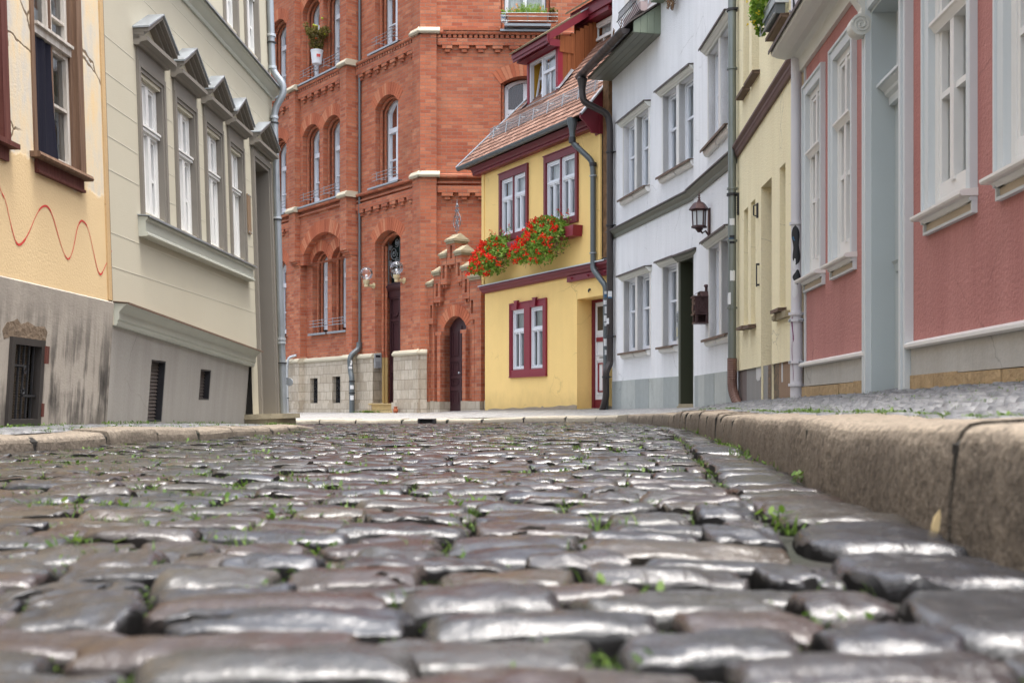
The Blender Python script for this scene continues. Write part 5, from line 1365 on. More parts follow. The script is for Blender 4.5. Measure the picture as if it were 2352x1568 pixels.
def coping(a, b, h, pk, name='coping'):
    mb = MB(); c = (a + b) / 2
    n0, n1 = NG - .38, NG + .05; nc = (n0 + n1) / 2
    a -= .035; b += .035
    p = [FB.P(a, n0, h), FB.P(b, n0, h), FB.P(b, n1, h), FB.P(a, n1, h), FB.P(a, n0, h + .05), FB.P(b, n0, h + .05), FB.P(b, n1, h + .05), FB.P(a, n1, h + .05), FB.P(a + .04, nc, h + pk), FB.P(b - .04, nc, h + pk)]
    mb.raw(p, [(3, 2, 1, 0), (0, 1, 5, 4), (1, 2, 6, 5), (2, 3, 7, 6), (3, 0, 4, 7), (7, 6, 9, 8), (5, 4, 8, 9), (6, 5, 9), (4, 7, 8)])
    mb.box(FB, a + .025, b - .025, n0 + .025, n1 - .025, h - .05, h - .001)
    return mb.build(name, M['cap_stone'], gate)
for (a, b, t, _) in legs: coping(a, b, t + .05, .19)
for (a, b, n) in ((8.67, 8.98, NG + .04), (9.0, 9.14, NG - .0), (9.20, 9.45, NG + .03), (10.32, 10.60, NG + .03), (10.62, 11.09, NG + .05), (11.11, 11.36, NG - .06)): mb = MB(); mb.box(FB, a, b, NG - .5, n, -.45, .165 + rnd.uniform(-.01, .02)); mb.build('base_stone', M['sandstone'], gate)
mb = MB(); nd = NF - .15
mb.box(FB, 9.43, 10.33, nd - .06, nd - .02, -.1, 1.95)
pts = arc(9.43, 10.33, 1.89, .25, 14)
mb.prism(FB, [(9.43, 1.88)] + pts + [(10.33, 1.88)], nd - .06, nd - .021)
for (a, b) in ((9.43, 9.49), (9.84, 9.92), (10.27, 10.33)): mb.box(FB, a, b, nd - .02, nd, -.1, 1.92)
for h in (-.1, .42, 1.10): mb.box(FB, 9.49, 10.27, nd - .02, nd - .002, h, h + (.16 if h < 0 else .09))
mb.box(FB, 9.49, 10.27, nd - .02, nd - .002, .70, .76)
for a, b in ((9.54, 9.79), (9.97, 10.22)):
    for c, d in ((.11, .37), (.56, .67), (.80, 1.06), (1.24, 1.80)): ring(mb, FB, a, b, c, d, .02, nd - .02, nd - .006)
door = mb.build('door', M['plum'], gate)
mb = MB(); mb.lathe(FB.P(9.88, nd, .83), [(.010, 0), (.010, .03), (.024, .04), (.024, .055), (.005, .06)], 12, FB.n); mb.build('handle', M['zinc_pale'], door)
mb = MB(); nf = NG - .17; c = 9.885; h0 = 4.06
fm = metal('grey_iron_finial', (.23, .25, .27), .4, .6)
mb.tube([FB.P(c, nf, h0), FB.P(c, nf, 4.80)], .011, 6)
for sg in (-1, 1):
    mb.tube([FB.P(c + sg * x, nf, h0 + y) for x, y in ((.01, .52), (.06, .46), (.13, .36), (.155, .26), (.13, .17), (.08, .14), (.055, .18))], .010, 6)
    mb.tube(scroll((c + sg * .05, h0 + .26), FB, .055, 1.4, sg, 1.5, 18, nf), .009, 5); mb.tube(scroll((c + sg * .045, h0 + .37), FB, .04, 1.3, -sg, 0, 16, nf), .008, 5)
    mb.tube([FB.P(c + sg * x, nf, h0 + y) for x, y in ((.02, .24), (.06, .14), (.075, .06), (.06, .04), (.05, .06))], .010, 6)
    mb.tube(scroll((c + sg * .045, h0 + .53), FB, .04, 1.2, sg, 4, 14, nf), .009, 5); mb.tube(scroll((c + sg * .04, h0 + .62), FB, .025, 1.2, sg, 4, 12, nf), .008, 5)
mb.lathe(FB.P(c, nf, 4.68), [(.01, 0), (.03, .03), (.015, .06), (.008, .12), (.001, .16)], 8)
mb.build('finial', fm, gate)

# ================================================================ YELLOW HOUSE
yel = thing('yellow_house', 'small yellow house with claret windows, tiled roof and stacked dormers beside the brick gateway', 'house', FY.P(2.5, 0, 0))
YE = 5.12
mb = MB()
wall(mb, FY, .02, YE, -.3, 2.66, [(1.27, 2.62, .78, 2.06, 0, .10), (3.863, 4.78, -.29, 2.06, 0, .42)])
wall(mb, FY, .08, 4.82, 2.60, 5.25, [(.96, 2.06, 3.58, 4.80, 0, .07), (2.86, 3.99, 3.58, 4.84, 0, .07)], n=.085)
mb.box(FY, .06, .17, .0, .105, 2.70, 5.15)                  # corner board at the left end
mb.box(FY, 4.74, 4.83, .0, .10, 2.70, 5.2)
shell(mb, FY, .02, YE, -.5, 5.25, 5.5, n=-.01)
mb.quad(FY.P(4.82, .085, 2.6), FY.P(4.82, -.1, 2.6), FY.P(4.82, -.1, 5.25), FY.P(4.82, .085, 5.25)); mb.quad(FY.P(.08, .085, 2.6), FY.P(.08, -.1, 2.6), FY.P(.08, -.1, 5.25), FY.P(.08, .085, 5.25))
mb.build('wall', M['yellow'], yel)
mb = MB(); pts = [(.2, -.3), (.2, -.015), (.5, .005), (.9, -.01), (1.3, .02), (1.7, .005), (2.0, .03), (2.3, .035), (2.5, .02), (2.55, .05), (2.62, .025), (3.0, .035), (3.2, .06), (3.5, .05), (3.75, .075), (3.86, .06), (3.86, -.3)]
mb.prism(FY, pts, -.02, .012); mb.prism(FY, [(4.79, -.3), (4.79, .06), (4.95, .05), (5.1, .04), (5.1, -.3)], -.02, .012); mb.build('bare_base', plaster('bare_grey_base', (.36, .30, .23), .2, 25, .8, .3, gd=.012), yel)
# ground-floor window
mb = MB(); a, b, c, d = 1.22, 2.735, .66, 2.165
mb.box(FY, a, 1.292, -.08, .03, c, d); mb.box(FY, 2.60, b, -.08, .03, c, d); mb.box(FY, 1.835, 2.075, -.08, .03, c, d)
for x0, x1 in ((1.292, 1.835), (2.075, 2.60)): mb.box(FY, x0, x1, -.08, .028, c, .80); mb.box(FY, x0, x1, -.08, .028, 2.045, d)
mb.box(FY, a - .012, b + .012, .0, .045, d, d + .022); mb.box(FY, a - .01, b + .01, .0, .05, c - .02, c + .012); mb.box(FY, a - .01, a + .02, 0, .042, c, d); mb.box(FY, b - .02, b + .01, 0, .042, c, d)
for s in (1.555, 2.33): mb.prism(FY, [(s - .035, 2.05), (s + .035, 2.05), (s + .06, 2.20), (s + .085, 2.205), (s + .085, 2.225), (s - .085, 2.225), (s - .085, 2.205), (s - .06, 2.20)], .03, .075)
wi = mb.build('window', M['claret_bright'], yel)
for x0, x1 in ((1.292, 1.835), (2.075, 2.60)):
    m_ = (x0 + x1) / 2; mb = MB(); ring(mb, FY, x0, x1, .80, 2.045, .05, -.09, -.012); mb.box(FY, x0 + .05, x1 - .05, -.085, -.004, 1.575, 1.63); mb.box(FY, m_ - .02, m_ + .02, -.085, -.016, .85, 1.575); mb.box(FY, x0 + .03, x1 - .03, -.08, .004, .82, .85)
    ring(mb, FY, x0 + .05, x1 - .05, 1.63, 1.995, .028, -.085, -.03); ring(mb, FY, x0 + .05, x1 - .05, .85, 1.575, .028, -.085, -.03)
    sa = mb.build('casement', M['white_plastic'], wi)
    mb = MB(); mb.quad(FY.P(x0, -.06, .8), FY.P(x1, -.06, .8), FY.P(x1, -.06, 2.04), FY.P(x0, -.06, 2.04)); mb.build('pane', M['glass'], wi)
    curtain(FY, x0, x1, -.125, .82, 2.04, M['curtain_grey'], wi, 9)
# upper windows
for (a, b) in ((.885, 2.135), (2.79, 4.055)):
    n = .085; mb = MB(); c, d = 3.49, 4.93
    mb.box(FY, a, a + .085, -.02, n + .035, c, d); mb.box(FY, b - .085, b, -.02, n + .035, c, d); mb.box(FY, a + .085, b - .085, -.02, n + .033, d - .13, d); mb.box(FY, a + .085, b - .085, -.02, n + .033, c, c + .13)
    m_ = (a + b) / 2; mb.box(FY, m_ - .022, m_ + .022, -.02, n + .02, c + .13, d - .13); mb.box(FY, a - .015, b + .015, n, n + .05, d, d + .02); mb.box(FY, b - .012, b + .012, n, n + .05, c, d)
    wi = mb.build('window', M['claret'], yel)
    for x0, x1 in ((a + .085, m_ - .022), (m_ + .022, b - .085)):
        mm = (x0 + x1) / 2; mb = MB(); ring(mb, FY, x0, x1, c + .13, d - .13, .05, -.01, n - .005); mb.box(FY, x0 + .05, x1 - .05, 0, n + .004, 4.35, 4.41); mb.box(FY, x0 + .03, x1 - .03, 0, n + .012, 4.375, 4.40); mb.box(FY, mm - .022, mm + .022, 0, n - .004, c + .18, 4.35)
        ring(mb, FY, x0 + .05, x1 - .05, 4.41, d - .18, .028, 0, n - .02); ring(mb, FY, x0 + .05, mm - .022, c + .18, 4.35, .024, 0, n - .02); ring(mb, FY, mm + .022, x1 - .05, c + .18, 4.35, .024, 0, n - .02)
        mb.build('casement', M['white_plastic'], wi)
        mb = MB(); mb.quad(FY.P(x0, .03, c + .1), FY.P(x1, .03, c + .1), FY.P(x1, .03, d - .1), FY.P(x0, .03, d - .1)); mb.build('pane', M['glass'], wi)
        mb = MB(); kx = 14
        for i in range(kx):      # gathered net curtain with a draped lower edge
            def cp_(i, top):
                f = i / kx; s = x0 + (x1 - x0) * f; nn = -.06 + .016 * math.sin(i * 2.1)
                return FY.P(s, nn, d - .14 if top else c + .30 + .42 * math.sin(math.pi * (f if a < 2 else 1 - f) * .9) ** 2)
            mb.quad(cp_(i, 0), cp_(i + 1, 0), cp_(i + 1, 1), cp_(i, 1))
        mb.build('curtain', M['curtain_white'], wi, smooth=True)
        mb = MB(); mb.quad(FY.P(x0, -.12, c + .1), FY.P(x1, -.12, c + .1), FY.P(x1, -.12, d - .1), FY.P(x0, -.12, d - .1)); mb.build('blind', M['curtain_grey'], wi)
# jetty string and beam ends
mb = MB(); mb.profile(FY, [(-.01, 2.505), (.05, 2.505), (.085, 2.53), (.10, 2.56), (.145, 2.60), (.145, 2.655), (-.01, 2.665)], .02, YE); mb.build('string_course', M['claret'], yel)
mb = MB(); mb.profile(FY, [(.0, 2.668), (.165, 2.658), (.165, 2.645), (.172, 2.645), (.172, 2.668), (.0, 2.690)], .0, YE - .06); mb.build('string_flashing', M['zinc_pale'], yel)
mb = MB(); mb.box(FY, 3.61, YE, -.01, .075, 2.40, 2.504); bp = mb.build('beam_plate', M['claret'], yel)
for s in (3.80, 4.38, 4.95): mb = MB(); mb.lathe(FY.P(s, .075, 2.46), [(.028, 0), (.028, .012), (.012, .016), (.012, .04), (.001, .042)], 8, FY.n); mb.build('bolt', M['claret_bright'], bp)
mb = MB(); mb.lathe(FY.P(4.33, 0, 2.20), [(.02, 0), (.02, .03), (.01, .035)], 8, FY.n); mb.tube(scroll((4.33, 2.17), FY, .03, 1, 1, 1.5, 12, .03), .008, 5); mb.build('hook', M['iron'], yel)
# door in its niche
mb = MB(); nd = -.36
mb.box(FY, 3.87, 3.94, nd - .06, nd + .04, -.05, 2.05); mb.box(FY, 4.71, 4.78, nd - .06, nd + .04, -.05, 2.05); mb.box(FY, 3.94, 4.71, nd - .06, nd + .038, 2.0, 2.05); mb.box(FY, 3.94, 4.71, nd - .05, nd + .012, .0, .17)
fr_ = mb.build('door_frame', M['claret'], yel)
mb = MB(); mb.box(FY, 3.94, 4.71, nd - .05, nd, .17, 2.0)
for x0, x1, c, d in ((4.0, 4.29, 1.0, 1.42), (4.36, 4.65, 1.0, 1.42), (4.0, 4.29, .26, .92), (4.36, 4.65, .26, .92)): ring(mb, FY, x0, x1, c, d, .022, nd, nd + .014)
mb.build('leaf', M['white_plastic'], fr_)
for x0, x1 in ((4.0, 4.29), (4.36, 4.65)): mb = MB(); ring(mb, FY, x0 + .05, x1 - .05, .31, .86, .025, nd, nd + .018); mb.build('claret_moulding', M['claret_bright'], fr_); mb = MB(); mb.box(FY, x0, x1, nd, nd + .02, 1.26, 1.34); mb.build('claret_moulding', M['claret_bright'], fr_)
mb = MB(); mb.box(FY, 4.02, 4.28, nd + .001, nd + .004, 1.47, 1.92); mb.box(FY, 4.38, 4.64, nd + .001, nd + .004, 1.47, 1.92); mb.build('pane', paint('brown_glass', (.06, .05, .04), .1), fr_)
mb = MB(); mb.box(FY, 4.10, 4.22, nd, nd + .012, .945, .975); mb.build('letter_slot', M['zinc'], fr_)
mb = MB(); mb.box(FY, 3.80, 5.0, -.4, .10, -.2, -.005); mb.build('door_step', M['cap_stone'], yel)
# eaves, gutter
mb = MB(); mb.profile(FY, [(.06, 5.08), (.22, 5.08), (.245, 5.11), (.235, 5.14), (.26, 5.17), (.30, 5.24), (.06, 5.25)], -.12, 4.76); mb.build('fascia', M['claret'], yel)
mb = MB(); gk = 10
gpf = [(.43 + .068 * math.cos(math.pi + math.pi * i / gk), 5.285 + .068 * math.sin(math.pi + math.pi * i / gk)) for i in range(gk + 1)] + [(.50, 5.295)] + [(.43 + .060 * math.cos(2 * math.pi - math.pi * i / gk), 5.285 + .060 * math.sin(2 * math.pi - math.pi * i / gk)) for i in range(gk + 1)]
mb.profile(FY, gpf, -.42, 4.50); gut = mb.build('gutter', M['pipe_grey'], yel)
for i in range(9):
    s = -.2 + i * .56; mb = MB()
    for (p, q) in zip(gpf[:gk], gpf[1:gk + 1]): mb.quad(FY.P(s - .013, p[0] + (p[0] - .43) * .06, p[1] + (p[1] - 5.285) * .06), FY.P(s + .013, p[0] + (p[0] - .43) * .06, p[1] + (p[1] - 5.285) * .06), FY.P(s + .013, q[0] + (q[0] - .43) * .06, q[1] + (q[1] - 5.285) * .06), FY.P(s - .013, q[0] + (q[0] - .43) * .06, q[1] + (q[1] - 5.285) * .06))
    mb.build('gutter_clip', M['pipe_grey'], gut)
# roof: slope 49 deg, hipped at the left end; every tile its own scale
PT = 1.15
def roof_h(n): return 5.30 + PT * (.45 - n)
def left_edge(n): return -.42 + .76 * (.45 - n)
mb = MB(); RT = -3.0
mb.quad(FY.P(left_edge(.45), .45, 5.28), FY.P(4.74, .45, 5.28), FY.P(4.74, RT, roof_h(RT) - .03), FY.P(left_edge(RT), RT, roof_h(RT) - .03))
mb.quad(FY.P(left_edge(.45), .45, 5.27), FY.P(left_edge(RT), RT, roof_h(RT) - .03), FY.P(left_edge(RT) - .3, RT - 3.4, 5.3), FY.P(-.42, -5.5, 5.27))
mb.quad(FY.P(left_edge(RT), RT, roof_h(RT) - .03), FY.P(4.74, RT, roof_h(RT) - .03), FY.P(4.74, -5.6, 5.3), FY.P(-.4, -5.6, 5.3))
mb.quad(FY.P(4.74, .45, 5.20), FY.P(4.74, -5.6, 5.20), FY.P(4.74, RT, roof_h(RT) - .03), FY.P(4.74, RT, roof_h(RT) - .03))
roof = mb.build('roof', M['tile'], yel)
mb = MB(); row = .155 * .66; k = 0; n = .47
while n > RT + .1:
    le = left_edge(n) - .02; s = le - (.0 if k % 2 else .085)
    ex = .155
    while s < 4.74:
        a, b = max(s, le), min(s + .168, 4.76)
        if b - a > .03 and not (2.3 < a < 4.7 and n < -2.2):
            l0 = roof_h(n) + .020 + rnd.uniform(-.004, .004); n2 = n - row * 1.25; l1 = roof_h(n2) + .002; m_ = (a + b) / 2
            lip = .014
            pts = [FY.P(a, n, l0 + .010), FY.P(a + .03, n + .012, l0), FY.P(m_, n + .020, l0 - .006), FY.P(b - .03, n + .012, l0), FY.P(b - .003, n, l0 + .010), FY.P(b - .003, n2, l1), FY.P(a, n2, l1)]
            low = [p - V(0, 0, lip) for p in pts]
            mb.raw(pts + low, [tuple(range(7)), (0, 7, 8, 1), (1, 8, 9, 2), (2, 9, 10, 3), (3, 10, 11, 4), (4, 11, 12, 5), (0, 6, 13, 7)])
        s += .172
    n -= row; k += 1
mb.build('roof_tile_courses', M['tile'], roof)
mb = MB(); mb.tube([FY.P(left_edge(n) - .02, n, roof_h(n) + .02) for n in (.47, -.5, -1.5, RT)], .03, 6); mb.build('hip_edge', M['zinc'], roof)
# verge board at the right end
mb = MB(); q = [(.50, 5.30), (.50, 5.22), (.30, 5.05), (.26, 4.97), (.02, 4.97), (.02, 5.25), (-1.6, roof_h(-1.6) - .42), (-1.6, roof_h(-1.6) - .02), (.50, roof_h(.5) + .02)]
P0_ = [FY.P(4.76, n, h) for n, h in q]; P1_ = [FY.P(4.80, n, h) for n, h in q]; k = len(q)
mb.raw(P0_ + P1_, [tuple(range(k)), tuple(range(k, 2 * k))[::-1]] + [(i, (i + 1) % k, k + (i + 1) % k, k + i) for i in range(k)])
mb.box(FY, 4.66, 4.84, .02, .11, 4.96, 5.3)
mb.build('verge_board', M['claret'], yel)
mb = MB(); mb.quad(FY.P(4.73, .50, roof_h(.5) + .05), FY.P(4.83, .50, roof_h(.5) + .05), FY.P(4.83, -1.7, roof_h(-1.7) + .05), FY.P(4.73, -1.7, roof_h(-1.7) + .05)); mb.quad(FY.P(4.83, .50, roof_h(.5) + .05), FY.P(4.83, -1.7, roof_h(-1.7) + .05), FY.P(4.83, -1.7, roof_h(-1.7) + .01), FY.P(4.83, .50, roof_h(.5) + .01)); mb.build('verge_flashing', M['zinc_pale'], yel)
# snow guard
mb = MB(); n0 = .02; h0 = roof_h(n0) + .05
for dh in (.0, .055, .11, .16, .205): mb.tube([FY.P(.25, n0 - dh * .15, h0 + dh), FY.P(4.62, n0 - dh * .15, h0 + dh)], .0065 if dh not in (.205,) else .010, 5)
for i in range(105): s = .27 + i * .0415; mb.tube([FY.P(s, n0, h0), FY.P(s, n0 - .03, h0 + .205)], .0035, 4)
for i in range(8): s = .45 + i * .58; mb.tube([FY.P(s, n0 + .01, h0 - .04), FY.P(s, n0 - .03, h0 + .22)], .011, 5); mb.tube([FY.P(s, n0 - .02, h0 + .16), FY.P(s, n0 - .20, h0 + .19)], .009, 5)
mb.build('snow_guard', M['zinc'], roof)
# lower dormer
DN = -.58; DS0, DS1 = .90, 2.20
dh0 = 6.44; dh1 = 7.40
mb = MB(); mb.box(FY, DS0, DS0 + .07, DN - .10, DN + .02, dh0 - .05, dh1); mb.box(FY, DS1 - .09, DS1, DN - .10, DN + .02, dh0 - .05, dh1); mb.box(FY, DS0 + .07, DS1 - .09, DN - .10, DN + .018, dh1 - .04, dh1 + .16)
for k in range(4): mb.lathe(FY.P(DS1 - .045, DN + .02, dh0 + .2 + k * .22), [(.015, 0), (.015, .008), (.001, .01)], 6, FY.n)
d1 = mb.build('dormer', M['claret_bright'], yel)
mb = MB(); x0, x1 = DS0 + .07, DS1 - .09; m_ = (x0 + x1) / 2; ring(mb, FY, x0, x1, dh0, dh1 - .04, .05, DN - .09, DN - .01); mb.box(FY, m_ - .035, m_ + .035, DN - .09, DN, dh0 + .05, dh1 - .09)
ring(mb, FY, m_ + .035, x1 - .05, dh0 + .05, dh1 - .09, .04, DN - .08, DN - .025); mb.box(FY, m_ + .035, x1 - .05, DN - .08, DN - .005, 6.97, 7.03); mb.box(FY, (m_ + x1) / 2 - .02, (m_ + x1) / 2 + .01, DN - .08, DN - .02, dh0 + .05, 6.97)
mb.build('casement', M['white_plastic'], d1)
mb = MB()                               # tilted sash standing ajar
for (ua, ub, va, vb) in ((0, .045, 0, .82), (.42, .465, 0, .82), (.045, .42, 0, .05), (.045, .42, .77, .82), (.045, .42, .50, .56), (.21, .25, .05, .5)):
    cs = []
    for n_ in (0, .03):
        for (u, v) in ((ua, va), (ub, va), (ub, vb), (ua, vb)): cs.append(FY.P(x0 + .06 + u, DN - .10 - .17 * v - n_, dh0 + .06 + v))
    mb.raw(cs, [(0, 1, 2, 3), (7, 6, 5, 4), (0, 4, 5, 1), (1, 5, 6, 2), (2, 6, 7, 3), (3, 7, 4, 0)])
mb.build('tilted_sash', M['white_plastic'], d1)
mb = MB(); mb.quad(FY.P(m_ + .03, DN - .05, dh0), FY.P(x1, DN - .05, dh0), FY.P(x1, DN - .05, dh1 - .05), FY.P(m_ + .03, DN - .05, dh1 - .05)); mb.build('pane', M['glass'], d1)
curtain(FY, m_ + .03, x1, DN - .16, dh0, dh1 - .05, M['curtain_white'], d1, 7)
mb = MB(); mb.box(FY, x0 - .02, x0 + .01, DN - .6, DN - .10, dh0, dh1); mb.quad(FY.P(x0, DN - .7, dh0), FY.P(m_ + .1, DN - .7, dh0), FY.P(m_ + .1, DN - .7, dh1), FY.P(x0, DN - .7, dh1)); mb.build('yellow_lining', paint('warm_yellow_room_paint', (.62, .36, .04), .8), d1)
mb = MB(); bs = .105                      # boarded cheek on the right side
for i in range(26):
    n_ = DN - .10 - i * bs; t_ = 7.40 + .66 * (DN - n_) - .0
    if roof_h(n_) > t_ - .03: break
    mb.box(FY, DS1 - .055, DS1 - .005 + (i % 2) * .006, n_ - bs + .006, n_, min(roof_h(n_), roof_h(n_ - bs)) - .10, 7.40 + .66 * (DN - n_) + .10)
mb.box(FY, DS1 - .03, DS1 + .01, DN - .36, DN - .02, 7.28, 7.62); mb.box(FY, DS0, DS0 + .05, DN - 2.6, DN - .1, 6.3, 7.5)
mb.build('cheek_boards', M['wood_board'], d1)
mb = MB(); ov = .30; RS = .68
def dr(n, off=0): return 7.62 + RS * (DN + ov - n) + off
def slab(mb, s0, s1, n0, n1, off, th):
    p = [FY.P(s, n, dr(n, off + z)) for z in (0, th) for n in (n0, n1) for s in (s0, s1)]
    mb.raw(p, [(0, 1, 3, 2), (4, 6, 7, 5), (0, 4, 5, 1), (2, 3, 7, 6), (0, 2, 6, 4), (1, 5, 7, 3)])
slab(mb, DS0 - .18, DS1 + .02, DN + ov, DN - 2.5, -.16, .12)
mb.box(FY, DS0 - .16, DS1 + .06, DN + ov - .05, DN + ov - .02, dr(DN + ov) - .22, dr(DN + ov) - .03)
mb.prism(FY, [(DS0 - .12, 7.38), (DS1 + .02, 7.38), (DS1 + .02, 7.46), (DS0 - .12, 7.46)], DN - .02, DN + .20)
slab(mb, DS1 + .02, DS1 + .06, DN + ov, DN - 2.5, -.20, .165)
mb.box(FY, DS1 - .04, DS1 + .055, DN + .0, DN + .24, 7.36, 7.50)
mb.build('eaves', M['claret'], d1)
mb = MB(); slab(mb, DS0 - .2, DS1 + .05, DN + ov + .04, DN - .5, -.03, .035); mb.build('mossy_edge', M['mossy'], d1)
mb = MB(); slab(mb, DS0 - .2, DS1 + .07, DN - .5, DN - 2.5, -.03, .03); mb.build('dormer_flashing', M['zinc_pale'], d1)
mb = MB(); mb.quad(FY.P(DS1 - .12, DN + .05, roof_h(DN) + .06), FY.P(DS1 + .10, DN + .05, roof_h(DN) + .01), FY.P(DS1 + .12, DN - .3, roof_h(DN - .3) + .08), FY.P(DS1 - .0, DN - .3, roof_h(DN - .3) + .14)); mb.quad(FY.P(DS0 - .26, DN + .10, roof_h(DN + .1) + .03), FY.P(DS0 + .02, DN + .06, roof_h(DN) + .01), FY.P(DS0 + .02, DN - .1, roof_h(DN - .1) + .12), FY.P(DS0 - .22, DN - .08, roof_h(DN - .08) + .04))
mb.box(FY, DS0 + .05, DS1 - .05, DN - .05, DN + .06, dh0 - .06, dh0 + .005); mb.build('apron_flashing', M['zinc'], d1)
# upper dormer further up the roof
EN = -1.50; ES0, ES1 = 2.10, 2.86
mb = MB(); mb.box(FY, ES0 - .05, ES0 + .0, EN - .08, EN + .02, 7.2, 8.05); mb.box(FY, ES1, ES1 + .05, EN - .08, EN + .02, 7.2, 8.05); mb.build('gold_post', M['wood_gold'], yel)
mb = MB(); ring(mb, FY, ES0, ES1 - .04, 7.30, 7.99, .07, EN - .07, EN + .01); mb.box(FY, ES0 + .07, ES1 - .11, EN - .06, EN + .02, 7.62, 7.67); mb.box(FY, (ES0 + ES1) / 2 - .04, (ES0 + ES1) / 2 - .01, EN - .06, EN, 7.3, 7.62); ring(mb, FY, ES0 + .07, ES1 - .11, 7.67, 7.92, .03, EN - .06, EN - .01)
d2 = mb.build('dormer_window', M['white_paint'], yel)
mb = MB(); mb.quad(FY.P(ES0, EN - .04, 7.3), FY.P(ES1, EN - .04, 7.3), FY.P(ES1, EN - .04, 7.98), FY.P(ES0, EN - .04, 7.98)); mb.build('pane', M['glass'], d2)
curtain(FY, ES0, ES1 - .04, EN - .13, 7.3, 7.98, M['curtain_white'], d2, 6)
mb = MB()
for i in range(26):
    s_ = ES1 + .05 + i * .10
    mb.box(FY, s_, s_ + .094, EN - .06, EN - .01 + (i % 2) * .006, 7.0 if i < 3 else 6.8, 9.2)
mb.box(FY, ES0 - .05, ES1 + .05, EN - .06, EN - .02, 7.99, 8.3); mb.box(FY, ES0 - .9, ES0 - .05, EN - .10, EN - .06, 7.2, 8.3)
mb.build('boarding', M['wood_board'], yel)
mb = MB()
def dr2(n): return 8.36 + .68 * (EN + .30 - n)
mb.box(FY, ES0 - .55, ES1 + .25, EN + .20, EN + .25, 8.12, 8.36); mb.prism(FY, [(ES0 - .38, 8.02), (ES1 + .10, 8.02), (ES1 + .10, 8.12), (ES0 - .38, 8.12)], EN - .02, EN + .21)
mb.quad(FY.P(ES0 - .55, EN + .25, 8.12), FY.P(ES1 + .25, EN + .25, 8.12), FY.P(ES1 + .25, EN - 1.5, 8.12 + 1.19), FY.P(ES0 - .55, EN - 1.5, 8.12 + 1.19))
mb.box(FY, ES1 + .25, ES1 + 2.4, EN + .0, EN + .06, 8.62, 8.95); mb.box(FY, ES1 + .25, ES1 + .30, EN - .02, EN + .25, 8.12, 8.95)
mb.build('dormer_eaves', M['claret'], yel)
mb = MB(); p = [FY.P(s, n, dr2(n) + z) for z in (0, .04) for n in (EN + .34, EN - 1.5) for s in (ES0 - .6, ES1 + .3)]
mb.raw(p, [(0, 1, 3, 2), (4, 6, 7, 5), (0, 4, 5, 1), (2, 3, 7, 6), (0, 2, 6, 4), (1, 5, 7, 3)]); mb.build('mossy_edge', M['mossy'], yel)
# rough sheathing strip at the right end
mb = MB(); mb.box(FY, 4.835, 5.03, -.2, .05, 2.70, 6.2); mb.build('bare_sheathing', M['sheathing'], yel)
mb = MB(); mb.box(FY, 4.815, 4.835, -.1, .065, 2.74, 5.0); mb.box(FY, 4.83, 5.06, -.1, .07, 2.68, 2.72); mb.build('edge_strip', M['iron'], yel)
# flower boxes with hanging geraniums
for k, (bs0, bs1, lab) in enumerate(((.78, 2.30, 'claret flower box with cascading scarlet geraniums under the upper window nearest the brick gateway'), (2.72, 4.22, 'claret flower box with cascading scarlet geraniums under the upper window nearest the bent drainpipe'))):
    fb = thing('flower_box', lab, 'flower box', FY.P((bs0 + bs1) / 2, .2, 3.2), 'flower boxes on the yellow house')
    mb = MB(); mb.prism(FY, [(bs0 + .03, 3.20), (bs1 - .03, 3.20), (bs1, 3.40), (bs0, 3.40)], .095, .30); mb.build('box', M['claret_bright'], fb)
    lf, dry, bl = MB(), MB(), MB()
    c0 = .14 if k == 0 else 2.08; c1 = 1.74 if k == 0 else 3.95
    def envelope():
        """a point of the hanging mass: nearer the left end it hangs lower and further out"""
        while True:
            f = rnd.random(); s = c0 + (c1 - c0) * f
            top = (3.50 if k == 0 else 3.60) - .22 * (2 * f - 1) ** 2 + .12 * math.sin(3.1 * f) + (.0 if f > .25 else -.4 * (.25 - f)) ; bot = (2.80 + .05 * math.sin(7 * f)) + .34 * max(0, f - .55) ** 1.0 + .9 * max(0, .14 - f)
            h = bot + (top - bot) * rnd.random() ** .85
            g = (h - bot) / (top - bot)
            depth = .19 + .25 * math.sin(math.pi * min(1, .25 + .75 * g)) * (1 - .35 * abs(2 * f - 1))
            if rnd.random() < .18 + .95 * math.sin(math.pi * f) ** .5 * (.50 + .5 * g): return f, s, h, g, .10 + depth
    for _ in range(3500):
        f, s, h, g, dp_ = envelope(); n_ = dp_ * (1 - .55 * rnd.random() ** 2.2) + rnd.gauss(0, .015)
        (leafpoly(dry, FY.P(s, n_, h), rnd.uniform(.012, .024)) if (f > .80 and g < .55 and rnd.random() < .6) or rnd.random() < .04 else leafpoly(lf, FY.P(s, n_, h), rnd.uniform(.020, .042)))
    for _ in range(90):
        f, s, h, g, dp_ = envelope(); a = FY.P(s, dp_ * .6, h); b = a + FY.t * rnd.gauss(0, .08) + FY.n * rnd.uniform(0, .12) + V(0, 0, rnd.uniform(-.16, .10)); dry.tube([a, b], .003, 4, caps=False)
    for _ in range(100):
        f, s, h, g, dp_ = envelope()
        if rnd.random() < .35 and f > .5: f, s, h, g, dp_ = envelope()
        blossom(bl, FY.P(s - .04, dp_ + rnd.uniform(.02, .09), h - .02), rnd.uniform(.030, .054), 8)
    for _ in range(16):
        s = c0 + (c1 - c0) * rnd.uniform(.15, 1.0); h = rnd.uniform(3.55, 3.78); blossom(bl, FY.P(s, .22, h), rnd.uniform(.022, .034), 6); lf.tube([FY.P(s, .2, 3.4), FY.P(s, .22, h)], .003, 4); foliage(lf, FY.P(s, .21, h - .08), (.05, .04, .06), 7, .018)
    lf.build('foliage', M['leaf'], fb, auto_uv=False); dry.build('dry_stems', M['leaf_dry'], fb, auto_uv=False); bl.build('blossoms', M['petal_red'], fb, auto_uv=False)
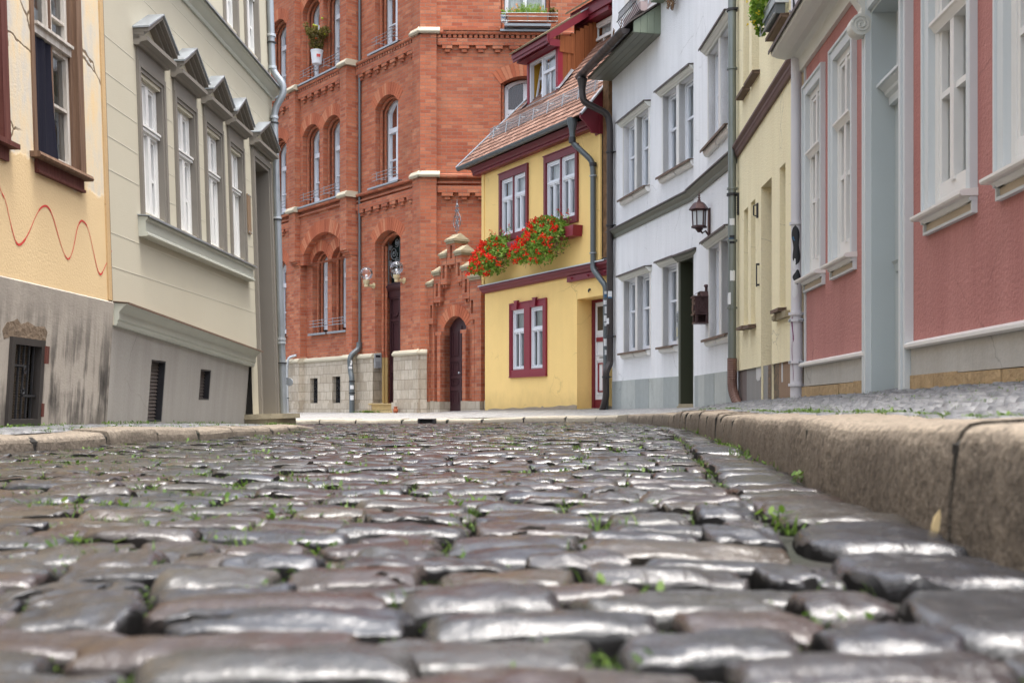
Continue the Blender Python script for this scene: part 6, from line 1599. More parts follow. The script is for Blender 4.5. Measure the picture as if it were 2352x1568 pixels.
# rain pipe of the yellow house
dp = thing('drainpipe', 'dark grey double-bent drainpipe with paper stickers beside the claret and white door', 'drainpipe', FY.P(4.95, .1, 0), 'drainpipes on the house fronts')
mb = MB(); mb.tube(pipe(FY, [(4.40, .43, 5.22), (4.40, .43, 4.98), (4.40, .42, 4.85), (4.66, .17, 4.50), (4.68, .16, 4.30), (4.68, .16, 2.66), (4.70, .17, 2.52), (4.98, .085, 2.20), (4.99, .085, 2.05), (4.99, .085, -.05)], .05), .052, 14); mb.build('pipe', M['pipe_grey'], dp, smooth=True)
mb = MB(); mb.lathe(FY.P(4.40, .43, 5.0), [(.055, 0), (.06, .08), (.10, .22), (.105, .30), (.09, .30)], 14); mb.build('hopper', M['pipe_grey'], dp, smooth=True)
for s, n, h in ((4.68, .16, 4.22), (4.68, .16, 2.82), (4.99, .085, .55)): mb = MB(); collar(FY, mb, s, n, h, .054, .022); mb.box(FY, s + .02, s + .10, n - .01, n + .01, h - .006, h + .006); mb.build('bracket', M['zinc'], dp)
mb = MB(); collar(FY, mb, 4.40, .43, 4.90, .053, .10); collar(FY, mb, 4.675, .16, 4.43, .053, .06); mb.build('dark_sleeve', M['iron'], dp)
def stickers(F, s, n, r, lst, parent, spread=5):
    cc = F.P(s, n, 0)
    for (h0, h1, m_, rot) in lst:
        mb = MB(); a0 = math.atan2(-cc[1], -cc[0]) + rot; sg = [(cc[0] + (r + .0025) * math.cos(a0 + (j - spread / 2) * .24), cc[1] + (r + .0025) * math.sin(a0 + (j - spread / 2) * .24)) for j in range(spread + 1)]
        for j, (p, q) in enumerate(zip(sg, sg[1:])):
            e0, e1 = (rnd.uniform(-.02, .02) if m_ == 'sticker_white' else 0), 0
            mb.quad((*p, h0 + e0 * .3), (*q, h0 - e0 * .3), (*q, h1 + e1), (*p, h1 - e0 * .4))
        mb.build('sticker', M[m_], parent)
stickers(FY, 4.99, .085, .052, [(2.05, 2.10, 'sticker_white', .1), (1.99, 2.05, 'sticker_blue', .1), (1.86, 1.94, 'sticker_white', -.3), (1.70, 1.83, 'sticker_white', .2), (1.56, 1.67, 'sticker_white', -.1), (1.48, 1.54, 'sticker_white', .1), (1.12, 1.25, 'sticker_white', -.2), (.96, 1.05, 'sticker_white', .2)], dp)

# ================================================================ WHITE HOUSE
whi = thing('white_house', 'bluish white rendered house bending along the kerb with grey framed twin windows', 'house', FW.P(3, 0, 0))
mb = MB(); rv = []
BEND = 4.05
halves = lambda a, b: ((a, (a + b) / 2 - .05), ((a + b) / 2 + .05, b))
lowA = [halves(.68, 2.02)[0], halves(.68, 2.02)[1], (2.64, 3.26)]
upA = list(halves(.66, 1.97)) + list(halves(2.64, 3.95))
opsA = [(a, b, .965, 2.20, 0, .12) for a, b in lowA] + [(a, b, 3.615, 4.87, 0, .12) for a, b in upA] + [(3.40, 4.02, .06, 2.19, 0, .50)]
lowB, upB = list(halves(1.38, 2.72)), list(halves(1.32, 2.70))
opsB = [(a, b, .93, 2.14, 0, .12) for a, b in lowB] + [(a, b, 3.49, 4.76, 0, .12) for a, b in upB]
wall(mb, FW, -.02, BEND, -.3, 7.4, [o for o in opsA if o[0] < 3.3 or o[2] > 3] + [(3.40, 4.02, .06, 2.19, 0, .12)], rev=rv)
wall(mb, FV, .26, 3.0, -.3, 7.4, opsB, rev=rv)
mb.quad(FV.P(.26, 0, -.3), FV.P(.26, -.2, -.3), FV.P(.26, -.2, 7.4), FV.P(.26, 0, 7.4))
for p, q in ((FW.P(-.02, 0, 0), FW.P(-.02, -6, 0)), (FW.P(-.02, -6, 0), FV.P(3, -6, 0)), (FV.P(3, -6, 0), FV.P(3, -.02, 0))): mb.quad(p + V(0, 0, -.3), q + V(0, 0, -.3), q + V(0, 0, 7.4), p + V(0, 0, 7.4))
mb.raw([FW.P(-.02, 0, 7.4), FW.P(BEND, 0, 7.4), FV.P(3, 0, 7.4), FV.P(3, -6, 7.4), FW.P(-.02, -6, 7.4)], [(0, 1, 2, 3, 4)])
mb.build('wall', M['white_wall'], whi)
for r_ in rv: r_.build('reveal', M['jamb_shaded'], whi)
SLT = [plaster('slate_slab_%s' % k, c_, .16, 12, .3, .55, c3(c_, .75), .6) for k, c_ in (('blue', (.37, .405, .40)), ('green', (.40, .44, .41)), ('pale', (.46, .49, .47)), ('grey', (.38, .405, .395)))]
def slab_row(F, s0, s1, hb, ht, widths):
    s = s0; i = 0
    while s < s1 - .02:
        w_ = min(widths[i % len(widths)], s1 - s); mb = MB()
        mb.box(F, s + .004, s + w_ - .004, -.02, .018 + .002 * (i % 3), hb, ht); mb.build('slate_slab', SLT[(i * 2 + int(s0 * 10)) % 4], whi); s += w_; i += 1
slab_row(FW, .02, 3.36, -.25, .485, [.55, .75, .7, .68, .72]); slab_row(FV, .40, 2.95, -.25, .465, [.30, .42, .62, .70, .66])
# string course following the bend
sp = [(-.01, 3.02), (.025, 3.02), (.035, 3.05), (.035, 3.075), (.075, 3.11), (.095, 3.13), (.095, 3.155), (-.01, 3.165)]
mb = MB(); mb.profile(FW, sp, -.05, BEND + .02); mb.profile(FV, sp, .20, 2.98, -.005, -.075); mb.build('string_course', M['green_grey'], whi)
mb = MB(); sf = [(-.01, 3.168), (.108, 3.158), (.108, 3.145), (.114, 3.145), (.114, 3.168), (-.01, 3.180)]; mb.profile(FW, sf, -.07, BEND + .02); mb.profile(FV, sf, .20, 2.98, -.005, -.075); mb.build('string_flashing', M['sheet_brown'], whi)
# twin windows with moulded caps and sills
capP = lambda h: [(-.01, h), (.030, h), (.040, h + .018), (.055, h + .022), (.085, h + .055), (.105, h + .060), (.105, h + .085), (-.01, h + .085)]
def twin(F, spans, h0, h1, dcap, cap_mat='cap_grey', name='window', sill='oak_sill'):
    a, b = spans[0][0], spans[-1][1]
    mb = MB()
    for x0, x1 in spans:
        ring(mb, F, x0 + .002, x1 - .002, h0 - .02, h1 + .01, .052, -.155, -.085)
        mb.box(F, x0 + .05, x1 - .05, -.15, -.098, h0 + .68, h0 + .715); mb.box(F, x0 + .05, x1 - .05, -.15, -.075, h0 + .02, h0 + .075)
        ring(mb, F, x0 + .052, x1 - .052, h0 + .05, h1 - .05, .03, -.15, -.105)
    w_ = mb.build(name, M['white_plastic'], whi)
    mb = MB()
    for x0, x1 in spans: mb.quad(F.P(x0, -.125, h0), F.P(x1, -.125, h0), F.P(x1, -.125, h1), F.P(x0, -.125, h1))
    mb.build('pane', M['glass'], w_)
    for x0, x1 in spans: curtain(F, x0, x1, -.185, h0, h1, M['curtain_white'], w_, 8)
    mb = MB()
    for x0, x1 in spans:
        mb.box(F, x0 - .045, x0 - .001, -.02, .012, h0 - .02, h1 + .03); mb.box(F, x1 + .001, x1 + .045, -.02, .012, h0 - .02, h1 + .03)
        mb.box(F, x0 - .005, x0 + .0, -.12, .013, h0, h1)
    mb.build('casing', M['white_paint'], w_)
    mb = MB()
    for i, (x0, x1) in enumerate(spans):
        e0 = x0 - .075 if i == 0 else x0 - .055; e1 = x1 + .075 if i == len(spans) - 1 else x1 + .045
        mb.profile(F, capP(h1 + dcap), e0, e1)
    mb.build('cap', M[cap_mat], w_)
    mb = MB(); mb.profile(F, [(-.01, h1 + dcap + .087), (.120, h1 + dcap + .087), (.120, h1 + dcap + .070), (.127, h1 + dcap + .070), (.127, h1 + dcap + .098), (-.01, h1 + dcap + .110)], a - .095, b + .09); mb.build('cap_flashing', M['sheet_brown'], w_)
    mb = MB()
    for x0, x1 in spans: mb.profile(F, [(-.11, h0 - .005), (.105, h0 - .022), (.105, h0 - .045), (.115, h0 - .045), (.115, h0 - .012), (-.11, h0 + .012)], x0 - .05, x1 + .045)
    mb.build('sill_sheet', M[sill], w_)
    mb = MB()
    for x0, x1 in spans: mb.profile(F, [(-.01, h0 - .105), (.035, h0 - .105), (.060, h0 - .085), (.075, h0 - .050), (.075, h0 - .024), (-.01, h0 - .006)], x0 - .03, x1 + .035)
    mb.build('sill', M['white_paint'], w_)
    return w_
twin(FW, lowA[:2], .965, 2.20, .0); twin(FW, lowA[2:], .965, 2.20, .0)
twin(FW, upA[:2], 3.615, 4.87, .0); twin(FW, upA[2:], 3.615, 4.87, .0)
twin(FV, lowB, .93, 2.14, .0, sill='oak_sill'); twin(FV, upB, 3.49, 4.76, .0)
# dark green doorway
mb = MB(); mb.box(FW, 3.365, 3.405, -.02, .022, .03, 2.20); mb.box(FW, 3.99, 4.05, -.02, .035, .03, 2.20); mb.box(FW, 4.05, 4.10, -.02, .028, .03, 2.20)
mb.profile(FW, capP(2.19), 3.33, 4.22)
dw = mb.build('doorway', M['green_grey'], whi)
mb = MB(); mb.profile(FW, [(-.01, 2.278), (.12, 2.278), (.12, 2.262), (.127, 2.262), (.127, 2.29), (-.01, 2.30)], 3.31, 4.25); mb.build('cap_flashing', M['sheet_brown'], dw)
mb = MB(); mb.box(FW, 3.385, 3.408, -.60, -.0, .06, 2.195); mb.box(FW, 3.40, 4.02, -.60, .0, 2.185, 2.21); mb.box(FW, 4.015, 4.04, -.6, -.02, .06, 2.195); mb.box(FW, 3.40, 4.02, -.60, -.55, .06, 2.195); ring(mb, FW, 3.46, 3.96, .2, 1.0, .04, -.55, -.53); ring(mb, FW, 3.46, 3.96, 1.1, 2.1, .04, -.55, -.53); mb.build('door', M['green_door'], dw)
mb = MB(); mb.box(FW, 3.37, 4.06, -.5, .05, -.25, .035); mb.box(FW, 3.38, 4.04, -.5, .03, .035, .07); mb.build('threshold', M['cap_stone'], dw)
mb = MB(); mb.box(FW, 3.315, 3.355, .004, .03, 1.05, 1.46); bp = mb.build('doorbell_panel', M['zinc_pale'], whi)
mb = MB(); mb.box(FW, 3.32, 3.35, .03, .034, 1.08, 1.22); mb.build('name_label', paint('cream_label', (.7, .66, .45), .5), bp)
mb = MB()
for k in range(6): mb.box(FW, 3.32, 3.35, .03, .035, 1.30 + k * .022, 1.312 + k * .022)
mb.build('speaker_slots', M['iron'], bp)
# boxed eave at the left end, dormer window above it
e0, e1, en, eh = -.04, 2.52, .44, 5.88
mb = MB(); mb.box(FW, e0, e1, -.02, en, eh, eh + .02)
for k in range(4): mb.box(FW, e0, e1, .005 + k * .11, .108 + k * .11, eh - .014, eh - .001)
mb.prism(FW, [(0, 0)] * 0 or [(e0, eh), (e1, eh), (e1, eh + .03), (e0, eh + .03)], en - .01, en + .012)
eave = mb.build('eave_box', M['green_grey'], whi)
mb = MB()                                # boarded end of the eave box facing the street
Q_ = [(-.02, eh + .002), (en, eh + .002), (en + .02, eh + .16), (-.02, eh + .47)]
for k in range(4):
    f0, f1 = k / 4, (k + 1) / 4; n0, n1 = (en + .01) * f0, (en + .01) * f1 - .004; t = lambda n: eh + .47 + (.16 - .47) * n / (en + .02)
    p = [FW.P(s, n, h) for s in (e1 - .02, e1 + .012) for (n, h) in ((n0, eh + .002), (n1, eh + .002), (n1, t(n1)), (n0, t(n0)))]
    mb.raw(p, [(0, 1, 2, 3), (7, 6, 5, 4), (0, 4, 5, 1), (1, 5, 6, 2), (2, 6, 7, 3), (3, 7, 4, 0)])
mb.build('eave_end', M['eave_green'], eave)
mb = MB(); t = lambda n: eh + .49 - .31 * n / .46
p = [FW.P(s, n, t(n) + z) for z in (0, .03) for n in (-.05, en + .10) for s in (e0 - .02, e1 + .04)]
mb.raw(p, [(0, 1, 3, 2), (4, 6, 7, 5), (0, 4, 5, 1), (2, 3, 7, 6), (0, 2, 6, 4), (1, 5, 7, 3)]); mb.build('eave_roof', M['sheet_brown'], eave)
mb = MB(); gk = 10; gc, gh, gr_ = en + .13, eh + .07, .085
gpf = [(gc + gr_ * math.cos(math.pi + math.pi * i / gk), gh + gr_ * math.sin(math.pi + math.pi * i / gk)) for i in range(gk + 1)] + [(gc + (gr_ - .008) * math.cos(2 * math.pi - math.pi * i / gk), gh + (gr_ - .008) * math.sin(2 * math.pi - math.pi * i / gk)) for i in range(gk + 1)]
mb.profile(FW, gpf, e0 - .12, e1 - .06)
mb.prism(FW, [(e1 - .07, gh - .05), (e1 - .055, gh - .05), (e1 - .055, gh), (e1 - .07, gh)], gc - .07, gc + .07); mb.prism(FW, [(e1 - .07, gh - .082), (e1 - .055, gh - .082), (e1 - .055, gh - .05), (e1 - .07, gh - .05)], gc - .045, gc + .045)
gut = mb.build('gutter', M['dark_pipe'], whi)
for i in range(6):
    s = .15 + i * .42; mb = MB()
    for p, q in zip(gpf[:gk], gpf[1:gk + 1]): mb.quad(*[FW.P(s + e, gc + (x - gc) * 1.07, gh + (y - gh) * 1.07) for (x, y), e in ((p, -.013), (p, .013), (q, .013), (q, -.013))])
    mb.build('gutter_clip', M['iron'], gut)
mb = MB(); a, b = .85, 2.40
ring(mb, FW, a, b, 6.36, 7.5, .10, -.06, .05); ring(mb, FW, a + .10, b - .10, 6.44, 7.4, .05, -.06, .02); mb.box(FW, (a + b) / 2 - .04, (a + b) / 2 + .04, -.06, .03, 6.4, 7.4)
dw2 = mb.build('dormer_window', M['white_paint'], whi)
mb = MB(); mb.quad(FW.P(a, .002, 6.4), FW.P(b, .002, 6.4), FW.P(b, .002, 7.45), FW.P(a, .002, 7.45)); mb.build('pane', M['glass'], dw2)
mb = MB(); mb.box(FW, a + .1, b - .1, -.03, .001, 6.45, 7.4); mb.build('blind', M['curtain_white'], dw2)
mb = MB(); mb.profile(FW, [(-.01, 6.36), (.06, 6.36), (.10, 6.42), (.10, 6.46), (-.01, 6.48)], e1 + .06, 3.4); mb.build('moulding', M['white_paint'], whi)
mb = MB(); mb.box(FW, 2.62, 3.95, -.01, .20, 6.33, 6.42); mb.build('balcony_board', M['eave_green'], whi)
# iron flower basket on the eave
fk = thing('iron_basket', 'curved iron flower basket standing on the white house eave before the dormer window', 'basket', FW.P(2.0, .3, 6.3))
mb = MB(); bh = 6.26
for i in range(15):
    s = 1.46 + i * .066; mb.tube([FW.P(s, .16, bh + .0), FW.P(s, .30, bh + .02), FW.P(s + .01, .37, bh + .14), FW.P(s + .01, .34, bh + .30)], .006, 5)
for n_, h in ((.34, .30), (.37, .15), (.30, .02)): mb.tube([FW.P(1.42, n_, bh + h), FW.P(2.42, n_, bh + h)], .008, 5)
mb.build('bars', M['iron'], fk); mb = MB(); mb.box(FW, 1.50, 2.38, .17, .28, bh + .02, bh + .17); mb.build('liner', paint('dull_pink_liner', (.45, .36, .36), .8, .1), fk)
# dry leaves caught in the gutter are part of the gutter
mb = MB()
for i in range(30): leafpoly(mb, FW.P(rnd.uniform(1.6, 2.42), gc + rnd.uniform(-.05, .05), gh + rnd.uniform(.0, .04)), .025)
for i in range(5): s = rnd.uniform(1.7, 2.3); mb.tube([FW.P(s, gc, gh), FW.P(s + .15, gc + .02, gh + rnd.uniform(.08, .2))], .006, 4)
mb.build('leaf_litter', M['leaf_dry'], gut, auto_uv=False)
wr = thing('dried_bundle', 'bundle of dried brown twigs hanging under the top of the white house', 'dried plant', FW.P(3.25, .08, 6.1))
mb = MB()
for i in range(70):
    a = rnd.uniform(0, 6.28); q = FW.P(3.25 + .14 * math.cos(a) * rnd.uniform(.3, 1), .10 + rnd.gauss(0, .02), 6.22 + .13 * math.sin(a)); mb.tube([q, q + FW.t * rnd.gauss(0, .05) + V(0, 0, rnd.uniform(-.13, .02)), q + FW.t * rnd.gauss(0, .05) + V(0, 0, rnd.uniform(-.16, .03))], .006, 4)
mb.build('twigs', M['leaf_dry'], wr, auto_uv=False); mb = MB(); mb.tube([FW.P(3.25, .10, 6.33), FW.P(3.25, .10, 6.2)], .004, 4); mb.build('string', M['iron'], wr)
# dark rain pipe at the junction
dp = thing('drainpipe', 'brown-black drainpipe swan-necked from the white house gutter down the yellow corner', 'drainpipe', FW.P(.1, .1, 0), 'drainpipes on the house fronts')
mb = MB(); mb.tube(pipe(FW, [(.02, gc, gh - .02), (.02, gc, gh - .30), (.02, gc - .02, gh - .50), (.11, .12, gh - .72), (.12, .085, gh - .95), (.12, .085, .92), (.13, .085, .80), (.16, .17, .66), (.16, .17, .20), (.10, .20, .04), (.06, .22, -.06)], .06), .060, 14); mb.build('pipe', M['dark_pipe'], dp, smooth=True)
mb = MB(); mb.lathe(FW.P(.02, gc, gh - .30), [(.06, 0), (.065, .06), (.095, .20), (.07, .24)], 14); mb.build('outlet', M['dark_pipe'], dp, smooth=True)
for h in (4.55, 3.25, 1.28, .56): mb = MB(); s, n = (.12, .085) if h > .9 else (.16, .17); collar(FW, mb, s, n, h, .062, .03); mb.box(FW, s + .04, s + .10, n - .08, n, h - .006, h + .006); mb.build('bracket', M['iron'], dp)
stickers(FW, .12, .085, .060, [(1.98, 2.08, 'sticker_white', 0), (1.955, 1.98, 'sticker_blue', 0), (1.50, 1.60, 'sticker_white', -.9)], dp)
# wall lantern
lt = thing('wall_lantern', 'six-sided copper wall lantern with finial above the white house mailbox', 'lantern', FV.P(1.38, 0, 2.4), None)
c = FV.P(1.38, .145, 0)
mb = MB(); z = 2.42
mb.lathe(c + V(0, 0, z), [(.085, -.005), (.105, .0), (.105, .02), (.09, .03)], 6); mb.lathe(c + V(0, 0, z), [(.02, -.06), (.05, -.02), (.06, 0)], 6)
for k in range(6): a = k * math.pi / 3; mb.tube([c + V(.082 * math.cos(a), .082 * math.sin(a), z + .02), c + V(.092 * math.cos(a), .092 * math.sin(a), z + .23)], .009, 5)
mb.lathe(c + V(0, 0, z + .22), [(.10, 0), (.105, .02), (.135, .015), (.14, .025), (.115, .06), (.085, .10), (.06, .12), (.03, .125), (.02, .15), (.022, .155), (.010, .17), (.020, .185), (.008, .20), (.016, .215), (.006, .23), (.001, .28)], 6)
mb.tube([FV.P(1.38, .015, z - .10), FV.P(1.38, .06, z - .04), FV.P(1.38, .10, z - .07), FV.P(1.38, .14, z - .02)], .014, 6); mb.box(FV, 1.33, 1.43, .0, .02, z - .12, z + .26)
mb.build('body', M['copper'], lt); mb = MB(); mb.lathe(c + V(0, 0, z + .02), [(.078, 0), (.088, .205)], 6); mb.build('glass', paint('frosted_lantern_glass', (.60, .64, .66), .15, .1), lt)
# mailbox
mbx = thing('mailbox', 'ornate brown cast mailbox with knot relief and newspaper slot beside the green doorway', 'mailbox', FV.P(1.25, 0, 1.3))
mb = MB(); s0, s1 = 1.12, 1.34
mb.box(FV, s0, s1, .01, .19, 1.28, 1.50); mb.box(FV, s0 - .012, s1 + .012, .005, .205, 1.262, 1.285); mb.box(FV, s0 - .015, s1 + .015, .005, .21, 1.50, 1.515)
mb.prism(FV, [(0, 0)] * 0 or [(s0 - .015, 1.515), (s1 + .015, 1.515), (s1 - .03, 1.58), (s0 + .03, 1.58)], .01, .12); mb.raw([FV.P(s0 - .015, .21, 1.515), FV.P(s1 + .015, .21, 1.515), FV.P(s1 - .03, .12, 1.58), FV.P(s0 + .03, .12, 1.58)], [(0, 1, 2, 3)])
mb.build('body', M['copper'], mbx); mb = MB(); mb.box(FV, s0, s0 + .03, .01, .18, 1.16, 1.262); mb.box(FV, s1 - .03, s1, .01, .045, 1.16, 1.262); mb.box(FV, s1 - .03, s1, .15, .18, 1.16, 1.262); mb.box(FV, s0 - .01, s1 + .01, .005, .19, 1.145, 1.165); mb.build('newspaper_holder', M['copper'], mbx); mb = MB()
mb.tube([FV.P((s0 + s1) / 2, .02, 1.57), FV.P((s0 + s1) / 2, .02, 1.66)], .018, 6); mb.lathe(FV.P((s0 + s1) / 2, .02, 1.64), [(.02, 0), (.032, .02), (.02, .04)], 8); mb.build('hanger', M['copper'], mbx); mb = MB()
mb.box(FV, s0 + .03, s1 - .03, .19, .20, 1.44, 1.47); mb.box(FV, s0 + .05, s1 - .05, .19, .205, 1.32, 1.40)
FM = Frame(tuple(FV.P(s1, .01, 0)[:2]), tuple(FV.P(s1, .19, 0)[:2]))
for sg in (1, -1): mb.tube([FM.P(.09 + sg * .035 * math.sin(t * 2), .004, 1.39 + .085 * math.cos(t)) for t in np.linspace(0, 2 * math.pi, 26)], .005, 5)
mb.tube([FM.P(.09 + .052 * math.cos(t), .003, 1.39 + .10 * math.sin(t)) for t in np.linspace(0, 2 * math.pi, 22)], .005, 5)
mb.build('relief', M['copper'], mbx)

# ================================================================ PIPE between white and ochre houses
dp = thing('drainpipe', 'greenish zinc drainpipe with torn stickers and ribbed brown foot between white and pale yellow houses', 'drainpipe', FV.P(3.05, .08, .1), 'drainpipes on the house fronts')
mb = MB(); mb.tube([FV.P(3.05, .085, 5.9), FV.P(3.05, .085, .55)], .050, 16); mb.build('pipe', M['pipe_green'], dp, smooth=True)
for h in (5.5, 4.05, 2.62, 2.0, 1.2): mb = MB(); collar(FV, mb, 3.05, .085, h, .051, .022); mb.build('sleeve', M['pipe_green'], dp)
for h in (4.75, 2.55): mb = MB(); collar(FV, mb, 3.05, .085, h, .053, .03); mb.box(FV, 3.05, 3.13, .03, .07, h - .01, h + .01); mb.build('bracket', M['iron'], dp)
mb = MB()
rp = pipe(FV, [(3.05, .085, .60), (3.05, .085, .24), (3.16, .06, .08), (3.30, .02, -.02)], .05)
den = [];
for p, q in zip(rp, rp[1:]):
    k = max(2, int(np.linalg.norm(q - p) / .009)); den += [p + (q - p) * i / k for i in range(k)]
mb.tube(den, [.056 + .005 * (i % 3 == 0) for i in range(len(den))], 14); mb.build('ribbed_foot', M['pipe_brown'], dp)
stickers(FV, 3.05, .085, .050, [(2.18, 2.26, 'sticker_white', 0), (1.96, 2.06, 'sticker_dark', 0), (1.985, 2.03, 'sticker_blue', -.2), (1.52, 1.64, 'sticker_white', .1), (1.24, 1.38, 'sticker_white', -.9)], dp)

# ================================================================ OCHRE HOUSE
och = thing('pale_yellow_house', 'pale yellow rendered house with shaded tan window reveals and brown band', 'house', FO.P(1.6, 0, .1))
mb = MB(); rv = []; OL = 3.28
ops = [(.55, .83, .95, 2.29, 0, .22), (1.0, 1.27, .93, 2.30, 0, .22), (1.60, 2.16, -.2, 2.355, 0, .22), (2.55, 2.82, .975, 2.36, 0, .22),
       (.52, .90, 3.63, 5.3, 0, .22), (1.05, 1.49, 3.64, 5.3, 0, .22), (2.30, 2.95, 3.74, 5.3, 0, .22)]
wall(mb, FO, .0, OL, .45, 5.6, ops, rev=rv); shell(mb, FO, .0, OL, -.3, 5.6, 6, n=-.03); mb.build('wall', M['ochre'], och); [r_.build('reveal', M['ochre_reveal_shade'], och) for r_ in rv]
for (m_, a, b) in (('board_plum', .0, .62), ('board_grey', .62, 1.05), ('board_grey', 1.052, 1.60), ('granite_dark', 1.86, 2.41), ('board_brown', 2.41, 2.62), ('board_brown', 2.622, 3.28)):
    mb = MB(); mb.box(FO, a, b, -.10, -.022, -.3, .455); mb.build('base_panel', M[m_], och)
mb = MB(); mb.box(FO, 1.60, 1.86, -.10, -.024, -.3, .455); mb.build('base_panel', M['board_grey'], och)
mb = MB(); mb.prism(FO, [(1.22, .33), (1.30, .30), (1.42, .31), (1.44, .34), (1.59, .345), (1.59, .45), (1.22, .45)], -.03, -.018); mb.build('torn_paper', M['board_white'], och)
mb = MB(); mb.box(FO, 2.55, 2.60, -.03, -.017, .26, .45); mb.build('torn_paper', M['board_white'], och)
for (a, b, h0, h1) in ((.55, .83, .95, 2.29), (1.0, 1.27, .93, 2.30), (2.55, 2.82, .975, 2.36), (.52, .90, 3.63, 5.3), (1.05, 1.49, 3.64, 5.3), (2.30, 2.95, 3.74, 5.3)):
    w_ = window(och, FO, a, b, h0, h1, -.20, M['white_plastic'], fw=.04, hbars=[((h0 + h1) / 2 + .2, .05, None, None, .0)], cur=M['curtain_white'])
    mb = MB(); mb.profile(FO, [(-.2, h0 - .005), (.075, h0 - .02), (.075, h0 - .045), (.085, h0 - .045), (.085, h0 - .012), (-.2, h0 + .01)], a - .04, b + .05); mb.box(FO, a - .035, b + .045, -.01, .07, h0 - .045, h0 - .022); mb.build('sill', M['oak_sill'], w_)
mb = MB(); mb.box(FO, 1.60, 2.16, -.24, -.20, .1, 2.35); ring(mb, FO, 1.68, 2.08, 1.2, 2.2, .05, -.20, -.18); mb.build('door', M['plum'], och)
mb = MB(); mb.box(FO, 2.43, 3.02, -.02, .045, .865, .928); mb.box(FO, 2.43, 2.60, .045, .055, .875, .915); mb.build('old_sill_stone', M['cap_stone'], och)
mb = MB(); mb.profile(FO, [(-.01, 2.985), (.03, 2.985), (.04, 3.02), (.05, 3.03), (.05, 3.06), (.08, 3.085), (.08, 3.11), (-.01, 3.13)], .02, OL, 0, .12); mb.build('band', M['band_brown'], och)
mb = MB(); mb.box(FO, .20, .25, -.01, .02, 2.30, 2.56)
for k in range(8): mb.box(FO, .205, .245, .02, .024, 2.32 + k * .028, 2.335 + k * .028)
mb.build('vent_plate', M['iron'], och)
mb = MB(); mb.box(FO, 1.42, 1.45, 0, .02, 2.06, 2.22); mb.tube([FO.P(1.435, .02, 2.20), FO.P(1.435, .05, 2.19), FO.P(1.435, .05, 2.09), FO.P(1.435, .02, 2.08)], .008, 6); mb.build('iron_catch', M['iron'], och)
mb = MB(); mb.tube([FO.P(1.50, .03, 1.31), FO.P(1.50, .03, 1.56)], .008, 6); mb.box(FO, 1.49, 1.51, 0, .03, 1.54, 1.56); mb.box(FO, 1.49, 1.51, 0, .03, 1.32, 1.34); mb.build('iron_rod', M['iron'], och)
# window planter
pw = thing('window_planter', 'grey window planter with yellow flowering bush on the pale yellow house', 'planter', FO.P(2.62, .1, 3.75))
mb = MB(); mb.box(FO, 2.40, 2.95, .03, .12, 3.745, 3.86); mb.build('trough', M['pipe_grey'], pw)
mb = MB(); mb.box(FO, 2.38, 2.97, .125, .135, 3.84, 3.93); mb.box(FO, 2.96, 2.975, -.05, .135, 3.84, 3.93); mb.tube([FO.P(2.30, .14, 3.93), FO.P(2.97, .14, 3.93)], .008, 5); mb.tube([FO.P(2.30, .14, 3.74), FO.P(2.30, .14, 3.93)], .008, 5); mb.tube([FO.P(2.30, .14, 3.74), FO.P(2.97, .14, 3.74)], .006, 5); mb.build('holder', M['zinc_pale'], pw)
mb = MB()
for cs, ch, rs, cnt in ((2.55, 4.12, (.15, .26, .22), 420), (2.35, 3.98, (.13, .18, .14), 200), (2.26, 3.84, (.06, .07, .10), 45), (2.75, 4.2, (.15, .2, .2), 200)): foliage(mb, FO.P(cs, .14, ch), rs, cnt, .028)
mb.build('foliage', M['leaf'], pw, auto_uv=False)
mb = MB()
for _ in range(26): blossom(mb, FO.P(rnd.uniform(2.2, 2.7), rnd.uniform(.15, .30), rnd.uniform(3.8, 4.25)), .020, 5)
mb.build('blossoms', M['petal_yellow'], pw, auto_uv=False)

# ================================================================ PINK HOUSE
pink = thing('rose_house', 'old rose rendered house with white casement windows and pale grey-blue doorway', 'house', FP.P(3, 0, .13))
mb = MB(); PL = 9.5
W = [(.26, .98), (1.26, 1.98), (3.62, 4.41), (4.75, 5.55), (6.2, 7.0)]
ops = [(a + .07, b - .07, 1.17, 2.80, 0, .07) for a, b in W] + [(2.44, 3.22, .42, 2.80, 0, .20)]
wall(mb, FP, .25, 2.44, .40, 5.2, ops, n=0); wall(mb, FP, 2.44, 3.22, 2.80, 5.2, [], n=0); wall(mb, FP, 3.22, PL, .40, 5.2, ops, n=0)
shell(mb, FP, .24, PL, -.3, 5.2, 6, n=-.03); mb.build('wall', M['pink'], pink)
for s0, s1 in ((.24, 2.35), (3.34, PL)): mb = MB(); mb.box(FP, s0, s1, -.05, .018, .20, .395); mb.build('plinth', M['plinth_pale'], pink)
for s0, s1 in ((.22, 2.37), (3.33, PL)): mb = MB(); mb.profile(FP, [(-.01, .375), (.045, .370), (.060, .380), (.060, .398), (.045, .408), (-.01, .425)], s0, s1); mb.build('plinth_cap', M['white_paint'], pink)
for s0, s1 in ((.20, 2.35), (3.33, PL)):
    s = s0
    while s < s1: w_ = min(rnd.uniform(.35, .7), s1 - s); mb = MB(); mb.box(FP, s, s + w_ - .006, -.06, .024 + rnd.uniform(-.004, .006), -.2, .203 + rnd.uniform(-.012, .004)); mb.build('base_stone', M['tan_stone'], pink); s += w_
mb = MB(); mb.box(FP, .235, .262, -.03, .016, .2, 5.2); mb.build('corner_trim', M['pale_blue'], pink)
mb = MB(); mb.profile(FP, [(-.01, 3.08), (.035, 3.08), (.045, 3.19), (.055, 3.20), (.09, 3.215), (.16, 3.20), (.235, 3.215), (.275, 3.235), (.285, 3.25), (.285, 3.275), (-.01, 3.30)], .10, PL, -.03, -.03); mb.build('cornice', M['cap_grey'], pink)
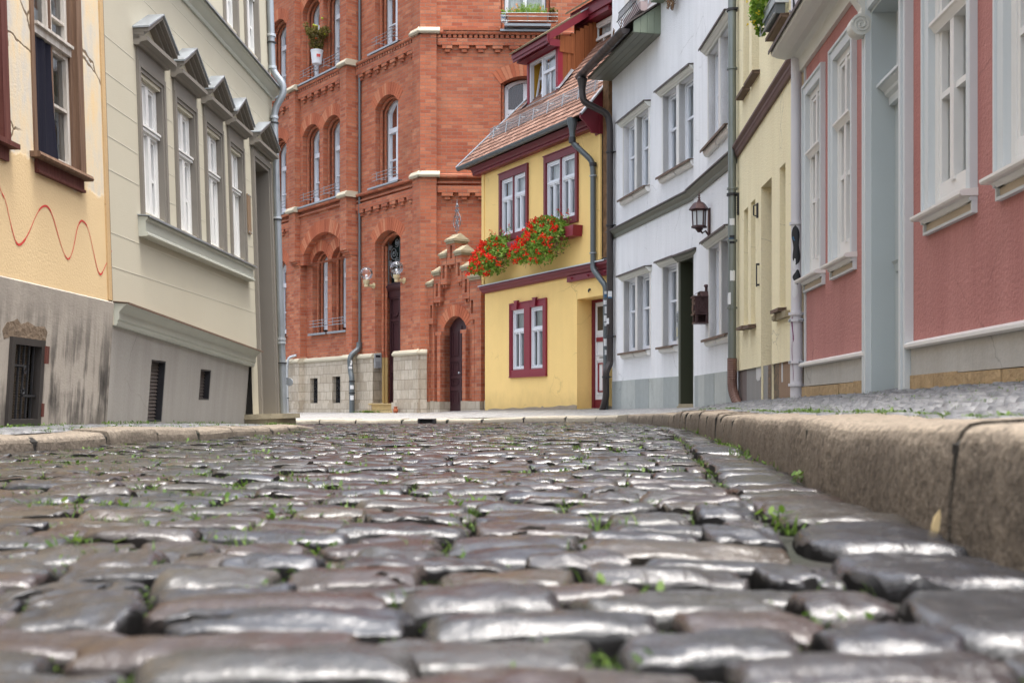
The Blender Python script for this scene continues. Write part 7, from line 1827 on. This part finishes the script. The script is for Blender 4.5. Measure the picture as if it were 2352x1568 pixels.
mb = MB(); mb.profile(FP, [(-.01, 3.275), (.30, 3.247), (.30, 3.225), (.308, 3.225), (.308, 3.255), (-.01, 3.290)], .08, PL); mb.build('cornice_flashing', M['sheet_brown'], pink)
for i, (a, b) in enumerate(W):
    mb = MB(); ring(mb, FP, a, b, 1.10, 2.865, .085, -.06, .028, bottom=False); ring(mb, FP, a - .012, b + .012, 1.10, 2.878, .022, -.02, .042, bottom=False)
    wi = mb.build('window', M['pale_blue'], pink)
    s0, s1 = a + .082, b - .082; m_ = (s0 + s1) / 2
    mb = MB(); ring(mb, FP, s0, s1, 1.165, 2.785, .062, -.075, -.012); ring(mb, FP, s0 + .062, s1 - .062, 1.23, 2.72, .03, -.07, -.022)
    mb.box(FP, s0 + .06, s1 - .06, -.07, .0, 2.20, 2.27); mb.profile(FP, [(-.02, 2.205), (.0, 2.205), (.022, 2.235), (.034, 2.245), (.034, 2.262), (-.02, 2.272)], s0 + .03, s1 - .03)
    mb.box(FP, m_ - .030, m_ + .030, -.07, -.004, 1.29, 2.20); mb.box(FP, m_ - .026, m_ + .026, -.07, -.010, 2.27, 2.72)
    mb.box(FP, s0 + .09, s1 - .09, -.068, -.018, 1.80, 1.835); mb.box(FP, s0 + .062, s1 - .062, -.07, -.016, 1.23, 1.31)
    mb.build('frame', M['white_paint'], wi)
    mb = MB(); mb.quad(FP.P(s0, -.058, 1.17), FP.P(s1, -.058, 1.17), FP.P(s1, -.058, 2.78), FP.P(s0, -.058, 2.78)); mb.build('pane', M['glass'], wi)
    curtain(FP, s0, s0 + (.30 + .08 * (i % 2)) * (s1 - s0), -.115, 1.2, 2.78, M['curtain_grey'], wi, 9); curtain(FP, s1 - (.26 + .06 * (i % 3)) * (s1 - s0), s1, -.115, 1.2, 2.78, M['curtain_grey'], wi, 9); curtain(FP, s0, s1, -.20, 1.2, 2.78, M['curtain_dim'], wi, 3)
    mb = MB(); mb.profile(FP, [(-.02, 1.125), (.085, 1.125), (.095, 1.135), (.095, 1.150), (.08, 1.158), (-.02, 1.170)], a - .05, b + .02); mb.profile(FP, [(.0, 1.10), (.03, 1.10), (.04, 1.112), (.05, 1.124), (.0, 1.124)], a - .02, b); mb.build('sill', M['white_paint'], wi)
    mb = MB(); ring(mb, FP, a - .01, b + .01, 1.035, 1.10, .016, -.01, .030, top=False); mb.build('sill_panel', M['pale_blue'], wi)
    mb = MB(); mb.box(FP, a, b, -.01, .012, 1.045, 1.10); mb.build('beige_panel', M['beige_panel'], wi)
# doorway
mb = MB()
for (x0, x1, n1) in ((2.33, 2.36, .055), (2.36, 2.40, .040), (2.40, 2.445, .060)): mb.box(FP, x0, x1, -.02, n1, -.2, 3.06)
for (x0, x1, n1) in ((3.22, 3.265, .060), (3.265, 3.30, .040), (3.30, 3.335, .055)): mb.box(FP, x0, x1, -.02, n1, -.2, 3.06)
mb.box(FP, 2.445, 3.22, -.02, .050, 2.80, 3.06)
dw = mb.build('doorway', M['pale_blue'], pink)
mb = MB(); mb.box(FP, 2.445, 2.462, -.30, .02, -.2, 2.79); mb.box(FP, 3.205, 3.22, -.30, .02, -.2, 2.79); mb.box(FP, 2.462, 3.205, -.30, .02, 2.775, 2.80); mb.build('lining', M['pale_panel'], dw)
mb = MB(); mb.profile(FP, [(-.30, 2.12), (-.10, 2.12), (-.095, 2.17), (-.07, 2.19), (-.065, 2.21), (-.03, 2.24), (-.01, 2.245), (-.01, 2.265), (-.30, 2.28)], 2.464, 3.203); mb.build('transom', M['pale_blue'], dw)
mb = MB(); nd = -.17; mb.box(FP, 2.462, 3.205, nd - .04, nd, .02, 2.12); ring(mb, FP, 2.462, 3.205, .02, 2.12, .09, nd, nd + .03)
ring(mb, FP, 2.60, 3.07, 1.12, 2.0, .04, nd, nd + .02); ring(mb, FP, 2.60, 3.07, .25, .86, .04, nd, nd + .02); mb.profile(FP, [(nd, .93), (nd + .045, .95), (nd + .055, 1.0), (nd + .07, 1.02), (nd, 1.03)], 2.52, 3.15)
mb.build('door', M['pale_panel'], dw)
mb = MB(); mb.box(FP, 3.02, 3.05, nd + .03, nd + .036, 1.12, 1.32); mb.tube([FP.P(3.035, nd + .035, 1.24), FP.P(3.035, nd + .08, 1.24), FP.P(2.94, nd + .085, 1.23)], .011, 6); mb.build('handle', M['iron'], dw)
mb = MB(); ring(mb, FP, 2.462, 3.205, 2.28, 2.775, .07, nd - .03, nd + .02); mb.tube([FP.P(2.55, nd + .02, 2.33), FP.P(2.75, nd + .02, 2.62), FP.P(2.83, nd + .02, 2.72)], .012, 6); mb.build('fanlight', M['pale_blue'], dw)
mb = MB(); mb.quad(FP.P(2.5, nd - .01, 2.3), FP.P(3.17, nd - .01, 2.3), FP.P(3.17, nd - .01, 2.76), FP.P(2.5, nd - .01, 2.76)); mb.build('pane', paint('dark_green_fanlight_glass', (.03, .045, .04), .08), dw)
def console(s0, s1):
    mb = MB(); spine = [(.055, 3.06), (.19, 3.06), (.20, 3.0), (.17, 2.93), (.12, 2.87), (.085, 2.82), (.085, 2.78), (.055, 2.74)]
    mb.profile(FP, spine, s0, s1)
    R_ = .075; c_ = (.088, 2.70)
    mb.profile(FP, [(c_[0] + R_ * math.cos(t), c_[1] + R_ * math.sin(t)) for t in np.linspace(0, 2 * math.pi, 22)[:-1]], s0 - .008, s1 + .008)
    for se in (s1 + .010,):
        q = [];
        for i in range(30): t = i / 29; r_ = R_ * .85 * (1 - .85 * t); q.append(FP.P(se, c_[0] + r_ * math.cos(t * 14), c_[1] + r_ * math.sin(t * 14)))
        mb.tube(q, .006, 5)
    return mb.build('console', M['cap_grey'], dw)
console(2.34, 2.44); console(3.23, 3.33)
# painted pipe between ochre and pink houses
dp = thing('drainpipe', 'pale lilac painted drainpipe with peeling dark patches and a magenta drip beside the rose house', 'drainpipe', FP.P(.1, .06, .1), 'drainpipes on the house fronts')
mb = MB(); mb.tube([FP.P(.10, .055, 5.2), FP.P(.10, .055, .85)], .048, 18); mb.tube([FP.P(.10, .055, .86), FP.P(.10, .055, .0)], .056, 18); mb.build('pipe', M['pipe_white'], dp, smooth=True)
for h, r_ in ((.86, .060), (.80, .060), (.42, .060), (.215, .062), (1.68, .050)): mb = MB(); collar(FP, mb, .10, .055, h, r_, .025); mb.build('sleeve', M['pipe_white'], dp)
for h in (.80, .42, 3.6): mb = MB(); mb.tube([FP.P(.16, .05, h), FP.P(.24, .02, h)], .008, 5); mb.lathe(FP.P(.13, .11, h), [(.012, 0), (.012, .015), (.004, .02)], 6, FP.n); mb.build('bracket', M['zinc'], dp)
def patch(F, s, n, r, h0, h1, a0, wid, mat, parent, name='peeled_patch'):
    mb = MB(); cc = F.P(s, n, 0); base_a = math.atan2(-cc[1], -cc[0]) + a0; k = 16; prev = None
    ph = rnd.uniform(0, 6)
    for i in range(k + 1):
        f = i / k; h = h0 + (h1 - h0) * f; ww = wid * (math.sin(math.pi * f) ** .4 + .02) * (1 + .3 * math.sin(9 * f + ph)); sh = .12 * math.sin(5 * f + ph)
        row = [(cc[0] + (r + .002) * math.cos(base_a + sh + ww * (j / 4 - .5)), cc[1] + (r + .002) * math.sin(base_a + sh + ww * (j / 4 - .5)), h) for j in range(5)]
        if prev:
            for j in range(4): mb.quad(prev[j], prev[j + 1], row[j + 1], row[j])
        prev = row
    return mb.build(name, M[mat], parent)
for (h0, h1, a0, wd) in ((3.95, 4.25, -.7, .6), (3.40, 3.55, -.5, .3), (3.60, 3.85, -.6, .5), (1.30, 1.66, -.1, 1.5), (1.12, 1.26, .1, 1.2)): patch(FP, .10, .055, .048, h0, h1, a0, wd, 'sticker_dark', dp)
patch(FP, .10, .055, .048, 1.26, 1.36, -.4, .5, 'sticker_white', dp, 'sticker'); patch(FP, .10, .055, .048, 1.0, 1.16, -.3, .9, 'sticker_white', dp, 'sticker'); patch(FP, .10, .055, .048, 1.52, 1.56, -.5, .35, 'sticker_blue', dp, 'sticker')
for (h0, h1, w_) in ((.60, .84, .22), (.24, .62, .10)): patch(FP, .10, .055, .056, h0, h1, -.62, w_, 'magenta', dp, 'magenta_drip')

# ================================================================ LIGHT, SKY, CAMERA
w = bpy.data.worlds.new('World'); scene.world = w; w.use_nodes = True
nt = w.node_tree; nt.nodes.clear()
SUN_EL, SUN_AZ = R(79), R(135)           # azimuth measured from +Y clockwise: from behind-left of the camera
sky = nt.nodes.new('ShaderNodeTexSky'); sky.sky_type = 'NISHITA'; sky.sun_disc = False
sky.sun_elevation = SUN_EL; sky.sun_rotation = SUN_AZ; sky.air_density = 1.0; sky.dust_density = 6.0; sky.ozone_density = 1.0
hs = nt.nodes.new('ShaderNodeHueSaturation'); hs.inputs['Saturation'].default_value = .46
bg = nt.nodes.new('ShaderNodeBackground'); bg.inputs['Strength'].default_value = .15
ou = nt.nodes.new('ShaderNodeOutputWorld')
nt.links.new(sky.outputs[0], hs.inputs['Color']); nt.links.new(hs.outputs[0], bg.inputs[0]); nt.links.new(bg.outputs[0], ou.inputs[0])
sl = bpy.data.lights.new('sun', 'SUN'); sl.energy = 1.1; sl.angle = R(18); sl.color = (1, .97, .92)
so = bpy.data.objects.new('sun', sl); col.objects.link(so)
d = V(math.sin(SUN_AZ) * math.cos(SUN_EL), math.cos(SUN_AZ) * math.cos(SUN_EL), math.sin(SUN_EL))
from mathutils import Vector
so.rotation_euler = Vector((-d[0], -d[1], -d[2])).to_track_quat('-Z', 'Y').to_euler()
so.location = (0, 0, 30)
cam = bpy.data.cameras.new('camera'); co = bpy.data.objects.new('camera', cam); col.objects.link(co); scene.camera = co
co.location = (0, 0, 0); co.rotation_euler = (R(90), 0, 0)
cam.sensor_width = 36.0; cam.lens = 36.0 * FPX / 2352.0
cam.shift_x = 0.0; cam.shift_y = (HY - 784.0) / 2352.0
cam.clip_start = .02; cam.clip_end = 600
cam.dof.use_dof = True; cam.dof.focus_distance = 13.0; cam.dof.aperture_fstop = 6.5
scene.view_settings.view_transform = 'Standard'; scene.view_settings.look = 'None'; scene.view_settings.gamma = 1.0; scene.view_settings.use_curve_mapping = False
scene.view_settings.exposure = EXPOSURE
scene.cycles.max_bounces = 7; scene.cycles.transparent_max_bounces = 12; scene.cycles.use_denoising = True
